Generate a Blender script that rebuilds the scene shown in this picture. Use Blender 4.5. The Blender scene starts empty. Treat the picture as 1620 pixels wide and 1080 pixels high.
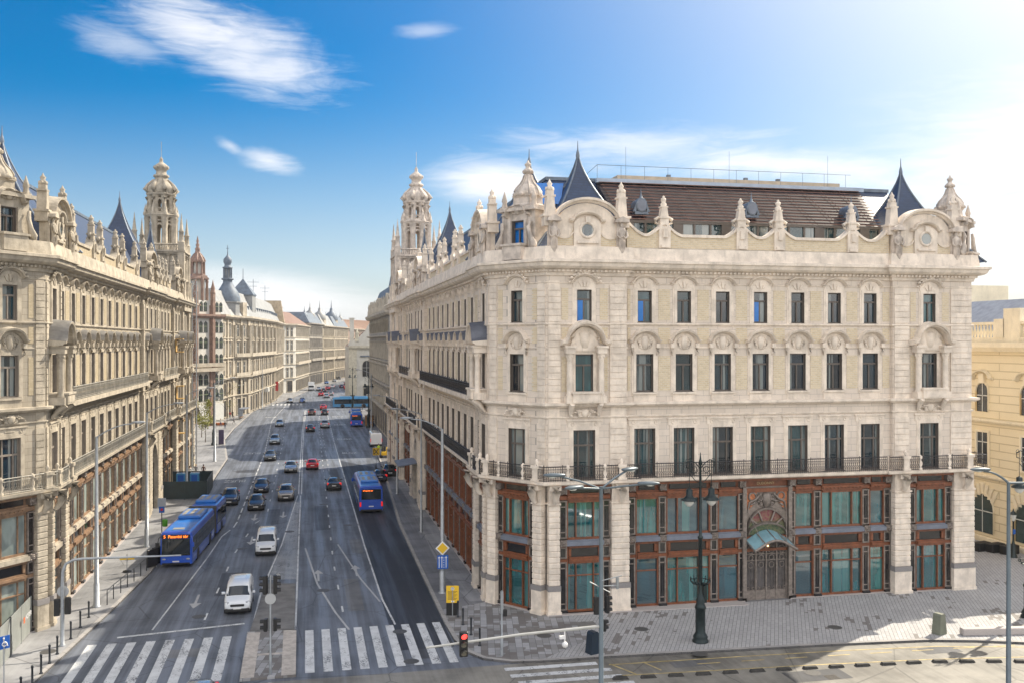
import bpy, bmesh, math, random
from mathutils import Vector, Matrix
random.seed(7)
PI=math.pi; R=math.radians
scene=bpy.context.scene; COL=scene.collection
# ---------------- camera ----------------
TH=math.atan(327/1500); S_,C_=math.sin(TH),math.cos(TH)
cam=bpy.data.cameras.new('camera'); cam.sensor_width=36; cam.lens=1500/1620*36
cam.clip_start=.5; cam.clip_end=6000
camo=bpy.data.objects.new('camera',cam); COL.objects.link(camo)
camo.location=(0,0,18.5); camo.rotation_euler=(R(90),0,-TH); scene.camera=camo
# ---------------- light ----------------
SUN_EL=R(41); SUN_AZ=math.atan2(.86,.515)          # azimuth from +Y towards +X
sunv=Vector((math.sin(SUN_AZ)*math.cos(SUN_EL),math.cos(SUN_AZ)*math.cos(SUN_EL),math.sin(SUN_EL)))
sl=bpy.data.lights.new('sun','SUN'); sl.energy=5.0; sl.angle=R(.5); sl.color=(1,.9,.74)
so=bpy.data.objects.new('sun',sl); COL.objects.link(so); so.rotation_euler=sunv.to_track_quat('Z','Y').to_euler(); so.location=(60,40,80)
scene.view_settings.view_transform='Standard'; scene.view_settings.look='None'
scene.view_settings.exposure=.68; scene.view_settings.gamma=1
W=bpy.data.worlds.new('World'); scene.world=W; W.use_nodes=True
class NG:
    "small helper to write node graphs"
    def __init__(s,nt): s.nt=nt
    def n(s,t,**k):
        nd=s.nt.nodes.new(t)
        for a,b in k.items(): setattr(nd,a,b)
        return nd
    def put(s,sock,v):
        if isinstance(v,bpy.types.NodeSocket): s.nt.links.new(v,sock)
        else: sock.default_value=v
    def math(s,op,a,b=0.,c=0.,clamp=False):
        nd=s.n('ShaderNodeMath',operation=op,use_clamp=clamp); s.put(nd.inputs[0],a); s.put(nd.inputs[1],b); s.put(nd.inputs[2],c); return nd.outputs[0]
    def vm(s,op,a,b=(0,0,0)):
        nd=s.n('ShaderNodeVectorMath',operation=op); s.put(nd.inputs[0],a); s.put(nd.inputs[1],b); return nd.outputs['Value' if op in('DOT_PRODUCT','LENGTH') else 'Vector']
    def scale(s,a,f):
        nd=s.n('ShaderNodeVectorMath',operation='SCALE'); s.put(nd.inputs[0],a); s.put(nd.inputs['Scale'],f); return nd.outputs[0]
    def mix(s,f,a,b,bl='MIX'):
        nd=s.n('ShaderNodeMix',data_type='RGBA',blend_type=bl); s.put(nd.inputs[0],f); s.put(nd.inputs[6],a); s.put(nd.inputs[7],b); return nd.outputs[2]
    def noise(s,v,sc,det=4,rough=.55,dist=0.):
        nd=s.n('ShaderNodeTexNoise'); s.put(nd.inputs['Vector'],v); nd.inputs['Scale'].default_value=sc; nd.inputs['Detail'].default_value=det; nd.inputs['Roughness'].default_value=rough; nd.inputs['Distortion'].default_value=dist; return nd.outputs['Fac']
    def ss(s,v,a,b):
        nd=s.n('ShaderNodeMapRange',interpolation_type='SMOOTHSTEP'); s.put(nd.inputs[0],v); s.put(nd.inputs[1],a); s.put(nd.inputs[2],b); return nd.outputs[0]
    def xyz(s,v):
        nd=s.n('ShaderNodeSeparateXYZ'); s.put(nd.inputs[0],v); return nd.outputs
    def comb(s,x,y,z=0.):
        nd=s.n('ShaderNodeCombineXYZ'); s.put(nd.inputs[0],x); s.put(nd.inputs[1],y); s.put(nd.inputs[2],z); return nd.outputs[0]
    def ramp(s,v,pts):
        nd=s.n('ShaderNodeValToRGB'); s.put(nd.inputs[0],v); e=nd.color_ramp.elements
        while len(e)<len(pts): e.new(.5)
        for i,(p,c) in enumerate(pts): e[i].position=p; e[i].color=c if len(c)==4 else (*c,1)
        return nd.outputs[0]
def pixdir(u,v):
    a,b=(u-810)/1500,(540-v)/1500
    return Vector((S_+C_*a,C_-S_*a,b)).normalized()
def world():
    nt=W.node_tree; nt.nodes.clear(); g=NG(nt)
    out=g.n('ShaderNodeOutputWorld'); bg=g.n('ShaderNodeBackground')
    sky=g.n('ShaderNodeTexSky',sky_type='NISHITA'); sky.sun_disc=False
    sky.sun_elevation=SUN_EL; sky.sun_rotation=SUN_AZ; sky.altitude=150; sky.air_density=1.0; sky.dust_density=1.3; sky.ozone_density=2.2
    d=g.n('ShaderNodeTexCoord').outputs['Generated']
    hs=g.n('ShaderNodeHueSaturation'); hs.inputs['Saturation'].default_value=SKY_SAT; hs.inputs['Value'].default_value=SKY_VAL; g.put(hs.inputs['Color'],sky.outputs[0])
    col=hs.outputs[0]
    dz=g.xyz(d)
    # aureole of the sun and bright thin veil round it
    ds=g.vm('DOT_PRODUCT',d,tuple(sunv))
    glow=g.math('POWER',g.math('MAXIMUM',ds,0.),9.0)
    col=g.mix(g.math('MULTIPLY',glow,GLOW,clamp=True),col,(CLOUD*1.2,CLOUD*1.16,CLOUD*1.05,1))
    # haze towards the horizon
    hz=g.math('SUBTRACT',1.,g.ss(dz[2],0.,.26))
    col=g.mix(g.math('MULTIPLY',hz,.55),col,(CLOUD*.60,CLOUD*.68,CLOUD*.80,1))
    # streaky noise of thin clouds
    v1=g.n('ShaderNodeMapping'); g.put(v1.inputs[0],d); v1.inputs['Rotation'].default_value=(0,R(14),R(20)); v1.inputs['Scale'].default_value=(1.2,1.2,3.6)
    n1=g.noise(v1.outputs[0],5,8,.6,.5); v2=g.n('ShaderNodeMapping'); g.put(v2.inputs[0],d); v2.inputs['Rotation'].default_value=(R(10),R(-24),R(20)); v2.inputs['Scale'].default_value=(1,1,6)
    n2=g.noise(v2.outputs[0],13,7,.65,.9)
    nn=g.math('ADD',g.math('MULTIPLY',n1,.6),g.math('MULTIPLY',n2,.4))
    nn=g.math('MULTIPLY',g.math('SUBTRACT',nn,.5),3.2)
    tot=None
    for u,v,su,sv,rot,amp,soft in CLOUDS:
        c=pixdir(u,v); rr=Vector((0,0,1)).cross(c).normalized()*-1; uu=c.cross(rr).normalized()*-1
        if uu.z<0: uu=-uu
        ca,sa=math.cos(R(rot)),math.sin(R(rot)); r2=rr*ca+uu*sa; u2=uu*ca-rr*sa
        x=g.math('DIVIDE',g.vm('DOT_PRODUCT',d,tuple(r2)),su/1500); y=g.math('DIVIDE',g.vm('DOT_PRODUCT',d,tuple(u2)),sv/1500)
        rad=g.math('SQRT',g.math('ADD',g.math('MULTIPLY',x,x),g.math('MULTIPLY',y,y)))
        front=g.math('GREATER_THAN',g.vm('DOT_PRODUCT',d,tuple(c)),.2)
        m=g.ss(g.math('ADD',g.math('SUBTRACT',1.,rad),g.math('MULTIPLY',nn,soft)),0.,1.1)
        m=g.math('MULTIPLY',g.math('MULTIPLY',m,amp),front)
        tot=m if tot is None else g.math('MAXIMUM',tot,m)
    col=g.mix(tot,col,(CLOUD*.98,CLOUD*.97,CLOUD*.98,1))
    # added fill light: bright broken clouds in the unseen sky behind the photographer
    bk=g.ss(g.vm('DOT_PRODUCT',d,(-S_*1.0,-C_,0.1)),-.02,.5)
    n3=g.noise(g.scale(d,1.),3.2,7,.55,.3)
    backfill=g.math('MULTIPLY',bk,g.ss(n3,.36,.58))
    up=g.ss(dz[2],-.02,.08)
    col=g.mix(g.math('MULTIPLY',backfill,up),col,(BACK_FILL,BACK_FILL*.955,BACK_FILL*.91,1))
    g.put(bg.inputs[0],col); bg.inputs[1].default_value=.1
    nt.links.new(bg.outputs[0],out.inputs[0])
CLOUD=7.6; BACK_FILL=16.0; SKY_SAT=1.8; SKY_VAL=.76; GLOW=1.7
CLOUDS=[(300,45,150,62,-12,.8,.85),(395,95,150,72,-16,.72,.85),(200,70,90,40,-10,.4,.9),(425,255,62,20,-14,.7,.75),(365,232,30,12,-25,.5,.8),(795,290,150,50,-4,1,.5),(672,50,60,16,6,.35,.8),
 (1010,235,260,45,-2,.6,.9),(430,470,300,55,-9,.8,.45),(560,520,200,40,-6,.7,.5),(1250,260,260,40,-6,.8,.7),(250,500,220,70,0,.3,.4),(1620,240,260,150,0,.95,.6),(1560,380,280,140,0,.55,.8)]
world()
# ---------------- mesh builder ----------------
class MB:
    def __init__(s): s.v=[];s.f=[];s.m=[];s.s=[];s.T=None;s.flip=False
    def add(s,vs,fs,m=0,sm=False):
        o=len(s.v)
        if s.T: vs=[s.T(*p) for p in vs]
        s.v+=[tuple(p) for p in vs]
        for f in fs:
            g=[i+o for i in f]
            s.f.append(g[::-1] if s.flip else g); s.m.append(m); s.s.append(sm)
    def box(s,x0,x1,y0,y1,z0,z1,m=0):
        if x0>x1:x0,x1=x1,x0
        if y0>y1:y0,y1=y1,y0
        s.add([(x0,y0,z0),(x1,y0,z0),(x1,y1,z0),(x0,y1,z0),(x0,y0,z1),(x1,y0,z1),(x1,y1,z1),(x0,y1,z1)],
              [(3,2,1,0),(4,5,6,7),(0,1,5,4),(1,2,6,5),(2,3,7,6),(3,0,4,7)],m)
    def bx(s,cx,cy,cz,sx,sy,sz,m=0): s.box(cx-sx/2,cx+sx/2,cy-sy/2,cy+sy/2,cz-sz/2,cz+sz/2,m)
    def cbox(s,x0,x1,y0,y1,z0,z1,c=.03,m=0):
        "box with chamfered vertical and top edges"
        def ring(e,z): return [(x0+e+c,y0+e,z),(x1-e-c,y0+e,z),(x1-e,y0+e+c,z),(x1-e,y1-e-c,z),(x1-e-c,y1-e,z),(x0+e+c,y1-e,z),(x0+e,y1-e-c,z),(x0+e,y0+e+c,z)]
        s.loft([ring(c*.6,z0),ring(0,z0+c),ring(0,z1-c),ring(c*.8,z1)],m=m,cap=True)
    def prism(s,poly,y0,y1,m=0,sm=False):
        "polygon in x,z extruded along y"
        n=len(poly); vs=[(x,y0,z) for x,z in poly]+[(x,y1,z) for x,z in poly]
        s.add(vs,[tuple(range(n)),tuple(range(2*n-1,n-1,-1))],m)
        s.add(vs,[(i,i+n,(i+1)%n+n,(i+1)%n) for i in range(n)],m,sm)
    def ring_prism(s,outer,inner,y0,y1,m=0):
        "closed band between two outlines of equal length in x,z"
        n=len(outer)
        for i in range(n-1):
            a,b,c,d=outer[i],outer[i+1],inner[i+1],inner[i]
            s.prism([a,b,c,d],y0,y1,m)
    def loft(s,rings,m=0,sm=False,cap=False,close=True):
        n=len(rings[0]); vs=[p for r in rings for p in r]; fs=[]
        for k in range(len(rings)-1):
            for i in range(n if close else n-1):
                j=(i+1)%n; fs.append((k*n+i,k*n+j,(k+1)*n+j,(k+1)*n+i))
        s.add(vs,fs,m,sm)
        if cap:
            s.add(rings[0],[tuple(range(n))[::-1]],m); s.add(rings[-1],[tuple(range(n))],m)
    def lathe(s,prof,n=12,c=(0,0,0),m=0,sm=True,a0=0,sx=1,sy=1,cap=True,flute=0):
        rings=[]
        for r,z in prof:
            rings.append([(c[0]+sx*r*(1+flute*(i%2))*math.cos(a0+2*PI*i/n),c[1]+sy*r*(1+flute*(i%2))*math.sin(a0+2*PI*i/n),c[2]+z) for i in range(n)])
        s.loft(rings,m,sm,cap)
    def tube(s,pts,r,n=6,m=0,cap=True,sm=True):
        pts=[Vector(p) for p in pts]; rings=[]
        for i,p in enumerate(pts):
            t=(pts[min(i+1,len(pts)-1)]-pts[max(i-1,0)]).normalized()
            u=t.cross(Vector((0,0,1)))
            if u.length<1e-3: u=Vector((1,0,0))
            u.normalize(); w=u.cross(t)
            rr=r[i] if isinstance(r,(list,tuple)) else r
            rings.append([tuple(p+u*rr*math.cos(2*PI*k/n)+w*rr*math.sin(2*PI*k/n)) for k in range(n)])
        s.loft(rings,m,sm,cap)
    def ball(s,c,r,n=8,m=0,sx=1,sy=1,sz=1,k=5):
        s.lathe([(max(.001,r*math.sin(PI*i/k)),-r*sz*math.cos(PI*i/k)) for i in range(k+1)],n,c,m,True,0,sx,sy,False)
    def torus(s,c,R_,r,n=14,k=6,m=0,axis='y'):
        rings=[]
        for i in range(n):
            a=2*PI*i/n
            ring=[]
            for j in range(k):
                b=2*PI*j/k; rr=R_+r*math.cos(b); q=r*math.sin(b)
                x,z=rr*math.cos(a),rr*math.sin(a)
                ring.append((c[0]+x,c[1]+q,c[2]+z) if axis=='y' else (c[0]+x,c[1]+z,c[2]+q))
            rings.append(ring)
        rings.append(rings[0]); s.loft(rings,m,True)
    def mesh(s,name,mats):
        me=bpy.data.meshes.new(name); me.from_pydata(s.v,[],s.f)
        for mt in mats: me.materials.append(mt)
        me.polygons.foreach_set('material_index',s.m); me.polygons.foreach_set('use_smooth',s.s)
        me.update(); return me
def link(name,data,parent=None,loc=(0,0,0),rz=0.,mats=None):
    o=bpy.data.objects.new(name,data); COL.objects.link(o)
    if parent: o.parent=parent
    o.location=loc; o.rotation_euler=(0,0,rz); return o
def obj(name,mb,mats,parent=None,loc=(0,0,0),rz=0.):
    if not isinstance(mats,(list,tuple)): mats=[mats]
    return link(name,mb.mesh(name,mats),parent,loc,rz)
def tag(o,label,cat,group=None):
    o['label']=label; o['category']=cat
    if group: o['group']=group
    return o
def thing(name,label,cat,loc=(0,0,0),rz=0.,group=None):
    return tag(link(name,None,None,loc,rz),label,cat,group)
def struct(name,mb,mats):
    o=obj(name,mb,mats); o['kind']='structure'; return o
KIDS={}
def kids(o):
    return [c for c in COL.objects if c.parent==o]
def dup(src,loc,rz=0.,label=None):
    def cp(o,par):
        c=o.copy(); COL.objects.link(c)
        if par: c.parent=par
        for k in TREE.get(o.name,()): cp(k,c)
        return c
    r=cp(src,None); r.location=loc; r.rotation_euler=(0,0,rz)
    if label: r['label']=label
    return r
TREE={}
def remember(o):
    "store the children of a finished thing so that copies are quick"
    for c in kids(o): TREE.setdefault(o.name,[]).append(c); remember(c)
    return o
class Pro:
    "a module: mesh with children, placed many times with shared mesh data"
    def __init__(s,name,mb=None,mats=None,kids_=()):
        s.name=name; s.me=mb.mesh(name,mats if isinstance(mats,(list,tuple)) else [mats]) if mb else None; s.k=list(kids_)
    def place(s,parent,loc,rz=0.):
        o=link(s.name,s.me,parent,loc,rz)
        for k in s.k: k.place(o,(0,0,0),0)
        return o
def text_mesh(txt,size,ext=.005,align='CENTER'):
    cu=bpy.data.curves.new('txt','FONT'); cu.body=txt; cu.size=size; cu.extrude=ext; cu.align_x=align; cu.align_y='CENTER'
    o=bpy.data.objects.new('txt',cu); COL.objects.link(o)
    dg=bpy.context.evaluated_depsgraph_get(); me=bpy.data.meshes.new_from_object(o.evaluated_get(dg))
    bpy.data.objects.remove(o); bpy.data.curves.remove(cu); return me
def text(name,txt,size,mat,parent,loc,rot,ext=.005):
    me=text_mesh(txt,size,ext); me.materials.clear(); me.materials.append(mat)
    o=link(name,me,parent,loc); o.rotation_euler=rot; return o
# ---------------- materials ----------------
MATS={}
def mat(name,col,rough=.7,metal=0.,var=.12,vs=1.5,bump=0.,bs=8.,spec=.5,ior=None,coat=0.,em=None,streak=None,dirt=None):
    if name in MATS: return MATS[name]
    m=bpy.data.materials.new(name); m.use_nodes=True; nt=m.node_tree; g=NG(nt); b=nt.nodes['Principled BSDF']
    b.inputs['Roughness'].default_value=rough; b.inputs['Metallic'].default_value=metal; b.inputs['Specular IOR Level'].default_value=spec
    if ior: b.inputs['IOR'].default_value=ior
    if coat: b.inputs['Coat Weight'].default_value=coat; b.inputs['Coat Roughness'].default_value=.04
    c=(*col,1)
    pos=g.n('ShaderNodeNewGeometry').outputs['Position']
    if var:
        f=g.noise(pos,vs,5,.6)
        f=g.ss(f,.3,.7)
        c=g.mix(f,tuple(x*(1-var) for x in col)+(1,),tuple(min(1,x*(1+var)) for x in col)+(1,))
    if dirt:
        mp=g.n('ShaderNodeMapping'); g.put(mp.inputs[0],pos); mp.inputs['Scale'].default_value=(2.2,2.2,.35)
        f=g.math('MULTIPLY',g.ss(g.noise(mp.outputs[0],1.3,6,.65),.5,.72),dirt)
        c=g.mix(f,c,tuple(x*.45 for x in col)+(1,))
    g.put(b.inputs['Base Color'],c)
    if bump:
        bp=g.n('ShaderNodeBump'); bp.inputs['Strength'].default_value=bump; bp.inputs['Distance'].default_value=.03
        g.put(bp.inputs['Height'],g.noise(pos,bs,4,.6)); nt.links.new(bp.outputs[0],b.inputs['Normal'])
    if em:
        b.inputs['Emission Color'].default_value=(*em[:3],1); b.inputs['Emission Strength'].default_value=em[3]
    MATS[name]=m; return m
def brickmat(name,c1,c2,mortar,bw,bh,ms,rough=.85,plane='wall',rot=0.,bump=.4,off=.5,var=.2,nz=1.2,bias=0.,dirt=0.):
    if name in MATS: return MATS[name]
    m=bpy.data.materials.new(name); m.use_nodes=True; nt=m.node_tree; g=NG(nt); b=nt.nodes['Principled BSDF']; b.inputs['Roughness'].default_value=rough
    pos=g.n('ShaderNodeNewGeometry').outputs['Position']; x,y,z=g.xyz(pos)[:3]
    if plane=='wall': v=g.comb(g.math('ADD',x,y),z)
    else:
        mp=g.n('ShaderNodeMapping'); g.put(mp.inputs[0],pos); mp.inputs['Rotation'].default_value=(0,0,rot); v=mp.outputs[0]
    br=g.n('ShaderNodeTexBrick'); br.offset=off; g.put(br.inputs['Vector'],v)
    br.inputs['Color1'].default_value=(*c1,1); br.inputs['Color2'].default_value=(*c2,1); br.inputs['Mortar'].default_value=(*mortar,1)
    br.inputs['Scale'].default_value=1; br.inputs['Brick Width'].default_value=bw; br.inputs['Row Height'].default_value=bh; br.inputs['Mortar Size'].default_value=ms; br.inputs['Mortar Smooth'].default_value=.2; br.inputs['Bias'].default_value=bias
    n=g.ss(g.noise(pos,nz,5,.6),.3,.7)
    c=g.mix(g.math('MULTIPLY',n,var),br.outputs[0],tuple(q*.55 for q in c1)+(1,))
    if dirt:
        mp=g.n('ShaderNodeMapping'); g.put(mp.inputs[0],pos); mp.inputs['Scale'].default_value=(2.4,2.4,.3)
        c=g.mix(g.math('MULTIPLY',g.ss(g.noise(mp.outputs[0],1.2,6,.65),.5,.75),dirt),c,tuple(q*.5 for q in c1)+(1,))
    g.put(b.inputs['Base Color'],c)
    bp=g.n('ShaderNodeBump'); bp.inputs['Strength'].default_value=bump; bp.inputs['Distance'].default_value=.02; bp.invert=True
    g.put(bp.inputs['Height'],g.math('ADD',br.outputs['Fac'],g.math('MULTIPLY',g.noise(pos,14,3,.6),.5))); nt.links.new(bp.outputs[0],b.inputs['Normal'])
    MATS[name]=m; return m
def glassmat(name,cols,rough=.03,ior=1.9,fold=9.,foldamt=.5,curt=None):
    "window glass over curtains: dark panes, curtain folds, a different tone per pane"
    m=bpy.data.materials.new(name); m.use_nodes=True; nt=m.node_tree; g=NG(nt); b=nt.nodes['Principled BSDF']
    b.inputs['Roughness'].default_value=rough; b.inputs['IOR'].default_value=ior
    pos=g.n('ShaderNodeNewGeometry').outputs['Position']; x,y,z=g.xyz(pos)[:3]
    rnd=g.n('ShaderNodeObjectInfo').outputs['Random']
    c=g.ramp(rnd,[(i/(len(cols)-1) if len(cols)>1 else 0,q) for i,q in enumerate(cols)])
    mp=g.comb(g.math('MULTIPLY',g.math('ADD',x,y),fold),g.math('MULTIPLY',z,.25))
    f=g.ss(g.noise(mp,1.,3,.5,.4),.35,.65)
    big=g.ss(g.noise(g.comb(g.math('ADD',x,y),g.math('MULTIPLY',z,.5)),.9,2,.5),.42,.6)
    c2=g.mix(1.,c,(.28,.3,.33,1),'MULTIPLY')
    c=g.mix(g.math('MULTIPLY',f,foldamt),c,c2); c=g.mix(g.math('MULTIPLY',big,.6),c,c2)
    if curt:
        cu=g.ss(g.noise(g.comb(g.math('MULTIPLY',g.math('ADD',x,y),1.6),g.math('MULTIPLY',z,.015),g.math('MULTIPLY',rnd,40.)),1.,2,.5),.54,.57)
        c=g.mix(g.math('MULTIPLY',cu,.75),c,curt)
    g.put(b.inputs['Base Color'],c); MATS[name]=m; return m
STONE=brickmat('pale limestone ashlar',(.73,.64,.545),(.66,.575,.487),(.37,.33,.29),1.1,.46,.012,bump=.25,var=.16,nz=.7,dirt=.34)
TRIM=mat('carved limestone',(.73,.64,.54),.85,var=.16,vs=1.2,bump=.6,bs=9,dirt=.36); TRIMT=mat('grey weathered carved limestone',(.56,.49,.425),.9,var=.25,vs=1.6,bump=.9,bs=7,dirt=.6)
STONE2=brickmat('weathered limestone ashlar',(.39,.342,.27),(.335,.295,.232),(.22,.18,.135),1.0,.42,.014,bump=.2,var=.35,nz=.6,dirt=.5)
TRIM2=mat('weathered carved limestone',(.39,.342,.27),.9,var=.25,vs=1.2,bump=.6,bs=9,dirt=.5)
BRICK=brickmat('cream glazed brick',(.72,.60,.42),(.60,.49,.325),(.66,.60,.5),.28,.135,.016,bump=.5,var=.15,nz=2)
BRICK2=brickmat('aged cream brick',(.46,.385,.26),(.37,.305,.195),(.36,.3,.22),.28,.1,.014,bump=.5,var=.3,nz=2)
SLATE=brickmat('blue grey slate',(.032,.058,.125),(.022,.042,.09),(.012,.018,.03),.45,.2,.012,rough=.42,bump=.4,var=.25)
LEAD=mat('lead sheet',(.14,.17,.21),.45,.3,var=.2,vs=2)
WOOD=mat('orange brown timber',(.185,.06,.024),.42,var=.25,vs=3,bump=.1)
WOODR=mat('red brown timber',(.24,.055,.02),.45,var=.25,vs=3,bump=.1)
WOODL=mat('sun bleached timber',(.22,.135,.08),.6,var=.3,vs=3,bump=.1)
METAL=mat('patinated bronze grey metal',(.23,.195,.17),.5,.35,var=.25,vs=4,bump=.3)
LEDGE=mat('blue grey sheet metal',(.17,.19,.235),.5,.2,var=.15)
BLACKP=mat('black glass panel',(.012,.012,.014),.08,ior=1.7,var=0)
IRON=mat('wrought iron',(.045,.043,.047),.5,.4,var=.2)
IRON2=mat('pale grey painted iron',(.27,.255,.22),.6,.1,var=.2)
GRAN=mat('grey pink granite',(.40,.36,.34),.6,var=.15,vs=30)
GRAND=mat('dark granite band',(.24,.225,.22),.6,var=.15,vs=30)
SASH=mat('brown grey window frame',(.115,.095,.08),.5,var=.1); SASHL=mat('faded brown window frame',(.21,.18,.15),.6,var=.15)
GWIN=glassmat('window glass',[(.01,.03,.045),(.012,.05,.07),(.006,.012,.02),(.02,.07,.08),(.008,.025,.045),(.03,.12,.13)],fold=7,curt=(.26,.29,.28,1))
GSHOP=glassmat('shop glass',[(.006,.17,.175),(.003,.08,.12),(.01,.19,.175),(.003,.10,.135)],fold=5,foldamt=.65,ior=2.5,curt=(.05,.19,.19,1))
GSHOP2=glassmat('milky shop glass',[(.36,.42,.38),(.3,.36,.34),(.42,.46,.40)],fold=.5,foldamt=.3)
GBLUE=mat('painted sky reflection pane',(.01,.16,.52),.05,var=.1,ior=1.6)  # blue base colour stands in for sky reflected in the pane
ASPH=mat('asphalt',(.055,.055,.06),.6,var=.2,vs=.6,bump=.25,bs=40)
FLASH=mat('dark lead flashing',(.12,.13,.16),.5,.3,var=.15); FLASHL=mat('sunlit lead flashing',(.20,.19,.175),.6,.1,var=.2)  # left palace hoods: sunlight put into a paler lead colour
# ---------------- modules shared by the two palaces ----------------
def arc(cx,cz,rx,rz,a0,a1,n=10):
    return [(cx+rx*math.cos(R(a0+(a1-a0)*i/n)),cz+rz*math.sin(R(a0+(a1-a0)*i/n))) for i in range(n+1)]
def hood_curve(hw,flat,rise,n=10):
    "eared arch: flat ears, then a swelling arch"
    pts=[]
    for i in range(-n,n+1):
        x=hw*i/n; t=max(0.,1-abs(x)/(hw-flat))
        pts.append((x,rise*(1-(1-t)**2)**.5*1.0 if t>0 else 0.))
    return pts
def sweep_up(mb,curve,prof,m=0):
    "moulding: profile (depth,height) carried along a curve in x,z; outward is -y"
    rings=[[(x,-d,z+h) for d,h in prof] for x,z in curve]
    mb.loft(rings,m,False,True)
HOODP=[(.0,-.02),(.12,0),(.2,.06),(.42,.10),(.46,.2),(.02,.26)]
def cartouche(mb,cx,cz,w,h,d=.2,m=0):
    "carved shield between scrolls"
    mb.lathe([(.001,-h*.5),(w*.16,-h*.42),(w*.23,-h*.1),(w*.26,h*.25),(w*.18,h*.42),(.001,h*.46)],8,(cx,-.04,cz),m,True,0,1,d/(w*.4))
    for s in(-1,1):
        mb.torus((cx+s*w*.34,-.06,cz+h*.12),w*.1,w*.05,9,5,m); mb.torus((cx+s*w*.3,-.06,cz-h*.25),w*.08,w*.045,8,5,m)
        mb.tube([(cx+s*w*.26,-.08,cz+h*.34),(cx+s*w*.44,-.1,cz+h*.02),(cx+s*w*.38,-.08,cz-h*.2),(cx+s*w*.16,-.08,cz-h*.44)],[w*.03,w*.06,w*.05,w*.03],5,m)
def garland(mb,cx,cz,w,h,m=0,n=26,seed=3):
    rr=random.Random(seed)
    for i in range(n):
        t=i/(n-1)*2-1; z=cz+h*(1-t*t)**.5*.8-h*.3+rr.uniform(-.12,.12)*h
        mb.ball((cx+t*w*.5,-.1-rr.random()*.06,z),rr.uniform(.06,.12)*min(1,h*1.4),6,m,1.2,.8,rr.uniform(.6,1.1),4)
def frame_mb(w,h,tr,leaves,sub=None):
    f=MB(); t=.075; y0,y1=.16,.25
    f.box(-w/2,-w/2+t,y0,y1,0,h); f.box(w/2-t,w/2,y0,y1,0,h); f.box(-w/2+t,w/2-t,y0,y1,0,t); f.box(-w/2+t,w/2-t,y0,y1,h-t,h)
    f.box(-w/2+t,w/2-t,y0-.03,y1-.005,tr-.06,tr+.06)
    for x in leaves:
        f.box(x-.05,x+.05,y0-.02,y1-.002,t,tr-.06)
        if sub: f.box(x-.04,x+.04,y0,y1-.002,tr+.06,h-t)
    f.box(-w/2-.06,w/2+.06,-.1,.14,-.06,-.002)
    f.box(-w/2,-w/2+.03,-.03,y0,0,h); f.box(w/2-.03,w/2,-.03,y0,0,h); f.box(-w/2+.03,w/2-.03,-.02,y0,h-.03,h)
    return f
def pane_mb(w,h):
    p=MB(); p.add([(-w/2+.05,.225,.05),(w/2-.05,.225,.05),(w/2-.05,.225,h-.05),(-w/2+.05,.225,h-.05)],[(0,1,2,3)]); return p
def surround(w,h,kind):
    "stone architrave with reveals and the hood over it"
    s=MB(); a=.2 if kind!='w2' else .16
    for sx in(-1,1):
        s.box(sx*w/2,sx*(w/2+a),-.07,.3,-.02,h+.0); s.box(sx*(w/2+a),sx*(w/2+a+.12),-.04,.0,-.3,h+.2)
    s.box(-w/2-a,w/2+a,-.072,.3,h+.001,h+.2)
    if kind=='w4':
        sweep_up(s,[(x,z+h+.42) for x,z in hood_curve(1.0,.16,.5)],[(0,-.02),(.1,0),(.14,.06),(.3,.1),(.33,.17),(.0,.2)])
        s.prism([(-.8,h+.202)]+[(x*.8,h+.42+z*.95) for x,z in hood_curve(1.0,.16,.5)]+[(.8,h+.202)],-.05,.0)
        for q in(-.25,0,.25): s.prism([(q*.7-.06,h+.22),(q*.7+.06,h+.22),(q*1.3+.1,h+.66-abs(q)*.5),(q*1.3-.1,h+.66-abs(q)*.5)],-.13+abs(q)*.1,-.05)
        s.box(-w/2-a-.1,w/2+a+.1,-.12,.0,-.16,-.03)
    if kind=='w3':
        sweep_up(s,[(x,z+h+.72) for x,z in hood_curve(1.14,.2,.72)],HOODP); sweep_up(s,[(x*1.01,z+h+.735) for x,z in hood_curve(1.14,.2,.72)],[(.0,.26),(.455,.2),(.45,.225),(0,.3)],1); s.box(-w/2-a,w/2+a,-.045,0,-.72,-.2)
        s.prism([(-.9,h+.202)]+[(x*.82,h+.7+z) for x,z in hood_curve(1.14,.2,.72)]+[(.9,h+.202)],-.06,.0)
        cartouche(s,0,h+.78,1.15,1.05,.3)
        for sx in(-1,1): s.box(sx*.8,sx*1.05,-.3,0,h+.42,h+.72); s.tube([(sx*.92,-.12,h+.4),(sx*.95,-.18,h+.1),(sx*.85,-.06,h-.1)],[.1,.09,.04],6)
        s.box(-w/2-a-.06,w/2+a+.06,-.14,.0,-.18,-.05)
    if kind=='w2':
        s.box(-w/2-a-.25,w/2+a+.25,-.05,.0,h+.203,h+.62); s.box(-w/2-a-.32,w/2+a+.32,-.14,0,h+.62,h+.72)
        for sx in(-1,1): s.torus((sx*(w/2+.05),-.06,h+.42),.11,.035,10,5)
        s.box(-.35,.35,-.08,-.04,h+.38,h+.46)
    return s
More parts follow.
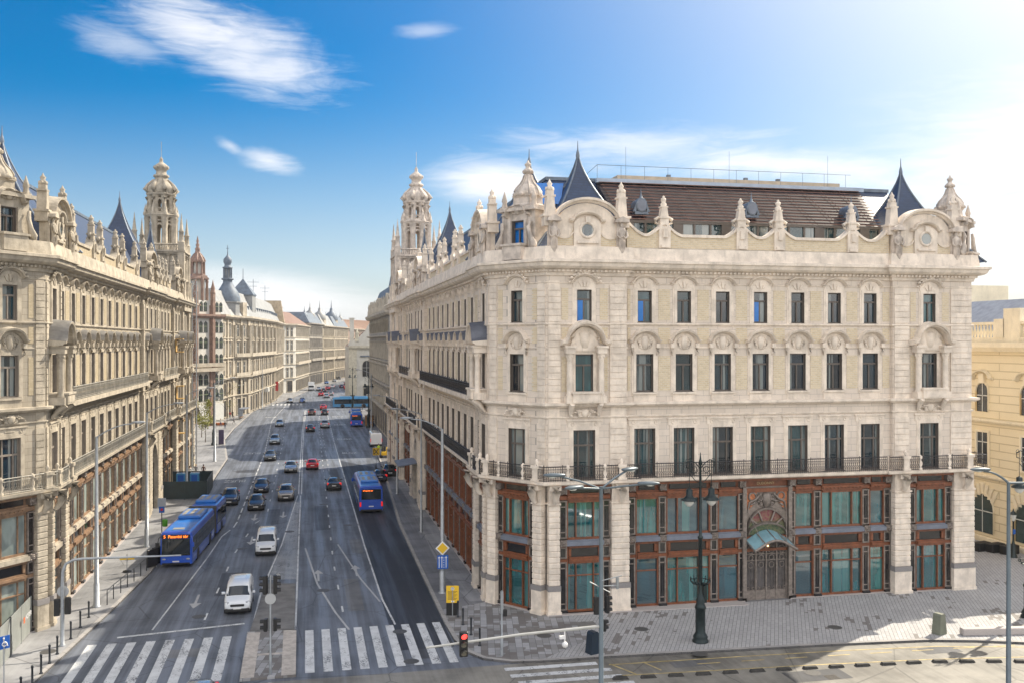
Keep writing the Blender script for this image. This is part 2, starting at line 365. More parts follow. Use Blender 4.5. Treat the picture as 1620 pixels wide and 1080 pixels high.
def colbay_mb(deep):
    "two columns on pedestals carrying a segmental hood, with a stone balcony box; z=0 is the string course"
    s=MB(); D=.55+deep
    for sx in(-1,1):
        x=sx*1.12; s.box(x-.28,x+.28,-D-.1,-.0,0,.5); s.lathe([(.25,.5),(.25,.6),(.2,.68),(.215,1.2),(.2,2.6),(.185,2.9),(.22,2.95),(.2,3.0),(.28,3.3),(.3,3.36)],10,(x,-D+.2,0))
        for k in range(6):
            q=2*PI*k/6; s.ball((x+.22*math.cos(q),-D+.2+.22*math.sin(q),3.15),.08,5,0,1,1,1.5,3)
        s.box(x-.32,x+.32,-D-.12,0,3.36,3.72); s.box(x-.4,x+.4,-D-.2,0,3.72,3.86)
    cv=[(x,z+3.9) for x,z in hood_curve(1.72,.42,1.3,12)]
    sweep_up(s,cv,[(0,-.04),(D+.05,0),(D+.1,.08),(D+.24,.12),(D+.28,.26),(0,.36)]); sweep_up(s,cv,[(0,.365),(D+.285,.262),(D+.28,.29),(0,.41)],1)
    s.prism([(-1.2,3.5)]+[(x*.74,z-.05) for x,z in cv[3:-3]]+[(1.2,3.5)],-.16,0)
    cartouche(s,0,4.3,1.9,1.35,.4); garland(s,0,4.5,2.0,.5,seed=9)
    # balcony box
    s.box(-.98,.98,-D-.22,0,0.02,.66); s.box(-1.06,1.06,-D-.3,0,.66,.78); s.box(-.8,.8,-D-.25,-D-.2,.12,.56)
    for sx in(-1,1): s.tube([(sx*1.0,-D-.1,-.02),(sx*1.0,-D*.6,-.35),(sx*1.0,-.1,-.9)],[.2,.2,.1],6)
    return s
def finial_mb(h=2.0):
    s=MB(); s.bx(0,0,.25,.62,.5,.5); s.bx(0,0,.55,.78,.62,.12)
    s.prism([(-.3,.6),(.3,.6),(.2,h*.6),(-.2,h*.6)],-.22,.22); s.bx(0,0,h*.62,.52,.5,.1)
    s.lathe([(.2,h*.64),(.24,h*.72),(.12,h*.78),(.2,h*.84),(.19,h*.9),(.07,h*.94),(.1,h*.97),(.02,h)],8)
    for sx in(-1,1): s.tube([(sx*.34,0,.6),(sx*.62,0,.42),(sx*.6,0,.2),(sx*.42,0,.12)],[.1,.13,.1,.05],6)
    return s
def pinnacle_mb(h=3.0):
    s=MB(); s.bx(0,0,h*.1,.95,.8,h*.2); s.bx(0,0,h*.22,1.15,.95,.14)
    s.prism([(-.36,h*.24),(.36,h*.24),(.26,h*.62),(-.26,h*.62)],-.3,.3); s.bx(0,0,h*.64,.72,.62,.12)
    s.bx(0,0,h*.7,.5,.46,h*.1)
    for k in range(6):
        q=2*PI*k/6; s.ball((.24*math.cos(q),.22*math.sin(q),h*.79),.1,5,0,1,1,1.6,3)
    s.lathe([(.2,h*.74),(.26,h*.8),(.14,h*.86),(.2,h*.9),(.08,h*.95),(.01,h)],8); return s
def figure_mb():
    "robed carved figure standing on a scroll bracket"
    s=MB(); s.bx(0,.1,1.2,.62,.3,2.4)
    s.lathe([(.02,.0),(.16,.15),(.2,.5),(.25,.6),(.24,.9),(.2,1.3),(.26,1.6),(.3,1.85),(.2,2.02),(.1,2.06),(.09,2.12),(.13,2.2),(.13,2.32),(.05,2.42),(.01,2.43)],10,(0,-.2,0),0,True,0,1,.7)
    for sx in(-1,1): s.tube([(sx*.28,-.25,1.85),(sx*.36,-.32,1.5),(sx*.2,-.42,1.3),(sx*.05,-.42,1.45)],[.09,.08,.06,.05],6)
    for k in range(5): s.tube([(-.15+.08*k,-.36,.6),(-.17+.085*k,-.4,1.2)],.03,4)
    s.prism([(-.5,2.4),(.5,2.4),(.42,2.62),(0,2.8),(-.42,2.62)],-.45,.2); return s
def gable_mb(w=5.3):
    "curved attic gable; z=0 is the top of the main cornice"
    s=MB(); hw=w/2
    base=[(-hw,0),(hw,0),(hw,2.3),(hw*.93,2.32)]; top=arc(0,2.3,hw*.8,1.5,5,175,16)
    s.prism(base+top+[(-hw*.93,2.32),(-hw,2.3)],0,.5)
    sweep_up(s,[(hw*1.02,2.3)]+arc(0,2.3,hw*.86,1.56,4,176,16)+[(-hw*1.02,2.3)],[(0,-.04),(.15,0),(.22,.1),(.42,.14),(.44,.3),(-.5,.36)][::-1])
    s.box(-hw,hw,-.14,0,0,.75); s.box(-hw-.05,hw+.05,-.2,0,.75,.86)
    for sx in(-1,1):   # hanging swags framing the brick fields
        sweep_up(s,arc(sx*hw*.62,2.35,hw*.32,.95,180,360,10),[(0,-.07),(.1,-.07),(.12,.07),(0,.07)])
    # aedicule with the round window
    s.prism([(-.95,.86),(.95,.86),(.95,2.4)]+arc(0,2.4,.95,.42,0,180,10)+[(-.95,2.4)],-.16,0)
    sweep_up(s,[(1.25,2.5),(1.0,2.5)]+arc(0,2.5,.98,.55,10,170,10)+[(-1.0,2.5),(-1.25,2.5)],[(0,-.04),(.24,0),(.36,.1),(.38,.2),(0,.24)][::-1])
    s.torus((0,-.17,1.95),.5,.1,18,6); s.box(-.16,.16,-.34,-.1,2.45,2.85); s.box(-.75,.75,-.3,0,1.05,1.2)
    return s
def gable_window_mb():
    s=MB(); s.lathe([(.02,0),(.44,0)],18); s.v=[(x,-.165,y+1.95) for x,y,z in s.v]; return s
def gable_brick_mb(sd,w=5.3):
    s=MB(); hw=w/2
    for sx in(sd,):
        x0,x1=sorted((sx*1.0,sx*(hw-.3))); pts=[(x0,.9),(x1,.9)]+[(x,z-.06) for x,z in arc(sx*hw*.62,2.3,(x1-x0)*.5,.9,360,180,8)]
        s.prism(pts,-.03,-.002)
    return s
def turret_mb():
    "corner aedicule with the bulbous stone cap; z=0 is the top of the main cornice, outward -y"
    s=MB(); s.box(-1.5,1.5,-.2,2.2,0,.75); s.box(-.85,.85,-.75,-.2,0,.95); s.box(-.95,.95,-.85,-.2,.95,1.1)
    s.box(-1.5,-.55,0,2.2,.75,3.4); s.box(.55,1.5,0,2.2,.75,3.4); s.box(-.55,.55,0,2.2,2.75,3.4); s.box(-.55,.55,.5,2.2,.75,2.75)
    for sx in(-1,1):
        s.tube([(sx*1.35,-.2,2.6),(sx*1.2,-.3,2.2),(sx*1.35,-.3,1.5),(sx*1.6,-.25,1.0),(sx*1.75,-.2,.85)],[.12,.16,.18,.28,.15],7); s.box(sx*.6,sx*.86,-.12,0,.76,2.8)
    sweep_up(s,[(x,z+3.0) for x,z in hood_curve(1.15,.25,.75)],HOODP); cartouche(s,0,3.6,1.3,.9,.5)
    s.box(-1.75,1.75,-.35,2.4,3.4,3.62); s.box(-1.55,1.55,-.15,2.25,3.62,3.75)
    c=(0,1.05,0)
    s.lathe([(1.75,3.75),(1.6,3.85),(1.35,4.1),(1.3,4.65),(1.45,4.75),(1.45,4.85)],4,c,0,False,PI/4)
    s.lathe([(1.15,4.85),(1.25,5.0),(1.22,5.25),(1.0,5.65),(.68,6.0),(.46,6.4),(.33,6.8),(.28,7.05),(.42,7.12),(.46,7.3),(.3,7.5),(.2,7.56),(.2,7.75),(.29,7.85),(.27,7.98),(.12,8.1),(.06,8.3),(.01,8.35)],12,c,0,True,0,1,1,True,.06)
    for k in range(8):
        q=2*PI*k/8+.2; s.ball((c[0]+1.2*math.cos(q),c[1]+1.2*math.sin(q),4.95),.26,6,0,1,1,.8,4); s.torus((c[0]+.4*math.cos(q),c[1]+.4*math.sin(q),7.2),.12,.06,8,4)
    for k in range(8):
        q=2*PI*k/8; s.tube([(c[0]+r_*math.cos(q),c[1]+r_*math.sin(q),z_) for r_,z_ in((1.24,5.0),(1.25,5.3),(1.02,5.7),(.7,6.05),(.48,6.45),(.34,6.9))],.07,4)
    s.v=[(c[0]+(x-c[0])*.78,c[1]+(y-c[1])*.78,3.75+(z-3.75)*.73) if z>3.76 else (x,y,z) for x,y,z in s.v]
    for sx in(-1,1):
        s.lathe([(.22,3.7),(.16,4.1),(.22,4.2),(.14,4.5),(.02,4.9)],6,(sx*1.35,.1,0))
    return s
def spire_mb(hw=4.3,h=7.7):
    s=MB(); rings=[]; fl=[]
    for i in range(15):
        t=i/14; w=hw*((1-t)**1.55*.97+.03*(1-t)); z=h*t; rings.append([(-w,-w,z),(w,-w,z),(w,w,z),(-w,w,z)])
    s.loft(rings,0,False)
    for k in range(4): s.tube([(r[k][0]*1.01,r[k][1]*1.01,r[k][2]) for r in rings],[.09]*12+[.07,.06,.05],5,1)
    s.lathe([(.12,h-.5),(.16,h-.3),(.1,h),(.05,h+.15),(.02,h+.8)],6,(0,0,0),1); return s
def oxeye_mb(k=.66):
    "lead dormer with an oval eye"
    s=MB()
    def oval(k,y,dz=0): return [(k*.62*math.cos(2*PI*i/16),y,1.0+dz+k*.78*math.sin(2*PI*i/16)) for i in range(16)]
    s.loft([oval(.78,-.18),oval(1,-.2),oval(1.08,0),oval(1.0,1.8)],0,True); s.box(-.75,.75,-.15,1.6,.0,.3)
    s.lathe([(.3,1.7),(.16,1.95),(.07,2.3),(.02,2.9)],6,(0,.15,0)); s.prism([(-.95,.3),(-.6,.3),(-.62,1.2)],-.1,.2); s.prism([(.95,.3),(.6,.3),(.62,1.2)],-.1,.2)
    s.v=[(x*k,y*k,z*k) for x,y,z in s.v]
    return s
def oxeye_pane_mb():
    s=MB(); s.add([(.5*.66*math.cos(2*PI*i/16),-.14,.66+.62*.66*math.sin(2*PI*i/16)) for i in range(16)],[tuple(range(16))]); return s
# ----- shop fronts -----
def shop_mb(w,n,D=.16):
    f=MB(); h=w/2
    for sx in(-1,1): f.box(sx*(h-.07),sx*h,-D*.9,.12,.2,7.8)
    f.box(-h+.11,h-.11,-.1,.1,.2,.34); f.box(-h+.11,h-.11,-.06,.08,2.62,2.7)
    xs={1:[],2:[0],3:[-w*.25,w*.25],4:[-w*.27,0,w*.27]}[n]
    for x in xs:
        f.box(x-.032,x+.032,-D,.1,.34,2.62); f.box(x-.032,x+.032,-D,.1,2.7,3.5); f.box(x-.032,x+.032,-D,.1,5.24,7.62)
    f.box(-h+.11,h-.11,-.2,.1,3.5,3.66); f.box(-h+.11,h-.11,-.3,.1,3.66,3.82); f.box(-h+.11,h-.11,-.16,.1,3.82,3.92); f.box(-h+.11,h-.11,-.16,.1,4.58,4.72)
    for x in(-h+.2,h-.2): f.bx(x,-.03,4.24,.18,.24,.52)
    f.box(-h+.11,h-.11,-.1,.1,5.1,5.24); f.box(-h+.11,h-.11,-.16,.1,7.62,7.8)
    return f
def shop_glass_mb(w,up):
    s=MB(); h=w/2-.06
    for a,b in(((5.2,7.64),) if up else ((.3,3.52),)): s.add([(-h,.05,a),(h,.05,a),(h,.05,b),(-h,.05,b)],[(0,1,2,3)])
    return s
def panel_mb(w):
    s=MB(); s.box(-w/2+.22,w/2-.22,-.03,.09,3.925,4.575); return s
def ledge_mb(w):
    s=MB(); s.prism([(-w/2-.05,4.72),(w/2+.05,4.72),(w/2+.05,5.02),(-w/2-.05,5.02)],-.36,.1); s.prism([(-w/2,5.022),(w/2,5.022),(w/2,5.1),(-w/2,5.1)],-.24,.1); return s
def fascia_mb(w):
    f=MB(); f.box(-w/2,w/2,-.26,.1,7.8,7.98); f.box(-w/2,w/2,-.36,.1,7.98,8.14); f.box(-w/2,w/2,-.2,.1,8.14,8.24); f.box(-w/2,w/2,-.2,.1,8.64,8.7); f.box(-w/2,w/2,-.42,.1,8.7,8.86); f.box(-w/2,w/2,.0,.1,8.24,8.64)
    for i in range(max(2,int(w/.3))): f.bx(-w/2+.15+i*.3,-.3,7.94,.12,.1,.06)
    return f
def fascia_panel_mb(w):
    s=MB(); s.box(-w/2+.25,w/2-.25,-.1,-.004,8.26,8.62); return s
def pil_mb():
    "metal strip between the shop bays with black glass, rosettes and a dark foot"
    s=MB()
    for a,b in((.36,3.6),(3.85,4.6),(5.2,7.75)):
        for sx in(-1,1): s.box(sx*.17,sx*.27,-.15,.05,a,b,0)
        s.box(-.17,.17,-.15,.05,a,a+.08); s.box(-.17,.17,-.15,.05,b-.08,b); s.box(-.16,.16,-.08,.05,a+.08,b-.08,1)
        if b-a>2:
            s.box(-.17,.17,-.14,.04,a+.38,a+.45); s.box(-.17,.17,-.14,.04,b-.45,b-.38); s.bx(0,-.08,(a+b)/2,.12,.1,b-a-1.3,1)
    for z in(4.9,8.43):
        s.torus((0,-.36,z),.13,.045,10,5); s.ball((0,-.36,z),.09,6)
        for k in range(4): s.ball((.24*math.cos(PI/4+k*PI/2),-.34,z+.24*math.sin(PI/4+k*PI/2)),.08,5)
        s.bx(0,-.16,z,.46,.38,.4)
    s.box(-.29,.29,-.3,.05,0.02,.36,1); return s
def pier_mb(w,d=.45,top=8.86):
    s=MB(); s.box(-w/2-.1,w/2+.1,-d-.1,.1,0,.35); s.box(-w/2-.04,w/2+.04,-d-.04,.1,.35,1.75); s.box(-w/2-.06,w/2+.06,-d-.07,.1,1.75,2.1,1)
    z=2.12; s.box(-w/2+.04,w/2-.04,-d+.05,.1,2.1,top,0); i=0
    while z<7.4:
        s.cbox(-w/2,w/2,-d,.1,z,z+.34,.035); z+=.385; i+=1
    s.box(-w/2-.05,w/2+.05,-d-.06,.1,z+.02,z+.14)
    cartouche(s,0,z-.5,.9,.9,.3); s.v=[(x,y-d if k>=len(s.v)-0 else y,zz) for k,(x,y,zz) in enumerate(s.v)]
    s.tube([(0,-d-.1,z+.15),(0,-d-.35,z+.5),(0,-d-.5,z+.95),(0,-d-.45,top+.02)],[.16,.2,.3,.34],7); s.box(-.4,.4,-d-.3,.05,top-.32,top-.003)
    return s
# ---------------- the palace itself ----------------
def offpath(path,d):
    out=[]; n=len(path)
    for i,p in enumerate(path):
        es=[]
        for j in(i-1,i):
            if 0<=j<n-1:
                e=Vector(path[j+1])-Vector(path[j]); e.normalize(); es.append(Vector((e.y,-e.x)))   # outward normal (right-hand side of travel)
        if len(es)==1: q=es[0]
        else:
            q=es[0]+es[1]; q=q/(1+es[0].dot(es[1]))
        out.append((p[0]+q.x*d,p[1]+q.y*d))
    return out
def sweep_path(mb,path,prof,m=0):
    cols=[offpath(path,d) for d,z in prof]
    rings=[[(cols[k][i][0],cols[k][i][1],prof[k][1]) for k in range(len(prof))] for i in range(len(path))]
    mb.loft(rings,m,False,True)
def railing(mb,pts,z0,h,step=.15,pat=True,m=0):
    for (x0,y0),(x1,y1) in zip(pts,pts[1:]):
        L=math.hypot(x1-x0,y1-y0)
        if L<.05: continue
        ex,ey=(x1-x0)/L,(y1-y0)/L
        def q(t,z,w=.0): return (x0+ex*t-ey*w,y0+ey*t+ex*w,z)
        for zz,r in((z0+.06,.025),(z0+h,.035),(z0+h*.82,.018),(z0+h*.2,.015)): mb.tube([q(0,zz),q(L,zz)],r,4,m,True,False)
        n=max(1,int(L/step))
        for i in range(n+1):
            t=L*i/n; r=.028 if i%8==0 else .013
            mb.tube([q(t,z0),q(t,z0+h+(.12 if i%8==0 else 0))],r,4,m,False,False)
            if pat and i<n:
                t2=L*(i+1)/n
                mb.tube([q(t,z0+h*.22),q(t2,z0+h*.5)],.012,3,m,False,False); mb.tube([q(t2,z0+h*.22),q(t,z0+h*.5)],.012,3,m,False,False)
                mb.tube([q(t,z0+h*.5),q((t+t2)/2,z0+h*.78),q(t2,z0+h*.5)],.012,3,m,False,False)
FR_MAIN=[10.19+2.905*k for k in range(7)]
ST_MAIN=[71.6+3.3*k for k in range(10)]
class Palace:
    def __init__(s,m,X0,st,trim,brick,wood,gshop,iron,label,front=True):
        s.m,s.X0,s.front=m,X0,front; s.st,s.trim,s.brick,s.wood,s.iron=st,trim,brick,wood,iron
        s.L=(X0+m*18,104,0); s.root=thing('palace',label,'palace',s.L)
        c=1 if m>0 else -1
        A,B=Vector((0,66.2)),Vector((3.1,62)); e=(B-A).normalized(); s.cA=A; s.ce=e; s.cn=Vector((e.y,-e.x)); s.cl=(B-A).length
        if s.cn.y>0: s.cn=-s.cn
        s.build_pros(gshop); s.build()
    def T(s,a,b,z): return (s.X0+s.m*a-s.L[0],b-s.L[1],z)
    def mb(s):
        q=MB(); q.T=s.T; q.flip=s.m<0; return q
    def at(s,fr,u,d=0.,z=0.):
        "module location and rotation on a face: u along, d outward"
        if fr=='f': a,b,n=u,62-d,(0,-1)
        elif fr=='s': a,b,n=-d,u,(-1,0)
        else:
            p=s.cA+s.ce*u+s.cn*d; a,b=p; n=tuple(s.cn)
        return s.T(a,b,z),math.atan2(s.m*n[0],-n[1])
    def put(s,pro,fr,u,d=0.,z=0.):
        l,r=s.at(fr,u,d,z); return pro.place(s.root,l,r)
    def build_pros(s,gshop):
        t=s.trim; P={}
        def win(name,w,h,tr,leaves,kind,sub=None,fl=None):
            return Pro('window',frame_mb(w,h,tr,leaves,sub),SASH if s.m>0 else SASHL,[Pro('pane',pane_mb(w,h),GWIN),Pro('window_surround',surround(w,h,kind),[t,fl or (FLASH if s.m>0 else FLASHL)])])
        P['w3f']=win('w3',1.26,2.6,1.85,[0],'w3',None,t); P['w4']=win('w4',1.04,2.2,1.55,[0],'w4'); P['w3']=win('w3',1.26,2.6,1.85,[0],'w3'); P['w2']=win('w2',1.55,3.3,2.25,[-.38,.38],'w2',True)
        P['w3c']=Pro('window',frame_mb(1.26,2.6,1.85,[0]),SASH if s.m>0 else SASHL,[Pro('pane',pane_mb(1.26,2.6),GWIN),Pro('window_surround',surround(1.26,2.6,'plain'),t)])
        for k,dp in(('col',.0),('cold',.35)): P[k]=Pro('column_bay',colbay_mb(dp),[t,t if k=='col' else FLASH if s.m>0 else FLASHL])
        P['fin']=Pro('finial',finial_mb(2.1),t); P['pin']=Pro('pinnacle',pinnacle_mb(3.2),t); P['fig']=Pro('carved_figure',figure_mb(),TRIMT if s.m>0 else t)
        P['gab']=Pro('gable',gable_mb(),t,[Pro('round_window',gable_window_mb(),GWIN),Pro('brick_panel',gable_brick_mb(-1),s.brick),Pro('brick_panel',gable_brick_mb(1),s.brick)])
        tm=turret_mb(); wp=MB(); wp.add([(-.55,.3,1.1),(.55,.3,1.1),(.55,.3,2.75),(-.55,.3,2.75)],[(0,1,2,3)]); fp=frame_mb(1.1,1.65,1.1,[0]); fp.v=[(x,y,z+1.1) for x,y,z in fp.v]
        P['tur']=Pro('corner_turret',tm,TRIMT if s.m>0 else t,[Pro('turret_window',fp,SASH),Pro('pane',wp,GBLUE if s.m>0 else GWIN)])
        P['spi']=Pro('spire_roof',spire_mb(),[SLATE,LEAD]); P['spin']=Pro('spire_roof',spire_mb(1.5,7.4),[SLATE,LEAD])
        P['ox']=Pro('oval_dormer',oxeye_mb(),LEAD,[Pro('pane',oxeye_pane_mb(),LEDGE)])
        P['pil']=Pro('shop_pilaster',pil_mb(),[METAL,BLACKP])
        s.P=P; s.gshop=gshop; s.shops={}; s.piers={}
    def shop(s,fr,u0,u1,n,d=0.):
        w=round(u1-u0,2); k=(w,n)
        if k not in s.shops:
            s.shops[k]=Pro('shopfront',shop_mb(w,n,.16 if s.m>0 else .04),s.wood,[Pro('shop_glass',shop_glass_mb(w,0),s.gshop),Pro('shop_glass',shop_glass_mb(w,1),s.gshop),Pro('panel',panel_mb(w),BLACKP),Pro('ledge',ledge_mb(w),LEDGE if s.m>0 else s.trim),Pro('fascia',fascia_mb(w),s.wood),Pro('fascia_panel',fascia_panel_mb(w),BLACKP)])
        s.put(s.shops[k],fr,(u0+u1)/2,d)
    def pier(s,fr,u0,u1,d=0.):
        w=round(u1-u0,2)
        if w not in s.piers: s.piers[w]=Pro('stone_pier',pier_mb(w),[s.trim,GRAND])
        s.put(s.piers[w],fr,(u0+u1)/2,d)
    def wall(s,mb,fr,u0,u1,z0,z1,ops,d=0.,m=0):
        us=sorted({u0,u1}|{o[k] for o in ops for k in(0,1)}); zs=sorted({z0,z1}|{o[k] for o in ops for k in(2,3)})
        for a,b in zip(us,us[1:]):
            for c,e in zip(zs,zs[1:]):
                um,zm=(a+b)/2,(c+e)/2
                if any(o[0]<um<o[1] and o[2]<zm<o[3] for o in ops): continue
                if fr=='f': q=[(a,62-d,c),(b,62-d,c),(b,62-d,e),(a,62-d,e)]
                elif fr=='s': q=[(-d,b,c),(-d,a,c),(-d,a,e),(-d,b,e)]
                else:
                    p0=s.cA+s.ce*a+s.cn*d; p1=s.cA+s.ce*b+s.cn*d; q=[(*p0,c),(*p1,c),(*p1,e),(*p0,e)]
                mb.add(q,[(0,1,2,3)],m)
    def strip(s,mb,fr,u0,u1,z0,z1,d0,d1):
        "box on a face"
        if fr=='f': mb.box(u0,u1,62-d1,62-d0,z0,z1)
        elif fr=='s': mb.box(-d1,-d0,u0,u1,z0,z1)
        else:
            P4=[s.cA+s.ce*u+s.cn*d for u,d in((u0,d0),(u1,d0),(u1,d1),(u0,d1))]
            mb.add([(*p,z) for z in(z0,z1) for p in P4],[(3,2,1,0),(4,5,6,7),(0,1,5,4),(1,2,6,5),(2,3,7,6),(3,0,4,7)])
    def build(s):
        m=s.m; P=s.P; root=s.root; FRONT=s.front
        PATH=[(0,147),(0,127),(.3,127),(.3,114.3),(0,114.3),(0,103.8),(.3,103.8),(.3,70.2),(0,70.2),(0,66.2),(3.1,62),(8.8,62),(8.8,62.3),(29.3,62.3),(29.3,62),(35.9,62),(35.9,75)]
        # window list: face, u, outward offset of the wall plane, kind
        wins=[('c',2.6,0,'p')]+[('f',5.74,0,'c')]
        if FRONT: wins+=[('f',u,-.3,'r') for u in FR_MAIN]+[('f',32.3,0,'c')]
        wins+=[('s',68.3,0,'C')]+[('s',u,-.3,'r') for u in ST_MAIN]+[('s',106.2,0,'p'),('s',109.1,0,'C'),('s',112,0,'p')]+[('s',u,-.3,'r') for u in(116.3,119,121.7,124.6)]+[('s',u,0,k) for u,k in((129.3,'p'),(132.3,'C'),(135.4,'p'),(138.6,'C'),(141.8,'p'),(144.6,'p'))]
        w=s.mb()
        segs=[('s',127,147,0),('s',114.3,127,-.3),('s',103.8,114.3,0),('s',70.2,103.8,-.3),('s',66.2,70.2,0),('c',0,s.cl,0),('f',3.1,8.8,0)]+([('f',8.8,29.3,-.3),('f',29.3,35.9,0)] if FRONT else [('f',8.8,35.9,-.3)])
        for fr,a,b,d in segs:
            ops=[]
            for f2,u,dd,k in wins:
                if f2==fr and a<u<b: ops+=[(u-.52,u+.52,19.8,22.0),(u-.63,u+.63,15.05,17.65),(u-.775,u+.775,9.2,12.5)]
            s.wall(w,fr,a,b,8.9,23.3,ops,d)
            s.wall(w,fr,a,b,0,8.9,[],d-.5)
        for (a,b) in((0,127),(.3,114.3)): pass
        for (a0,b0),(a1,b1) in zip(PATH[1:],PATH[2:]):
            if abs(a1-a0)+abs(b1-b0)<.5: w.add([(a0,b0,0),(a1,b1,0),(a1,b1,23.3),(a0,b0,23.3)],[(0,1,2,3)])
        w.add([(35.9,62,0),(35.9,147,0),(35.9,147,24),(35.9,62,24)],[(0,1,2,3)]); w.add([(0,147,0),(35.9,147,0),(35.9,147,24),(0,147,24)],[(3,2,1,0)])
        w.add([(1.2,147,24.02),(1.2,66.5,24.02),(3.6,63.2,24.02),(35.8,63.2,24.02),(35.8,147,24.02)],[(0,1,2,3,4)])
        obj('wall',w,s.st,root)
        # dark room behind the windows is closed off by the panes; horizontal mouldings
        c=s.mb()
        sweep_path(c,PATH,[(-.1,22.9),(.12,22.95),(.18,23.18),(.3,23.2),(.3,23.34),(.62,23.42),(.78,23.55),(.86,23.78),(.98,23.82),(.98,24.0),(.3,24.1),(-.4,24.1)])
        for fr,a,b,d in segs:
            n=int((b-a)/.3)
            for i in range(n): s.strip(c,fr,a+.15+i*.3-.07,a+.15+i*.3+.07,23.19,23.335,d+.18,d+.42)
        obj('cornice',c,s.trim,root)
        c=s.mb()
        for z,dd,h in((14.05,.42,.3),(19.58,.14,.16),(13.3,.1,.14),(22.42,.06,.1),(18.0,.05,.12)):
            sweep_path(c,PATH,[(-.05,z),(dd*.5,z),(dd,z+h*.5),(dd,z+h),(-.05,z+h+.03)])
        obj('string_course',c,s.trim,root)
        c=s.mb(); sweep_path(c,PATH,[(-.3,8.87),(.72,8.87),(.86,8.95),(.9,9.14),(-.3,9.16)])
        for fr,a,b,d in segs:
            n=max(2,int((b-a)/1.4))
        obj('balcony_slab',c,s.trim,root)
        # quoin bands and brick fields
        bands=[('f',3.2,4.05,0),('f',7.55,8.75,0),('c',.08,.75,0),('c',s.cl-.75,s.cl-.08,0),('s',66.3,66.75,0),('s',69.85,70.15,0),('s',103.9,104.7,0),('s',113.4,114.2,0),('s',127.1,127.9,0),('s',146,146.9,0)]+([('f',29.4,30.6,0),('f',34.1,35.85,0)] if FRONT else [])
        for fr,a,b,d in bands:
            z=9.2; q=s.mb(); s.strip(q,fr,a+.05,b-.05,9.2,22.6,d-.05,d+.03)
            while z<22.3:
                if not(13.2<z+.2<14.5): s.strip(q,fr,a,b,z,z+.38,d,d+.09)
                z+=.425
            obj('quoin_band',q,s.trim,root)
        def brickp(fr,a,b,d):
            bk=s.mb()
            for z0,z1 in((19.95,22.1),(18.35,19.45),(15.1,17.5)): s.strip(bk,fr,a,b,z0,z1,d-.01,d+.025)
            obj('brick_panel',bk,s.brick,root)
        for k in range(6) if FRONT else (): brickp('f',FR_MAIN[k]+1.02,FR_MAIN[k+1]-1.02,-.3)
        if FRONT:
            brickp('f',8.95,9.15,-.3); brickp('f',28.65,29.2,-.3); brickp('f',30.75,31.2,0); brickp('f',33.4,33.95,0)
        brickp('f',4.15,4.62,0); brickp('f',6.86,7.42,0)
        for k in range(9): brickp('s',ST_MAIN[k]+1.1,ST_MAIN[k+1]-1.1,-.3)
        brickp('s',102.4,103.6,-.3)
        for a,b in((114.5,115.2),(125.7,126.8)): brickp('s',a,b,-.3)
        brickp('c',.85,1.25,0); brickp('c',3.95,4.4,0)
        # windows
        for fr,u,d,k in wins:
            o4=s.put(P['w4'],fr,u,d,19.8); o2=s.put(P['w2'],fr,u,d,9.2)
            o3=s.put((P['w3f'] if fr!='s' else P['w3']) if k in'rp' else P['w3c'],fr,u,d,15.05)
            if k in'cC': s.put(P['col' if k=='c' else 'cold'],fr,u,d,14.35)
            if m>0 and fr=='f' and any(abs(u-x)<.1 for x in(5.74,FR_MAIN[0],FR_MAIN[3])):
                b=MB(); b.box(-.45,-.06,.13,.158,.1,1.5); l,r=s.at(fr,u,d,19.8); obj('open_casement',b,GBLUE,root,l,r)
            if k in'cCp':
                g=s.P.setdefault('gar',Pro('carved_garland',(lambda q:(garland(q,0,0,2.2,.7),q)[1])(MB()),s.trim)); s.put(g,fr,u,d+.1,22.75)
                g=s.P.setdefault('gar2',Pro('carved_garland',(lambda q:(garland(q,0,0,1.9,.5,seed=5),cartouche(q,0,.05,1.2,.6,.3),q)[2])(MB()),s.trim)); s.put(g,fr,u,d+.1,13.62)
        # ground storey
        shops=[('c',.95,s.cl-.95,3,0),('f',3.95,7.55,3,0)]
        piers=[('c',.15,.93,0),('c',s.cl-.93,s.cl-.15,0),('f',3.15,3.93,0),('f',7.57,8.85,0)]; pils=[('c',1.15,0),('c',s.cl-1.15,0),('f',4.22,0),('f',7.28,0)]
        shops[0]=('c',1.44,s.cl-1.44,3,0); shops[1]=('f',4.5,7.0,3,0)
        if FRONT:
            for a,b,n in((9.5,11.15,1),(11.75,15.0,3),(15.6,17.2,1),(21.5,23.0,1),(23.6,26.9,3),(27.5,28.7,1)): shops.append(('f',a,b,n,-.3))
            pils+=[('f',u,-.3) for u in(9.2,11.45,15.3,17.42,21.27,23.3,27.2,28.95)]
            piers+=[('f',29.2,30.5,0),('f',34.1,35.85,0)]; shops.append(('f',31.1,33.55,3,0)); pils+=[('f',30.8,0),('f',33.83,0)]
        shops.append(('s',67.2,69.3,2,0)); piers+=[('s',66.25,66.85,0),('s',69.7,70.7,0)]; pils+=[('s',67.02,0),('s',69.48,0)]
        for k in range(10): shops.append(('s',71.3+3.22*k,73.95+3.22*k,3,-.3)); pils.append(('s',71.02+3.22*k,-.3))
        pils.append(('s',103.2,-.3)); piers+=[('s',103.6,105.1,0),('s',113.2,114.6,0)]
        for k in range(4): shops.append(('s',114.95+2.95*k,117.35+2.95*k,3,-.3)); pils.append(('s',114.85+2.95*k-.1,-.3))
        piers+=[('s',126.6,128.4,0),('s',136,137.6,0),('s',145.4,146.9,0)]
        for a in(128.7,132.5): shops.append(('s',a,a+3.3,3,0))
        for a in(137.9,141.8): shops.append(('s',a,a+3.4,3,0))
        for x in shops: s.shop(*x)
        for x in piers: s.pier(*x)
        for fr,u,d in pils: s.put(P['pil'],fr,u,d)
        # fascia closers between bays
        f=s.mb()
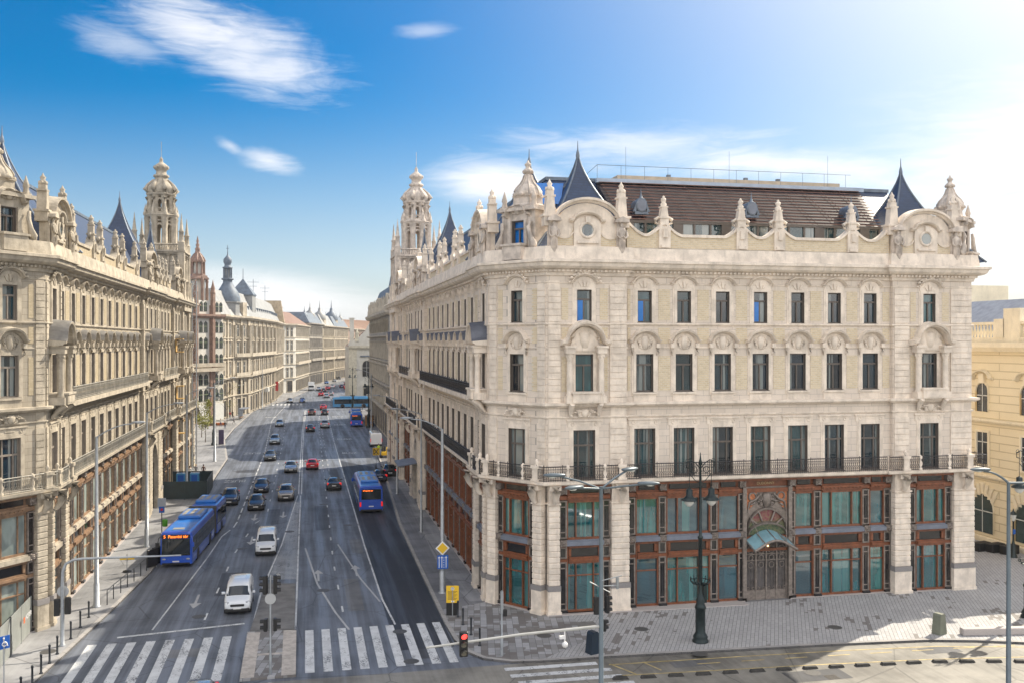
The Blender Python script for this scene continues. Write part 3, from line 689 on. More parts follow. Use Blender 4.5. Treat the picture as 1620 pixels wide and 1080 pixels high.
        for fr,a,b,d in [('f',3.95,7.55,0),('c',.95,s.cl-.95,0),('s',66.85,69.7,0),('s',70.7,103.6,-.3),('s',114.6,126.6,-.3),('s',128.4,136,0),('s',137.6,145.4,0)]+([('f',8.85,29.2,-.3),('f',30.5,34.1,0)] if FRONT else []):
            s.strip(f,fr,a,b,8.66,8.84,d-.3,d+.38); s.strip(f,fr,a,b,7.82,8.1,d-.3,d+.2); s.strip(f,fr,a,b,3.6,3.8,d-.3,d+.1); s.strip(f,fr,a,b,4.52,4.7,d-.3,d+.1); s.strip(f,fr,a,b,8.1,8.66,d-.3,d-.06)
        obj('shop_beam',f,s.wood,root)
        f=s.mb()
        for fr,a,b,d in [('f',3.95,7.55,0),('c',.95,s.cl-.95,0),('s',66.85,69.7,0),('s',70.7,103.6,-.3),('s',114.6,126.6,-.3),('s',128.4,145.4,0)]+([('f',8.85,17.6,-.3),('f',21.1,29.2,-.3),('f',30.5,34.1,0)] if FRONT else []):
            s.strip(f,fr,a,b,0,.2,d-.3,d+.32); s.strip(f,fr,a,b,4.74,5.0,d-.3,d+.26)
        obj('shop_plinth',f,GRAN,root)
        # balcony railings with stone posts
        rl=s.mb(); o=offpath(PATH,.74)
        i0=0
        for (x0,y0),(x1,y1) in zip(o,o[1:]):
            if not FRONT and x1>9: break
            if math.hypot(x1-x0,y1-y0)>.6: railing(rl,[(x0,y0),(x1,y1)],9.16,.98,.16 if y1<115 else .3,y1<115)
        obj('balcony_railing',rl,s.iron,root)
        rl=s.mb(); railing(rl,[(-.62,71),(-.62,103.2)],14.4,.95,.16); railing(rl,[(-.62,114.8),(-.62,126.6)],14.4,.95,.3,False)
        sb=s.mb(); s.strip(sb,'s',70.6,103.5,14.06,14.38,-.3,.74); s.strip(sb,'s',114.5,126.8,14.06,14.38,-.3,.74)
        obj('upper_balcony_railing',rl,s.iron,root); obj('upper_balcony_slab',sb,s.trim,root)
        post=MB(); post.box(-.22,.22,-.22,.22,0,.85); post.box(-.3,.3,-.3,.3,.85,1.05); post.box(-.3,.3,-.3,.3,0,.15); post.lathe([(.14,1.05),(.1,1.15),(.16,1.3),(.05,1.45),(.01,1.47)],8)
        bal=MB(); bal.lathe([(.16,0),(.16,.12),(.1,.2),(.17,.45),(.09,.75),(.15,.85),(.15,1.0),(.05,1.1)],8)
        pp=Pro('balcony_post',post,s.trim); pb=Pro('balcony_post',bal,s.trim)
        for fr,u in(('f',8.2),('c',.35),('c',s.cl-.35),('s',66.6),('s',70.0),('s',104.3),('s',113.8),('s',127.5),('s',146.5))+((('f',29.9),('f',35.2)) if FRONT else ()): s.put(pp,fr,u,.62,9.16)
        for fr,u in(('f',4.4),('f',7.0),('c',1.5),('c',3.7),('s',67.3),('s',69.2))+((('f',31.1),('f',33.5)) if FRONT else ()): s.put(pb,fr,u,.66,9.16)
        # attic: base course, curved brick parapet, finials, gables, turret
        c=s.mb(); PP=[(0,147),(0,70.2),(0,66.2),(3.1,62),(8.8,62),(8.8,62.3),(29.3,62.3),(29.3,62),(35.9,62),(35.9,75)]
        sweep_path(c,PP,[(-.7,24.08),(.42,24.08),(.36,24.55),(.3,24.9),(-.7,24.95)])
        def parapet(mbs,mbb,fr,a,b,peaks,d):
            n=int((b-a)/.15)+1; us=[a+(b-a)*i/n for i in range(n+1)]
            ps=sorted(peaks+[a,b]); 
            def top(u):
                for p,q in zip(ps,ps[1:]):
                    if p<=u<=q:
                        L=q-p; t=(u-p)/L; e=min(t,1-t)*L
                        return 25.75+ .95*max(0,1-e/1.35)**1.6
                return 25.75
            for u,v in zip(us,us[1:]):
                za,zb=top(u),top(v)
                for M_,z0,da,db,off in((mbb,24.95,-.4,.0,.0),(mbs,None,-.5,.12,0)):
                    lo=(z0,z0) if z0 else (za-.0,zb-.0); hi=(za,zb) if z0 else (za+.2,zb+.2)
                    pts=[(u,da,lo[0]),(v,da,lo[1]),(v,db,lo[1]),(u,db,lo[0]),(u,da,hi[0]),(v,da,hi[1]),(v,db,hi[1]),(u,db,hi[0])]
                    if fr=='f': pts=[(x,62-d-y,z) for x,y,z in pts]
                    else: pts=[(-d-y,x,z) for x,y,z in pts]
                    M_.add(pts,[(4,5,6,7),(2,3,7,6),(0,1,5,4)]+([(1,2,6,5),(3,0,4,7),(3,2,1,0)] if not z0 else []))
            for p in peaks:
                s.strip(mbs,fr,p-.42,p+.42,24.96,26.5,d+.001,d+.16); s.strip(mbs,fr,p-.16,p+.16,25.7,26.3,d+.16,d+.3); s.strip(mbs,fr,p-.3,p+.3,25.0,25.2,d+.161,d+.28)
        if FRONT: b2=s.mb(); parapet(c,b2,'f',8.9,29.2,[11.64,17.45,20.36,26.17],-.3); obj('parapet_brick',b2,s.brick,root)
        stp=[71.9+3.3*k for k in(0,1,3,4,6,7,9)]; b2=s.mb(); parapet(c,b2,'s',70.4,103.7,stp,-.3); obj('parapet_brick',b2,s.brick,root); b2=s.mb(); parapet(c,b2,'s',114.4,127,[117.6,120.4,123.2],-.3); obj('parapet_brick',b2,s.brick,root)
        obj('parapet',c,s.trim,root)
        for u in ([11.64,17.45,20.36,26.17] if FRONT else []): s.put(P['fin'],'f',u,-.45,26.55)
        for u in stp+[117.6,120.4,123.2]: s.put(P['fin'],'s',u,-.45,26.55)
        gabs=[('f',5.95),('s',69.6),('s',109),('s',131.5)]+([('f',32.0)] if FRONT else [])
        for fr,u in gabs:
            s.put(P['gab'],fr,u,-.05,24.1)
            for e in(-1,1): s.put(P['pin'],fr,u+e*2.55,-.35,26.3); s.put(P['fig'],fr,u+e*2.4,.05,24.2)
        s.put(P['tur'],'c',2.6,-.1,24.1)
        if FRONT:
            l=s.T(36.1,63.0,24.1); P['tur'].place(root,l,R(38))
        s.put(P['spi'],'f',6.75,-5.0,24.7); s.put(P['spi'],'s',73,-4.5,25.2); s.put(Pro('spire_roof',spire_mb(5.4,11.0),[SLATE,LEAD]),'s',122.5,-5.6,24.9); s.put(P['spin'],'s',130,-3.2,26.5)
        if FRONT: s.put(P['spi'],'f',33.4,-5.0,24.5)
        s.roof(); s.tower()
        if FRONT: s.portal()
        s.entrance()
    def roof(s):
        r=s.mb(); z0,z1=24.2,31.0
        a0,a1,b0,b1=1.3,35.2,63.6,146; c0,c1,d0,d1=5.4,34.6,70.8,139
        r.add([(a0,b0,z0),(a1,b0,z0),(c1,d0,z1),(c0,d0,z1)],[(0,1,2,3)]); r.add([(a0,b0,z0),(c0,d0,z1),(c0,d1,z1),(a0,b1,z0)],[(0,1,2,3)])
        r.add([(a1,b0,z0),(a1,b1,z0),(c1,d1,z1),(c1,d0,z1)],[(0,1,2,3)]); r.add([(a0,b1,z0),(c0,d1,z1),(c1,d1,z1),(a1,b1,z0)],[(0,1,2,3)])
        o=obj('roof',r,SLATE,s.root)
        t=s.mb(); t.box(c0-.15,c1+.15,d0-.2,d1,z1-.12,z1+.14); obj('roof_edge',t,LEAD,s.root)
        if not s.front:
            g=s.mb()
            for k in range(5): g.box(7.0,9,88+4*k,91+4*k,29.2,31.5)
            obj('roof_light',g,LEDGE,s.root); return
        # terrace storey, glass rail, brown sunscreen over the roof glazing
        t=s.mb(); t.box(12,32,73.5,120,31.15,32.0); obj('terrace_storey',t,mat('sand render',(.52,.42,.31),.8),s.root)
        t=s.mb()
        pts=[(10,73),(33,73)]
        for x in range(10,34,2): t.tube([(x,72.6,31.1),(x,72.6,32.6)],.016,4)
        t.tube([(10,72.6,32.6),(32.5,72.6,32.6)],.022,4); t.tube([(8.4,72,31.2),(10,72.6,32.6)],.02,4)
        for x in(12.5,21.5,30.5): t.tube([(x,72.9,31.1),(x,72.9,34.2)],.014,4)
        for x in(17,24,27): t.bx(x,75,32.2,.3,.3,.5)
        obj('terrace_railing',t,LEAD,s.root)
        sc=s.mb(); bar=s.mb(); n=13
        for i in range(n+1):
            t_=i/n; z=27.15+t_*3.85; b=64.0+6.5*t_-.25; ee=.9*t_
            bar.box(9.0+ee*.3,29.6+ee*2.2,b-.05,b+.08,z,z+.05)
        for i in range(13):
            a=9.2+i*1.68; bar.tube([(a,63.85,27.1),(a+.35,70.3,30.95)],.022,4)
        f=lambda k:64.0+6.5*k+.1
        sc.add([(8.9,f(0),27.1),(29.5,f(0),27.1),(31.9,f(1),30.98),(9.2,f(1),30.98),(8.9,f(0),24.4),(29.5,f(0),24.4)],[(0,1,2,3),(0,3,4),(1,5,2)])
        obj('roof_glazing',sc,mat('dark wine glazing',(.022,.012,.016),.3,var=.3,vs=.8),s.root); obj('sunscreen',bar,mat('weathered bronze slat',(.19,.10,.075),.5,.2,var=.35,vs=1.2),s.root)
        tb=s.mb(); tb.box(9.1,32.0,69.9,70.25,30.72,31.06); obj('roof_top_strip',tb,mat('pale blue top glazing',(.36,.43,.52),.25,var=.1),s.root)
        gl=s.mb(); gl.box(8.9,29.5,63.95,64.05,24.4,27.08); obj('attic_glazing',gl,GWIN,s.root)
        mm=s.mb()
        for i in range(17): mm.bx(9.6+i*1.24,63.9,25.9,.14 if i%3 else .75,.12,2.1)
        mm.box(8.9,29.6,63.8,63.98,26.9,27.1); obj('attic_mullion',mm,SASH,s.root)
        for u in(10.8,19.4,27.6): s.put(s.P['ox'],'f',u,-2.6,27.6)
        sk=s.mb(); k=.55; sk.add([(3.2,b0+(d0-b0)*k-.4,28.5),(5.4,b0+(d0-b0)*k-.7,28.5),(5.9,b0+(d0-b0)*.72-.9,30.2),(3.9,b0+(d0-b0)*.72-.6,30.2)],[(0,1,2,3)]); obj('open_skylight',sk,GBLUE,s.root)
        gr=s.mb(); gr.add([(7.2,86,29.3),(7.2,104,29.3),(9.2,104,32.6),(9.2,86,32.6)],[(3,2,1,0)]); gr.box(9.2,9.6,86,104,29.3,32.7); obj('glass_roof',gr,mat('green glass roof',(.02,.16,.17),.06,ior=1.8,var=.3,vs=.5),s.root)
        rb=s.mb()
        for i in range(7): rb.tube([(7.1,86+3*i,29.3),(9.1,86+3*i,32.65)],.07,4)
        rb.tube([(9.1,86,32.65),(9.1,104,32.65)],.09,4); obj('glass_roof_rib',rb,LEAD,s.root)
    def tower(s):
        "the openwork corner tower"
        t=s.mb(); a,b=3.0,138.0; a8=PI/8; h=3.0
        t.box(a-h,a+h,b-h,b+h,24,30.4)
        for zc,e in((25.6,.12),(30.3,.3),(30.55,.5)): t.box(a-h-e,a+h+e,b-h-e,b+h+e,zc,zc+.26)
        for k in range(4):       # blind arches, pilasters and balustrade of the square stage
            q=k*PI/2; c_,s_=math.cos(q),math.sin(q)
            def W(u,d,z): return (a+c_*(h+d)-s_*u,b+s_*(h+d)+c_*u,z)
            for u in(-2.6,-1.3,1.3,2.6): t.tube([W(u,.1,25.9),W(u,.12,29.9)],[.24,.2],6); t.tube([W(u,.12,29.9),W(u,.14,30.25)],[.2,.38],6)
            t.tube([W(w,.06,z) for w,z in arc(0,28.4,.95,1.1,180,0,8)],.18,5); t.tube([W(-.95,.06,26),W(-.95,.06,28.4)],.16,5); t.tube([W(.95,.06,26),W(.95,.06,28.4)],.16,5)
            for u in range(-10,11): t.tube([W(u*.3,.3,30.8),W(u*.3,.3,31.5)],.07,4)
            t.tube([W(-3.1,.3,31.58),W(3.1,.3,31.58)],.11,4)
        def stage(r,z0,z1,zc,aw,ah,pr):
            for k in range(8):
                q=a8+k*PI/4; c_,s_=math.cos(q),math.sin(q); x,y=a+r*c_,b+r*s_
                t.lathe([(pr*1.25,z0),(pr*1.25,z0+.5),(pr,z0+.6),(pr*.9,zc),(pr*1.2,z1-.3),(pr*1.35,z1)],8,(x,y,0))
                x2,y2=a+(r+pr*.95)*c_,b+(r+pr*.95)*s_; t.lathe([(.2,z0),(.2,z0+.6),(.14,z0+.7),(.12,z1-.6),(.22,z1-.2)],6,(x2,y2,0))
                q2=q+PI/8; rr=r*math.cos(PI/8); ex,ey=-math.sin(q2),math.cos(q2)
                t.tube([(a+rr*math.cos(q2)+ex*w,b+rr*math.sin(q2)+ey*w,z) for w,z in arc(0,zc,aw,ah,180,0,8)],.17,5)
                t.tube([(a+(rr+.1)*math.cos(q2)+ex*w,b+(rr+.1)*math.sin(q2)+ey*w,z) for w,z in arc(0,zc+.35,aw*1.3,ah*1.2,180,0,8)],.12,5)
                t.tube([(a+(r)*math.cos(q),b+r*math.sin(q),z0+.75),(a+r*math.cos(q+PI/4),b+r*math.sin(q+PI/4),z0+.75)],.1,5)
        stage(1.72,30.8,35.5,33.9,.5,.62,.42)
        t.lathe([(1.9,35.3),(2.2,35.45),(2.35,35.75),(1.9,35.95),(1.75,36.2)],8,(a,b,0),0,False,a8)
        for k in range(8):
            q=a8+k*PI/4; t.lathe([(.28,35.7),(.28,36.1),(.16,36.2),(.2,36.5),(.06,36.9),(.02,37.3)],6,(a+2.12*math.cos(q),b+2.12*math.sin(q),0))
            c_,s_=math.cos(q),math.sin(q)
            t.tube([(a+1.8*c_,b+1.8*s_,35.9),(a+2.05*c_,b+2.05*s_,36.4),(a+1.75*c_,b+1.75*s_,37.4),(a+1.95*c_,b+1.95*s_,38.2)],[.28,.2,.14,.26],6)
        stage(1.42,35.9,38.5,37.6,.36,.42,.36)
        t.lathe([(1.6,38.35),(2.0,38.5),(2.05,38.7),(1.75,38.85)],8,(a,b,0),0,False,a8)
        t.lathe([(1.7,38.8),(1.85,39.2),(1.82,39.6),(1.55,40.0),(1.15,40.4),(.85,40.75),(.78,41.0),(.98,41.1),(1.0,41.3),(.7,41.4),(.62,41.8),(.68,42.0),(.92,42.2),(.9,42.6),(.55,42.9),(.28,43.1),(.2,43.3),(.24,43.5),(.05,43.9)],16,(a,b,0),0,True,a8,1,1,True,.07)
        for k in range(8):
            q=a8+k*PI/4; c_,s_=math.cos(q),math.sin(q)
            t.tube([(a+1.75*c_,b+1.75*s_,38.8),(a+2.12*c_,b+2.12*s_,39.3),(a+1.75*c_,b+1.75*s_,39.9),(a+1.0*c_,b+1.0*s_,40.7)],[.2,.36,.24,.1],6)
            t.ball((a+.85*c_,b+.85*s_,42.4),.24,6); t.ball((a+.85*c_,b+.85*s_,41.2),.22,6)
        t.tube([(a,b,43.8),(a,b,46)],.03,4)
        for dx in(-1,1):
            for dy in(-1,1):
                x,y=a+dx*3.0,b+dy*3.0
                t.box(x-.42,x+.42,y-.42,y+.42,24,31.9); t.lathe([(.5,31.9),(.36,32.1),(.3,33.2),(.42,33.3),(.26,33.5),(.08,35.2),(.02,35.8)],8,(x,y,0))
        obj('tower',t,TRIMT if s.m>0 else s.trim,s.root)
        # shaft of the tower standing in front of the street wall
        t=s.mb(); t.box(-.35,.8,134.2,135.2,0.05,26); t.box(-.35,.8,140.9,141.9,.05,26); t.box(-.55,.9,134,142.1,22.6,23.1)
        for z in(13.9,18.3): t.box(-.5,.8,134.1,142,z,z+.35)
        t.box(-.3,.6,134.3,141.8,24.1,27)
        for y in(134.7,138,141.4): t.lathe([(.3,23.1),(.3,24),(.24,24.1),(.22,26.4),(.34,26.7)],8,(-.35,y,0))
        obj('tower_shaft',t,s.trim,s.root)
    def entrance(s):
        "stone arched doorway on the street side"
        e=s.mb(); s.strip(e,'s',105.1,107.1,0,8.86,0,.42); s.strip(e,'s',111.1,113.2,0,8.86,0,.42); s.strip(e,'s',107.1,111.1,7.4,8.86,0,.4)
        z=.5
        while z<8.3:
            s.strip(e,'s',105.2,107.05,z,z+.36,.42,.5); s.strip(e,'s',111.15,113.1,z,z+.36,.42,.5); z+=.42
        pts=arc(109.1,5.2,2.0,2.2,0,180,12)
        for (u,za),(v,zb) in zip(pts,pts[1:]):
            e.add([(-.4,u,za),(-.4,v,zb),(-.4,v,7.45),(-.4,u,7.45),(.2,u,za),(.2,v,zb)],[(0,1,2,3),(0,1,5,4)])
        obj('street_portal',e,s.trim,s.root)
        g=s.mb(); g.box(.05,.15,107.1,111.1,0.1,7.4); obj('street_door',g,BLACKP,s.root)
        if s.m>0:
            c=s.mb(); c.prism([(0,0)]*3,0,0) if 0 else None
            c.add([(-.4,106.6,4.9),(-.4,111.6,4.9),(-2.6,111.8,4.6),(-2.6,106.4,4.6),(-.4,106.6,4.78),(-.4,111.6,4.78),(-2.6,111.8,4.5),(-2.6,106.4,4.5)],[(0,1,2,3),(7,6,5,4),(2,3,7,6),(0,3,7,4),(1,2,6,5)])
            obj('street_canopy',c,LEDGE,s.root)
    def portal(s):
        "bronze main entrance on the square: fan light, curved glass canopy, iron gate"
        X=19.35; p=MB(); y=-.15
        p.box(-1.9,-1.62,-.3,.3,0,8.2); p.box(1.62,1.9,-.3,.3,0,8.2); p.box(-1.62,1.62,-.05,.3,7.9,8.2)
        ar=arc(0,5.0,1.62,1.75,180,0,16)
        pts=[(-1.62,5.0)]+ar+[(1.62,5.0),(1.62,7.9),(-1.62,7.9)]
        for (a,za),(b,zb) in zip(ar,ar[1:]): p.add([(a,-.05,za),(b,-.05,zb),(b,-.05,7.9),(a,-.05,7.9)],[(0,1,2,3)])
        sweep_up(p,arc(0,5.0,1.5,1.62,180,0,16),[(-.05,-.06),(.22,-.06),(.26,.1),(-.05,.12)]); sweep_up(p,arc(0,4.75,1.5,.85,180,0,16),[(-.05,-.06),(.3,-.06),(.34,.06),(-.05,.08)])
        for q in(35,65,115,145): p.tube([(1.45*math.cos(R(q))*.55,-.1,4.95+.85*math.sin(R(q))),(1.5*math.cos(R(q)),-.1,5.0+1.6*math.sin(R(q)))],.07,5)
        cartouche(p,0,7.25,1.5,1.2,.5); garland(p,0,6.9,2.6,.7,seed=2)
        for sx in(-1,1):
            p.torus((sx*1.1,-.12,7.5),.28,.07,12,5); p.tube([(sx*.5,-.15,7.7),(sx*.9,-.2,7.3),(sx*1.35,-.15,7.1),(sx*1.5,-.12,6.4)],[.06,.1,.08,.05],6)
        root=obj('main_portal',p,METAL,s.root,*s.at('f',X,-.3,0))
        for sx in(-1,1):
            t=MB(); t.prism([(sx*1.58,6.5),(sx*1.58,7.8),(sx*.75,7.8),(sx*.95,7.0),(sx*1.3,6.6)],-.075,-.052)
            obj('terracotta_panel',t,mat('terracotta mosaic',(.48,.17,.07),.6,var=.3,vs=8),root)
        g=MB(); ar2=arc(0,5.0,1.5,1.62,180,0,16)
        g.add([(x,.02,z) for x,z in ar2]+[(1.5,.02,4.75),(-1.5,.02,4.75)],[tuple(range(19))])
        obj('fan_light',g,fanmat(),root)
        c=MB(); rings=[]
        for i in range(13):
            x=-1.62+3.24*i/12; z=4.1+.68*max(0,math.cos(x/1.62*PI/2))**1.2
            rings.append([(x,-.1,z+.35),(x,-1.5,z-.12),(x,-1.5,z-.2),(x,-.1,z+.27)])
        c.loft(rings,0,False,True)
        for i in(0,3,6,9,12): r=rings[i]; c.tube([(r[0][0],r[0][1],r[0][2]+.02),(r[1][0],r[1][1],r[1][2]+.02)],.045,4,1)
        c.tube([(r[1][0],r[1][1]-.02,r[1][2]-.04) for r in rings],.1,5,1)
        for sx in(-1,1): c.tube([(sx*1.55,-.1,6.6),(sx*.9,-1.3,4.45)],.025,4,1)
        obj('canopy',c,[mat('blue green canopy glass',(.19,.34,.39),.12,var=.15,ior=1.7),METAL],root)
        gt=MB()
        for i in range(26):
            x=-1.5+3*i/25; gt.tube([(x,.02,.1),(x,.02,4.2)],.018,4)
        for z in(.75,2.9,3.35): gt.box(-1.58,1.58,-.03,.06,z,z+.07)
        for x in(-1.58,-.8,0,.8,1.55): gt.box(x-.05,x+.05,-.06,.08,.02,4.2)
        gt.box(-1.58,1.58,-.02,.05,.02,.75)
        for x in(-1.2,-.4,.4,1.2):
            gt.torus((x,-.02,3.12),.18,.05,12,5); gt.torus((x,-.02,3.7),.25,.04,12,5); gt.torus((x,-.02,2.6),.2,.035,10,5)
            for dx in(-.2,.2): gt.torus((x+dx,-.02,.95),.1,.03,8,4)
        obj('iron_gate',gt,METAL,root)
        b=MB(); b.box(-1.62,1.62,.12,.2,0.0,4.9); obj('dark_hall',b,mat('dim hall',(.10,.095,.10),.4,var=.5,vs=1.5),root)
        l=MB(); l.ball((-.3,-.02,4.0),.07,6); l.ball((.12,-.02,3.95),.07,6); obj('hall_lamp',l,mat('warm lamp',(.9,.6,.3),.5,em=(1,.6,.25,4),var=0),root)
        loc,rz=s.at('f',X,.0,0)
        text('fascia_lettering','DUDONNY',.26,mat('worn gilt',(.42,.33,.17),.4,.4,var=0),s.root,(loc[0]-.1,loc[1]+.18,8.44),(R(90),0,0))
def fanmat():
    m=bpy.data.materials.new('stained glass'); m.use_nodes=True; nt=m.node_tree; g=NG(nt); b=nt.nodes['Principled BSDF']; b.inputs['Roughness'].default_value=.15
    pos=g.n('ShaderNodeNewGeometry').outputs['Position']; v=g.n('ShaderNodeTexVoronoi'); g.put(v.inputs['Vector'],pos); v.inputs['Scale'].default_value=6
    hz=g.ss(g.xyz(pos)[2],5.5,5.9)
    c=g.mix(hz,(.03,.10,.06,1),(.22,.02,.07,1)); c=g.mix(g.math('MULTIPLY',v.outputs['Distance'],.8),c,(.25,.22,.12,1)); g.put(b.inputs['Base Color'],c); return m
PAL_R=Palace(1,12.8,STONE,TRIM,BRICK,WOOD,GSHOP,IRON,'pale limestone palace with orange timber shopfronts and slate spires on the square')
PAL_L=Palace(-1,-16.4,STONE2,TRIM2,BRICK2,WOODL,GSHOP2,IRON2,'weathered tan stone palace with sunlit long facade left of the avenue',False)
# ---------------- ground ----------------
def roadmat(name,base,streak,patch):
    m=bpy.data.materials.new(name); m.use_nodes=True; nt=m.node_tree; g=NG(nt); b=nt.nodes['Principled BSDF']
    pos=g.n('ShaderNodeNewGeometry').outputs['Position']; x,y,z=g.xyz(pos)[:3]
    s1=g.noise(g.comb(g.math('MULTIPLY',x,1.1),g.math('MULTIPLY',y,.035)),1.,5,.6)
    s2=g.noise(pos,.22,5,.65); s3=g.noise(pos,22,3,.7)
    f=g.math('ADD',g.math('MULTIPLY',g.ss(s1,.32,.68),streak),g.math('MULTIPLY',g.ss(s2,.35,.65),patch))
    f=g.math('ADD',f,g.math('MULTIPLY',g.math('SUBTRACT',s3,.5),.35))
    lo=tuple(q*.62 for q in base)+(1,); hi=tuple(q*1.75 for q in base)+(1,)
    c=g.mix(f,lo,hi)
    # fine tar cracks and patched seams
    v=g.n('ShaderNodeTexVoronoi',feature='DISTANCE_TO_EDGE'); v.inputs['Scale'].default_value=.16; g.put(v.inputs['Vector'],g.vm('ADD',pos,g.scale(g.n('ShaderNodeTexNoise').outputs['Color'],.0)))
    cr=g.math('LESS_THAN',v.outputs['Distance'],.006); c=g.mix(g.math('MULTIPLY',cr,.45),c,(.02,.02,.022,1))
    g.put(b.inputs['Base Color'],c)
    g.put(b.inputs['Roughness'],g.math('SUBTRACT',.66,g.math('MULTIPLY',g.ss(s1,.4,.7),.24)))
    bp=g.n('ShaderNodeBump'); bp.inputs['Strength'].default_value=.25; bp.inputs['Distance'].default_value=.01; g.put(bp.inputs['Height'],s3); nt.links.new(bp.outputs[0],b.inputs['Normal'])
    return m
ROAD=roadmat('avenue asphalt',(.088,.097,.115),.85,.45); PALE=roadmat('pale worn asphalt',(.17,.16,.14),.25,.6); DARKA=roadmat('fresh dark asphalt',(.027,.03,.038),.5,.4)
WALK=roadmat('grey asphalt pavement',(.15,.15,.157),.2,.5); WALK2=roadmat('lighter pavement strip',(.225,.225,.23),.2,.5)
def pavermat(name,cols,rot,bw,bh,dk):
    m=brickmat(name,cols[0],cols[1],(.05,.05,.05),bw,bh,.012,rough=.75,plane='floor',rot=rot,bump=.25,off=.5,var=.25,nz=.5); nt=m.node_tree; g=NG(nt)
    b=nt.nodes['Principled BSDF']; old=b.inputs['Base Color'].links[0].from_socket
    br=[n for n in nt.nodes if n.type=='TEX_BRICK'][0]; pos=br.inputs['Vector'].links[0].from_socket
    x,y,z=g.xyz(pos)[:3]                              # a random tone per stone, more dark ones in drifts
    r=g.math('FLOOR',g.math('DIVIDE',y,bh)); cx=g.math('FLOOR',g.math('DIVIDE',g.math('ADD',x,g.math('MULTIPLY',g.math('MODULO',r,2.),bw*.5)),bw))
    wn=g.n('ShaderNodeTexWhiteNoise',noise_dimensions='2D'); g.put(wn.inputs['Vector'],g.comb(cx,r)); dr=g.noise(pos,.16,4,.6)
    f=g.math('GREATER_THAN',g.math('ADD',wn.outputs['Value'],g.math('MULTIPLY',g.math('SUBTRACT',dr,.5),1.9)),dk)
    g.put(b.inputs['Base Color'],g.mix(g.math('MULTIPLY',f,.75),old,(.12,.105,.095,1))); return m
PAVE=pavermat('grey granite setts',((.41,.405,.405),(.35,.345,.345)),R(-62),.9,.24,1.02)
PAVE2=pavermat('mixed granite slabs',((.36,.36,.37),(.21,.205,.20)),R(-80),.85,.42,.62)
def flat(poly,z,zb=None):
    b=MB(); n=len(poly); b.add([(x,y,z) for x,y in poly],[tuple(range(n))])
    if zb is not None:
        b.add([(x,y,z) for x,y in poly]+[(x,y,zb) for x,y in poly],[(i,i+n,(i+1)%n+n,(i+1)%n) for i in range(n)])
    area=sum(poly[i][0]*poly[(i+1)%n][1]-poly[(i+1)%n][0]*poly[i][1] for i in range(n))
    if area<0: b.f=[f[::-1] for f in b.f]
    return b
g=MB(); g.add([(-1600,-1200,-.03),(1600,-1200,-.03),(1600,2400,-.03),(-1600,2400,-.03)],[(0,1,2,3)])
struct('ground',g,mat('far ground',(.16,.155,.15),.9,var=.2,vs=.02))
struct('avenue',flat([(-120,53.2),(120,53.2),(120,900),(-120,900)],0),ROAD)
struct('square_road',flat([(-120,-30),(120,-30),(120,53.2),(-120,53.2)],0),PALE)
KR=[(95,43.5),(60,46.4),(48,48.9),(43,50),(40.3,51.0),(37.5,51.7),(31.4,52.2),(25.5,52.5),(17.2,53),(13.5,53.05),(11.6,53.3),(10.1,54.2),(9.4,55.6),(9.0,58),(8.9,62),(9.0,75),(9.2,96),(10.4,125),(11.0,140),(12.1,175),(13.4,205),(13.4,235),(14.4,256),(17,262)]
KL=[(-17.5,30),(-14.5,54),(-13.85,60),(-12.9,70),(-12.05,80.4),(-11.9,100),(-11.9,155),(-14.7,185),(-14.7,210),(-13.3,262),(-9.6,286),(-4,320),(.5,360),(6,400),(19,460),(45,540),(95,680)]
struct('pavement_right',flat(KR+[(95,262)],.13,-.01),WALK); struct('pavement_left',flat(KL+[(-120,680),(-120,30)],.13,-.01),WALK2)
struct('pavement_far',flat([(13.5,279),(19.5,330),(25,370),(33,410),(52,470),(80,540),(130,660),(160,660),(160,279)],.13,-.01),WALK2)
def kerb(path,w=.28):
    b=MB(); o=offpath(path,w); n=len(path); b.v=[]; 
    rings=[[(p[0],p[1],-.01),(p[0],p[1],.136),(q[0],q[1],.136)] for p,q in zip(path,o)]
    b.loft(rings,0,False,False,False); return b
KERB=brickmat('granite kerb',(.36,.34,.32),(.29,.28,.27),(.1,.1,.1),1.0,3.,.02,plane='wall',bump=.2)
struct('kerb_right',kerb(KR),KERB); struct('kerb_left',kerb(KL[::-1]),KERB)
ki=offpath(KR,.285)
struct('plaza_paving',flat(ki[:10]+[(17.2,56.2),(17.5,61.9),(96,61.9)],.136),PAVE)
struct('corner_paving',flat(ki[9:15]+[(9.2,64.6),(12.75,65.9),(15.9,61.9),(17.49,61.9),(17.19,56.2)],.136),PAVE2)
struct('side_paving',flat([(48.8,61.92),(96,61.92),(96,140),(48.8,140)],.136),PAVE)
struct('pavement_strip',flat([(11.35,66.2),(12.75,66.2),(12.75,146),(11.5,146),(11.6,110),(10.6,75)],.136),WALK2)
struct('ledge_step',flat([(15.9,61.4),(30.2,61.1),(30.2,61.9),(15.9,61.9)],.2,.13),GRAN)
struct('bus_lane',flat([(5.35,57),(8.85,57),(8.95,75),(9.15,96),(10.3,125),(11,139),(5.3,150),(5.3,95)],.004),DARKA)
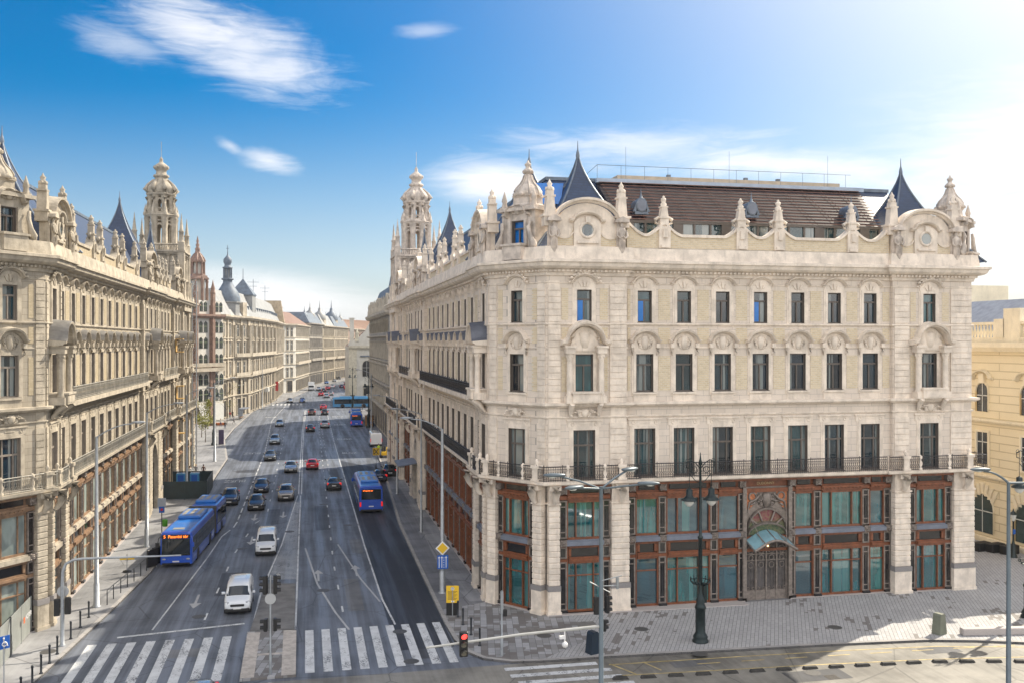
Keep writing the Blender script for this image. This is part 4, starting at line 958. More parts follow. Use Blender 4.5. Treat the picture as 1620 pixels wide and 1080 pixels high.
# central island
ISL=mat('worn concrete',(.15,.145,.14),.8,var=.25,vs=1.,bump=.2,bs=20)
struct('island_concrete',flat([(-3.45,62.5),(-.68,62.3),(-.72,74),(-2.9,74.5)],.13,-.01),ISL)
struct('refuge_paving',flat([(-3.5,53.6),(-.5,53.7),(-.62,62.1),(-3.6,62.3)],.132,-.01),PAVE2)
b=MB(); 
for x0,x1 in((-3.5,-2.75),(-1.3,-.52)): b.add([(x0,53.7,.137),(x1,53.75,.137),(x1-.03,62,.137),(x0-.05,62.1,.137)],[(0,1,2,3)])
b.add([(-2.74,57.4,.137),(-1.31,57.4,.137),(-1.31,57.75,.137),(-2.74,57.75,.137)],[(0,1,2,3)])
struct('refuge_tactile_paving',b,mat('cream tactile slab',(.42,.38,.34),.8,var=.2,vs=3,bump=.3,bs=20))
# ---- painted markings
def wornpaint(name,col,wear):
    "paint chipped and tyre worn down to the asphalt"
    m=bpy.data.materials.new(name); m.use_nodes=True; nt=m.node_tree; g=NG(nt); b=nt.nodes['Principled BSDF']; b.inputs['Roughness'].default_value=.65
    pos=g.n('ShaderNodeNewGeometry').outputs['Position']; x,y,z=g.xyz(pos)[:3]
    n=g.math('ADD',g.math('MULTIPLY',g.noise(pos,9,5,.7),.55),g.math('MULTIPLY',g.noise(g.comb(g.math('MULTIPLY',x,1.3),g.math('MULTIPLY',y,.5)),1.,4,.6),.45))
    f=g.ss(n,wear+.02,wear+.1); c=g.mix(f,(*col,1),(.09,.095,.105,1)); c=g.mix(g.math('MULTIPLY',g.ss(g.noise(pos,1.1,5,.6),.35,.7),.35),c,(.2,.2,.21,1)); g.put(b.inputs['Base Color'],c); MATS[name]=m; return m
WP=wornpaint('worn white road paint',(.60,.61,.61),.5); WPF=wornpaint('faded white road paint',(.42,.42,.42),.62); YP=mat('faded yellow road paint',(.42,.33,.15),.7,var=.3,vs=2)
def stripe(mb,pts,w,z=.008):
    for (x0,y0),(x1,y1) in zip(pts,pts[1:]):
        L=math.hypot(x1-x0,y1-y0); nx,ny=-(y1-y0)/L*w/2,(x1-x0)/L*w/2
        mb.add([(x0+nx,y0+ny,z),(x0-nx,y0-ny,z),(x1-nx,y1-ny,z),(x1+nx,y1+ny,z)],[(0,1,2,3)])
def lerp(pts,y):
    for (x0,y0),(x1,y1) in zip(pts,pts[1:]):
        if y0<=y<=y1: return x0+(x1-x0)*(y-y0)/(y1-y0)
    return pts[-1][0]
def dashes(mb,pts,a,gap,w,y0,y1,z=.008):
    y=y0
    while y<y1: stripe(mb,[(lerp(pts,y),y),(lerp(pts,min(y+a,y1)),min(y+a,y1))],w,z); y+=a+gap
zb=MB()
for i in range(8): stripe(zb,[(-12.7+1.13*i,54.0 if i>0 else 55),(-12.7+1.13*i,62.0)],.55)
for i in range(9): stripe(zb,[(.25+1.02*i,54.2),(.25+1.02*i,62.2)],.52)
for i,(x0,x1) in enumerate(((11.0,16.4),(11.1,16.9),(11.3,17.2),(11.4,17.5))): stripe(zb,[(x0,52.4-1.12*i),(x1,52.3-1.12*i)],.5)
for i in range(10): stripe(zb,[(-11.5+1.15*i,284),(-11.5+1.15*i,290)],.55)
struct('zebra_crossing',zb,WP)
ml=MB()
stripe(ml,[(-9.6,64.4),(-8.2,85),(-7.75,94)],.11); dashes(ml,[(-7.75,94),(-6.85,99),(-6.7,137),(-6.6,163),(-7.7,229),(-5.5,283)],3,1.2,.14,94,280)
dashes(ml,[(-6.6,64),(-6.05,86),(-5.0,100),(-4.0,104),(-4,174),(-4.5,230),(-3,283)],1.6,5.2,.13,66,280)
stripe(ml,[(5.75,62.3),(5.4,68.6),(5.25,87),(5.2,174)],.13); dashes(ml,[(5.2,174),(5.6,262)],3,1.5,.14,174,262)
dashes(ml,[(2.55,64),(2.3,81),(2.6,149),(3.0,229),(4.5,262)],1.4,4.6,.13,66,262)
stripe(ml,[(-11.5,63.2),(-3.9,64.6)],.3)
stripe(ml,[(-.45,118),(-.45,150),(-.35,200),(.2,262)],.12); stripe(ml,[(-.8,118),(-.75,150),(-.6,200),(-.1,262)],.12)
stripe(ml,[(-3.35,62.6),(-3.2,72.6),(-2.1,89),(-.9,117)],.13); stripe(ml,[(-.62,62.6),(-.6,89),(-.55,117)],.13)
y=76.
while y<112:                                           # hatched area
    xl=lerp([(-3.0,74.6),(-2.1,89),(-.9,117)],y); stripe(ml,[(xl+.1,y+.25),(-.7,y)],.13,.006); y+=.42
struct('lane_markings',ml,WP)
ml=MB(); stripe(ml,[(.0,87),(.9,74),(2.0,66),(2.75,61.8)],.14,.0065); stripe(ml,[(2.9,88),(4.2,75),(5.2,68)],.13,.0065); dashes(ml,[(3.3,100),(3.4,262)],2.5,3.5,.1,120,250,.0065)
for x,y,d in((-7.6,71.5,-1),(-5.4,76.8,-1),(-4.9,92,-1),(-2.3,105,-1),(-5.2,104,-1),(1,76,1),(4,77,1)):   # lane arrows
    stripe(ml,[(x,y-1.2),(x,y+1.2)],.17,.009); ml.add([(x-.42,y+d*1.2,.009),(x+.42,y+d*1.2,.009),(x,y+d*2.5,.009)],[(0,1,2) if d>0 else (2,1,0)])
struct('lane_arrows',ml,WPF)
for x,y,s_,rz in((-9.1,131,1.9,PI),(-8.6,163,1.9,PI),(-8.3,240,1.9,PI),(7.3,183,1.9,0),(7.6,215,1.9,0),(7.8,238,1.9,0),(7.2,160,1.7,0)):
    me=text_mesh('BUSZ',s_,.001); me.materials.append(WP); o=link('bus_lane_lettering',me,None,(x,y,.011),rz); o.scale=(.62,1.75,1); o['kind']='structure'
ml=MB(); stripe(ml,[(17,51.9),(25,51.6),(31.4,51.3),(37.5,50.8),(44,49.2)],.12); stripe(ml,[(16.8,50.1),(23,49.7),(29.5,49.3),(35.5,48.8),(44,47.6)],.12)
for i in range(8): stripe(ml,[(22+i*2.7,50.95-.09*i-.005*i*i),(23.4+i*2.7,50.9-.09*i-.006*i*i)],.12)
stripe(ml,[(17.1,52),(18,50.1)],.12); stripe(ml,[(19.1,51.8),(19.6,50.4)],.1); stripe(ml,[(19,51.9),(20.8,51.8)],.1)
struct('cycle_lane_markings',ml,YP)
def manhole(x,y,z,r=.4):
    b=MB(); b.lathe([(r*1.15,0),(r*1.15,.006),(r,.008),(.01,.008)],20,(x,y,z),0,False); return struct('manhole_cover',b,mat('worn iron lid',(.10,.098,.095),.6,.4,var=.3,vs=20))
for p in((-7.0,66.9,.005),(6.0,54.9,.005),(5.9,60.7,.01),(22.7,52.2,.137),(14.6,57.5,.137),(27.7,48.2,.006),(-14.9,60.8,.135)): manhole(*p)
sq=MB()
for x,y,w,h,f in((13.2,58.3,1.5,1.1,0),(17.2,58.8,1.3,1.0,0)): sq.add([(x,y,.139),(x+w,y,.139),(x+w,y+h,.139),(x,y+h,.139)],[(0,1,2,3)])
struct('paved_service_cover',sq,mat('brown grey slab',(.16,.15,.14),.8,var=.2,vs=4))
rr=random.Random(11); PATCH=roadmat('dark asphalt patch',(.05,.052,.058),.3,.5); PATCHL=roadmat('pale asphalt patch',(.12,.12,.122),.3,.5)
for i,(x,y,w,h) in enumerate(((-6.5,72,1.6,7),(2.9,66,1.1,9),(-10.9,92,2.0,5),(1.0,95,1.4,14),(4.0,84,1.0,6),(-3.9,99,1.2,9),(-9.6,139,2.6,3),(-1.9,70.5,.01,.01),(3.2,128,1.3,12),(-5.6,158,1.5,8),(20.5,50.6,2.2,1.0),(26,47,3.5,1.6),(36,49.6,2.4,1.1),(-8.4,58.4,2.2,1.6),(6.2,55.2,1.5,3.4))):
    b=flat([(x,y),(x+w,y),(x+w,y+h),(x,y+h)],.0032); struct('road_patch',b,PATCHL if i%3==1 else PATCH)
for p in((-1.5,95,.005),(1.3,72,.005),(4.2,97,.005),(-5.5,88,.005),(2.0,110,.005),(-4.6,129,.005),(33.3,55.2,.137),(21.0,57.5,.137)): manhole(*p)
# ---------------- vehicles ----------------
TYRE=mat('tyre rubber',(.012,.012,.012),.85,var=0); RIM=mat('alloy rim',(.35,.36,.37),.35,.8,var=0); CGLASS=mat('tinted car glass',(.008,.014,.02),.04,ior=1.7,var=0)
HEADL=mat('headlight lens',(.30,.32,.34),.06,var=0,coat=.5); TAILL=mat('red tail lamp',(.45,.012,.012),.15,var=0,em=(1,.03,.02,.35)); PLATE=mat('number plate',(.7,.7,.68),.5,var=0); BLKP=mat('black plastic',(.015,.015,.016),.5,var=0); INKM=mat('plate ink',(.02,.02,.03),.5,var=0)
def paint(name,c,metal=.0): return mat(name+' car paint',c,.22,metal,var=.04,vs=.8,coat=1.)
PAINT={'white':paint('white',(.66,.68,.70)),'silver':paint('silver',(.36,.38,.40),.5),'sand':paint('sand grey',(.27,.25,.225),.4),'black':paint('black',(.012,.013,.016)),'navy':paint('dark blue',(.016,.03,.07),.2),'grey':paint('grey',(.10,.11,.12),.4),'red':paint('red',(.42,.012,.02)),'brown':paint('brown',(.10,.055,.04),.3),'blue':paint('blue',(.03,.12,.35),.2),'pale':paint('pale blue grey',(.30,.36,.41),.4)}
# stations: y (0 front), z bottom, belt, roof, half widths bottom/belt/roof  (unit car 4.2 x 1.78 x 1.47)
SHAPES={
'hatchback':(4.1,[(0,.36,.6,.66,.62,.66,.5),(.1,.24,.68,.76,.8,.82,.6),(.8,.2,.86,.95,.87,.88,.68),(1.15,.2,.93,1.02,.88,.89,.7),(1.95,.2,.97,1.42,.89,.9,.6),(2.6,.2,.99,1.49,.89,.9,.62),(3.3,.2,1.0,1.44,.89,.9,.6),(3.85,.22,1.0,1.05,.87,.88,.66),(4.02,.26,.92,.98,.84,.85,.68),(4.1,.38,.8,.86,.74,.76,.6)]),
'saloon':(4.7,[(0,.36,.58,.64,.66,.7,.5),(.12,.24,.66,.74,.82,.84,.6),(.95,.2,.84,.92,.89,.9,.7),(1.4,.2,.9,.98,.9,.91,.72),(2.2,.2,.95,1.38,.9,.91,.6),(2.8,.2,.96,1.44,.9,.91,.62),(3.45,.2,.97,1.38,.9,.91,.6),(4.1,.22,.98,1.04,.89,.9,.7),(4.62,.26,.95,1.0,.85,.86,.7),(4.7,.4,.8,.88,.76,.78,.62)]),
'suv':(4.5,[(0,.42,.72,.8,.68,.72,.55),(.1,.3,.84,.92,.85,.87,.66),(.85,.26,1.0,1.1,.91,.92,.72),(1.2,.26,1.06,1.15,.92,.93,.74),(1.85,.26,1.1,1.6,.92,.93,.66),(2.6,.26,1.1,1.68,.92,.93,.68),(3.6,.26,1.12,1.64,.92,.93,.67),(4.15,.28,1.12,1.2,.91,.92,.74),(4.42,.32,1.05,1.12,.88,.9,.72),(4.5,.45,.9,.98,.78,.8,.65)]),
'van':(4.2,[(0,.38,.72,.78,.6,.66,.5),(.1,.24,.84,.92,.8,.83,.62),(.55,.2,.98,1.06,.87,.88,.72),(.82,.2,1.04,1.13,.88,.89,.78),(1.42,.2,1.1,1.66,.89,.9,.74),(1.95,.2,1.14,1.83,.89,.9,.78),(3.95,.2,1.14,1.88,.89,.9,.8),(4.12,.22,1.14,1.84,.88,.89,.8),(4.18,.26,1.1,1.7,.86,.87,.78),(4.2,.36,.95,1.3,.8,.82,.7)])}
def ring(st):
    y,zb,zm,zr,wb,wm,wr=st
    h=[(0,zb),(wb*.85,zb),(wb,zb+.12),(wm,(zb+zm)*.52),(wm*.985,zm),(wr*1.03,zr-(zr-zm)*.22),(wr*.86,zr-.01),(wr*.4,zr+.015)]
    pts=[(x,z) for x,z in h]; return [(x,y,z) for x,z in pts]+[(0,y,zr+.02)]+[(-x,y,z) for x,z in pts[:0:-1]]
def wheel_pro(r=.31):
    t=MB(); t.lathe([(r*.62,-.1),(r*.94,-.105),(r,-.07),(r,.07),(r*.94,.105),(r*.62,.1)],16); t.v=[(z,x,y) for x,y,z in t.v]
    m=MB(); m.lathe([(.01,-.09),(r*.25,-.1),(r*.6,-.085),(r*.64,-.1),(r*.64,.1),(r*.6,.085),(r*.25,.1),(.01,.09)],12); m.v=[(z,x,y) for x,y,z in m.v]
    return Pro('wheel',t,TYRE,[Pro('rim',m,RIM)])
WH=wheel_pro()
class Car:
    def __init__(s,kind):
        L,st=SHAPES[kind]; s.kind,s.L=kind,L
        fine=[]
        for a,b in zip(st,st[1:]):
            for t in(0,.5): fine.append(tuple(p+(q-p)*t for p,q in zip(a,b)))
        fine.append(st[-1]); R_=[ring(f) for f in fine]
        b=MB(); b.loft(R_,0,True,True); s.body=b.mesh('body',[])
        n=len(R_[0])
        def patch(i0,i1,js,inset=.05,lift=.012):
            m=MB(); c=[R_[i][j] for i in(i0,i1) for j in js]
            cen=sum((Vector(p) for p in c),Vector())/len(c); mid=Vector((0,L/2,.8))
            vs=[]
            for i in range(i0,i1+1):
                for j in js:
                    p=Vector(R_[i][j]); q=p+(cen-p)*inset; nrm=Vector((q.x,0 if abs(q.x)>.5 else (q.y-L/2)*.35,(q.z-.75))); nrm.normalize(); vs.append(tuple(q+nrm*lift))
            k=len(js); fs=[(i*k+j,i*k+j+1,(i+1)*k+j+1,(i+1)*k+j) for i in range(i1-i0) for j in range(k-1)]
            m.add(vs,fs,0,True); return m
        top=[5,6,7,8,9,10,11]
        top=[n-11,n-10]+[0] if 0 else [5,6,7,8,9,10,11]
        s.parts=[]
        last={'hatchback':(12,14),'saloon':(12,14),'suv':(12,14),'van':(14,16)}[kind]
        s.parts.append(Pro('windscreen',patch(6,8,top,.07,.02),CGLASS)); s.parts.append(Pro('rear_window',patch(*last,top,.1,.02),CGLASS))
        hi=12 if kind!='van' else 10
        for side in((4,5),(n-5,n-4)): s.parts.append(Pro('side_window',patch(8,hi,side,.1,.02),CGLASS))
        zb=st[1][1]; zl=st[1][2]
        for sx in(-1,1):
            h=MB(); h.lathe([(.02,-.02),(.12,0),(.1,.04),(.02,.05)],10,(0,0,0),0,True,0,1.7,1); h.v=[(sx*(st[1][5]-.16)+x,.07+abs(x)*.25-z+(.1 if x*sx>0 else 0),zl-.02+y*.9) for x,y,z in h.v]; s.parts.append(Pro('headlight',h,HEADL))
            t=MB(); t.cbox(sx*(st[-2][5]-.22),sx*(st[-2][5]+.0),L-.16,L-.02,st[-2][2]-.22,st[-2][2]+.08,.03); s.parts.append(Pro('tail_light',t,TAILL))
            mm=MB(); mm.cbox(sx*.92,sx*1.1,1.5,1.62,st[4][2],st[4][2]+.16,.03); mm.box(sx*.84,sx*.93,1.52,1.58,st[4][2]+.02,st[4][2]+.07); s.parts.append(('mirror',mm))
        bp=MB(); bp.cbox(-st[1][4]-.005,st[1][4]+.005,-.03,.34,st[0][1]-.14,st[0][1]+.1,.05); s.parts.append(Pro('bumper',bp,BLKP))
        bp=MB(); bp.cbox(-.46,.46,-.03,.1,zl-.24,zl-.08,.03); s.parts.append(Pro('grille',bp,BLKP))
        bp=MB(); bp.cbox(-.8,.8,L-.3,L+.02,.28,.42,.04); s.parts.append(Pro('bumper',bp,BLKP))
        for y in(-.045,L+.012):
            p=MB(); p.box(-.26,.26,y,y+.02,.44 if y<0 else .62,.55 if y<0 else .73); s.parts.append(Pro('number_plate',p,PLATE))
        s.wx=st[3][5]-.1; s.wy=(.78,L-.82)
        un=MB(); un.box(-.8,.8,.4,L-.4,.12,.3); s.parts.append(Pro('underbody',un,BLKP))
        for yy in s.wy:
            for sx in(-1,1): pass
        s.cache={}
    def place(s,col,x,y,face,label,group='cars driving along the avenue',rz=0.,sc=1.):
        "face -1 drives towards the camera; y is the end that the camera sees"
        r=thing({'van':'small_van','suv':'suv_car'}.get(s.kind,'car'),label,'van' if s.kind=='van' else 'car',(x,y,0),rz,group)
        if face>0: ang=PI; off=s.L
        pm=PAINT[col]
        if col not in s.cache:
            me=s.body.copy(); me.materials.append(pm); mir=None; s.cache[col]=me
        def put(nm,me,l=(0,0,0)):
            o=link(nm,me,r,l,0); return o
        turn=PI if face>0 else 0.; oy=s.L if face>0 else 0.
        def loc(l): return (-l[0],oy-l[1],l[2]) if face>0 else l
        o=put('body',s.cache[col],loc((0,0,0))); o.rotation_euler.z=turn
        for p in s.parts:
            if isinstance(p,tuple):
                k=(id(p),col)
                if k not in s.cache: s.cache[k]=p[1].mesh('mirror',[pm])
                o=put('mirror',s.cache[k],loc((0,0,0))); o.rotation_euler.z=turn
            else: p.place(r,loc((0,0,0)),turn)
        for yy in s.wy:
            for sx in(-1,1): WH.place(r,loc((sx*s.wx,yy,.31)),turn)
        if sc!=1: r.scale=(sc,sc,sc)
        return r
CK={k:Car(k) for k in SHAPES}
G1='cars coming down the avenue towards the square'; G2='cars driving away up the avenue'; G3='cars queuing far up the avenue'
for k,c,x,y,f,l,g in [
 ('van','white',-4.5,66.6,-1,'white delivery van nearest the zebra crossing, waiting at the stop line',G1),
 ('van','white',-3.35,84.3,-1,'white delivery van driving beside the hatched strip, behind the van at the stop line',G1),
 ('hatchback','black',-5.3,107.1,-1,'black hatchback just right of the long blue bus, first of two dark cars',G1),
 ('hatchback','navy',-5.3,119.5,-1,'dark blue hatchback directly behind the black hatchback',G1),
 ('suv','sand',-2.2,112.7,-1,'sand grey car beside the centre lines, right of the black hatchback',G1),
 ('suv','navy',-8.4,111,-1,'dark car in the bus lane hidden behind the tail of the articulated bus',G1),
 ('hatchback','grey',-5.36,151.4,-1,'grey hatchback in the sunlit stretch next to the bus lane lettering',G1),
 ('saloon','silver',-2.0,137,-1,'silver saloon facing the red hatchback across the centre lines',G1),
 ('suv','pale',-5.4,175.4,-1,'pale silver car with shadow streak beside it, behind the grey hatchback',G1),
 ('hatchback','pale',-5.5,211.6,-1,'small silver car alone in the shade before the far junction',G1),
 ('saloon','silver',-4.6,293.7,-1,'silver saloon crossing the far zebra, left of the blue sign',G1),
 ('hatchback','pale',-.9,295,-1,'pale car at the far zebra partly behind the blue arrow sign',G1),
 ('saloon','silver',4.9,366,-1,'silver car right beside the white box truck',G1),
 ('hatchback','blue',9,420,-1,'small blue car far up the avenue beyond the box truck',G1),
 ('hatchback','red',1.0,139.7,1,'bright red hatchback driving away beside the centre lines',G2),
 ('saloon','black',3.5,119.6,1,'black saloon with red tail lamps left of the city bus rear',G2),
 ('saloon','black',1.0,198.4,1,'black car with glowing red tail lamps beside the centre lines',G2),
 ('suv','silver',4.1,206.4,1,'silver off-roader with red tail lamps right of the black car',G2),
 ('suv','brown',1.6,243,1,'brown off-roader waiting at the far traffic island',G2),
 ('hatchback','black',4.8,243,1,'dark hatchback waiting beside the brown off-roader',G2),
 ('saloon','red',4.8,262,1,'red car entering the far junction in front of the dark hatchback',G2),
 ('hatchback','red',5.2,328.6,1,'red car leftmost at the tail of the far queue',G3),
 ('saloon','pale',6.9,317,1,'pale car with red lamps nearest in the far queue',G3),
 ('hatchback','silver',8.6,332,1,'silver car behind the nearest car of the far queue',G3),
 ('hatchback','black',6.6,354,1,'dark red lit car in the left lane of the far queue',G3),
 ('saloon','red',8.4,372,1,'red saloon further ahead in the far queue',G3),
 ('hatchback','white',10.6,385,1,'white car beside the red saloon in the far queue',G3),
 ('saloon','navy',14.3,385,1,'dark car in the right lane of the far queue',G3),
 ('hatchback','red',15.5,372,1,'red car in the right lane of the far queue beside the kerb',G3),
 ('hatchback','navy',17,410,1,'dark blue car last visible in the right lane of the far queue',G3),
 ('saloon','silver',13,440,-1,'silver car far away coming out of the shaded street',G1),
 ('hatchback','black',16,470,-1,'black car farthest up the shaded street',G1),
 ('hatchback','navy',9.7,125.9,1,'dark blue hatchback parked on the pavement beside the city bus','cars parked on the pavement by the road works'),
 ('suv','black',11.3,129.6,1,'black off-roader parked against the shopfronts behind the blue hatchback','cars parked on the pavement by the road works'),
 ('hatchback','pale',-5.2,46.9,-1,'blue grey car at the bottom edge driving onto the square',G1),
 ]: CK[k].place(c,x,y,f,l,g,0,{'saloon':1.0}.get(k,1.))
# ---- buses
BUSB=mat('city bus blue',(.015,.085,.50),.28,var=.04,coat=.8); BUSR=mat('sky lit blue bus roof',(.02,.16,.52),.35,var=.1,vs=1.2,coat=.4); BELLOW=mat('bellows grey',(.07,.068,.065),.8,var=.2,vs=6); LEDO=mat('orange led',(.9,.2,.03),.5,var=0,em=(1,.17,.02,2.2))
def rbox(mb,w,y0,y1,z0,z1,r=.22,m=0,tap=.04):
    "rounded bus body"
    def rg(y,k): 
        hw=w/2-k; pts=[(-hw,z0),(hw,z0),(hw,z1-r-.3),(hw-tap,z1-r),(hw-tap-r*.35,z1-r*.3-k),(hw-tap-r,z1-k),(-hw+tap+r,z1-k),(-hw+tap+r*.35,z1-r*.3-k),(-hw+tap,z1-r),(-hw,z1-r-.3)]
        return [(x,y,z) for x,z in pts]
    mb.loft([rg(y0,.12),rg(y0+.08,.03),rg(y0+.3,0),rg(y1-.2,0),rg(y1-.04,.04),rg(y1,.1)],m,False,True)
def bus_section(root,y0,y1,front,rear,doors,wheels):
    W_=2.55; H_=2.95
    b=MB(); rbox(b,W_,y0,y1,.3,H_); body=obj('bus_body',b,BUSB,root)
    rf=MB(); rf.box(-.95,.95,y0+.5,y1-.3,H_-.005,H_+.02); obj('roof_skin',rf,BUSR,root)
    sd=MB()
    for sx in(-1,1):
        g=MB(); a,c=(y0+.45 if front else y0+.05),(y1-.35 if rear else y1-.05)
        g.box(sx*(W_/2-.01),sx*(W_/2+.012),a,c,1.12,2.42); obj('side_glazing',g,CGLASS,root)
        p=MB(); n=max(2,int((c-a)/1.5))
        for i in range(1,n): p.box(sx*(W_/2+.013),sx*(W_/2+.02),a+(c-a)*i/n-.04,a+(c-a)*i/n+.04,1.14,2.4)
        p.box(sx*(W_/2+.013),sx*(W_/2+.02),a,c,1.9,1.93); obj('window_post',p,BLKP,root)
    for d in doors:
        g=MB(); g.box(-W_/2-.03,-W_/2-.002,d,d+1.25,.4,2.45); obj('door',g,CGLASS,root)
    for y in wheels:
        for sx in(-1,1):
            WHB.place(root,(sx*(W_/2-.17),y,.48),0); a=MB(); a.lathe([(.6,-.01),(.6,.012),(.01,.012)],16,(0,0,0),0,False); a.v=[(sx*(W_/2+.004)+sx*abs(z)*.5,y+x,.5+y_) for x,y_,z in a.v]; a.v=[(x,yy,max(.3,z)) for x,yy,z in a.v]; obj('wheel_arch',a,BLKP,root)
    return body
WHB=wheel_pro(.48)
def bus(label,x,y,rz,art,side=False,dest=None):
    global BUSB,BUSR
    if side: BUSB=BUSR=mat('sunlit bus blue',(.06,.26,.50),.3,var=.05,coat=.6)  # sunlight on the crossing bus is put into this lighter blue
    r=thing('city_bus',label,'bus',(x,y,0),rz,'blue city buses')
    L=11.2 if art else 12.
    bus_section(r,0,L,True,not art,[.5,4.2,7.4],[2.7,8.6] if not art else [2.7,8.7])
    w=MB(); w.add([(-1.13,-.015,1.0),(1.13,-.015,1.0),(1.1,.0,2.38),(-1.1,.0,2.38)],[(0,1,2,3)]); w.add([(-1.13,-.015,1.0),(1.13,-.015,1.0),(1.13,.2,1.0),(-1.13,.2,1.0)],[(3,2,1,0)]); obj('windscreen',w,CGLASS,r)
    d=MB(); d.box(-1.12,1.12,-.03,.02,2.4,2.72); obj('destination_display',d,BLACKP,r)
    if dest: text('destination_lettering',dest,.34,LEDO,r,(0,-.036,2.56),(R(90),0,0))
    for sx in(-1,1):
        h=MB(); h.ball((sx*.95,.05,.72),.17,10,0,1.3,.5,.6); h.ball((sx*.62,.05,.7),.11,8,0,1,.5,.7); obj('headlight',h,HEADL,r)
        m=MB(); m.tube([(sx*1.15,.1,2.6),(sx*1.3,-.25,2.5),(sx*1.36,-.3,2.1)],.035,5); m.cbox(sx*1.28,sx*1.5,-.36,-.24,1.75,2.15,.04); obj('mirror',m,BLKP if sx<0 else BUSB,r)
    b=MB(); b.box(-1.1,1.1,-.02,.1,.3,.42); obj('bumper',b,BLKP,r); p=MB(); p.box(-.26,.26,-.04,-.01,.48,.58); obj('number_plate',p,PLATE,r)
    wi=MB(); wi.tube([(-.9,-.05,1.06),(.1,-.06,1.12)],.02,4); wi.tube([(.1,-.05,1.06),(.95,-.06,1.2)],.02,4); obj('wiper',wi,BLKP,r)
    ac=MB()
    segs=[(1.9,5.4)]+([(5.9,9.6)] if not art else [])
    ye=L
    if art:
        bl=MB(); 
        for k in range(9): bl.box(-1.22+.05*(k%2),1.22-.05*(k%2),L+k*.16,L+k*.16+.16,.45,2.92-.06*(k%2))
        obj('bellows',bl,BELLOW,r); ye=L+1.44+5.6; bus_section(r,L+1.44,ye,False,True,[L+2.2,L+4.6],[L+4.1]); segs=[(5.6,9.6),(L+2.6,L+6.2)]
    for a,c in segs:
        rr=MB(); rr.cbox(-.98,.98,a,c,2.96,3.24,.1); obj('roof_unit',rr,BUSR,r)
        for k in(-.62,0,.62) : 
            gr=MB(); gr.box(k-.16,k+.16,a+.8,c-.5,3.235,3.255); obj('roof_grille',gr,IRON2,r)
    v=MB(); v.box(-.45,.45,.9,1.6,2.96,3.0); obj('roof_hatch',v,IRON2,r)
    g=MB(); g.box(-1.05,1.05,ye-.02,ye+.02,1.5,2.6); obj('rear_window',g,CGLASS,r)
    t=text('route_lettering','5 Pasaréti tér' if not dest else '5',.2,LEDO,r,(.35,ye+.03,2.45),(R(90),0,PI))
    for sx in(-1,1): t=MB(); t.box(sx*1.06,sx*1.24,ye-.06,ye+.015,.75,1.25); obj('tail_light',t,TAILL,r)
    p=MB(); p.box(-.26,.26,ye+.005,ye+.03,.7,.82); obj('number_plate',p,PLATE,r); b=MB(); b.box(-1.15,1.15,ye-.1,ye+.02,.28,.45); obj('bumper',b,BLKP,r)
    return r
bus('long articulated blue bus pulling in at the left kerb, front towards the camera',-10.35,81.7,R(-4),True,dest='5  Pasaréti tér')
bus('blue city bus seen from behind in the dark bus lane beside the palace',6.95,115.2,PI,False)
bus('blue articulated bus seen from behind at the far stop near the junction',11.5,226.5,R(178),True)
bus('light blue bus crossing the far junction from the right, seen side on',7.5,271,R(-90+0),False,True)
# ---- white box truck and parked van
def truck():
    r=thing('box_truck','white box truck heading this way at the left kerb far up the avenue','truck',(2.2,366,0),0)
    c=MB(); c.cbox(-1.05,1.05,0,1.6,.5,2.2,.15); obj('cab',c,PAINT['white'],r); b=MB(); b.cbox(-1.2,1.2,1.75,7,.8,3.3,.05); obj('cargo_box',b,PAINT['white'],r)
    w=MB(); w.box(-.95,.95,-.02,.05,1.3,2.0); obj('windscreen',w,CGLASS,r); u=MB(); u.box(-1,1,.1,6.8,.4,.8); obj('chassis',u,BLKP,r)
    for y in(.9,5.6):
        for sx in(-1,1): WHB.place(r,(sx*.95,y,.48),0)
    for sx in(-1,1): h=MB(); h.ball((sx*.8,.02,.8),.14,8); obj('headlight',h,HEADL,r)
truck()
def works_van():
    r=thing('panel_van','white panel van parked at the road works, rear doors towards the camera','van',(12.2,168,0),0)
    b=MB(); rbox(b,2.05,0,5.2,.35,2.5,.25,0,.06); obj('van_body',b,PAINT['white'],r)
    for sx in(-1,1):
        d=MB(); d.box(sx*.03,sx*.93,-.02,.05,.55,2.2); obj('rear_door',d,PAINT['white'],r); t=MB(); t.box(sx*.94,sx*1.02,-.03,.1,.9,1.5); obj('tail_light',t,TAILL,r)
        for y in(1,4.2): WH.place(r,(sx*.92,y,.32),0)
    p=MB(); p.box(-.26,.26,-.04,-.02,.6,.7); obj('number_plate',p,PLATE,r); b=MB(); b.box(-1,1,-.06,.2,.3,.5); obj('bumper',b,BLKP,r)
works_van()
# cars parked behind the photographer's position: seen only as reflections in the shop glass
CK['saloon'].place('white',22,30,-1,'white saloon parked below the camera, mirrored in the palace shop glass','cars parked on the near side of the square',R(80)); CK['hatchback'].place('silver',29,31,-1,'silver hatchback parked below the camera, mirrored in the palace shop glass','cars parked on the near side of the square',R(84))
struct('lawn',flat([(8,8),(40,12),(40,24),(8,22)],.05,-.01),mat('lawn grass',(.07,.11,.025),.9,var=.4,vs=2,bump=.5,bs=20))
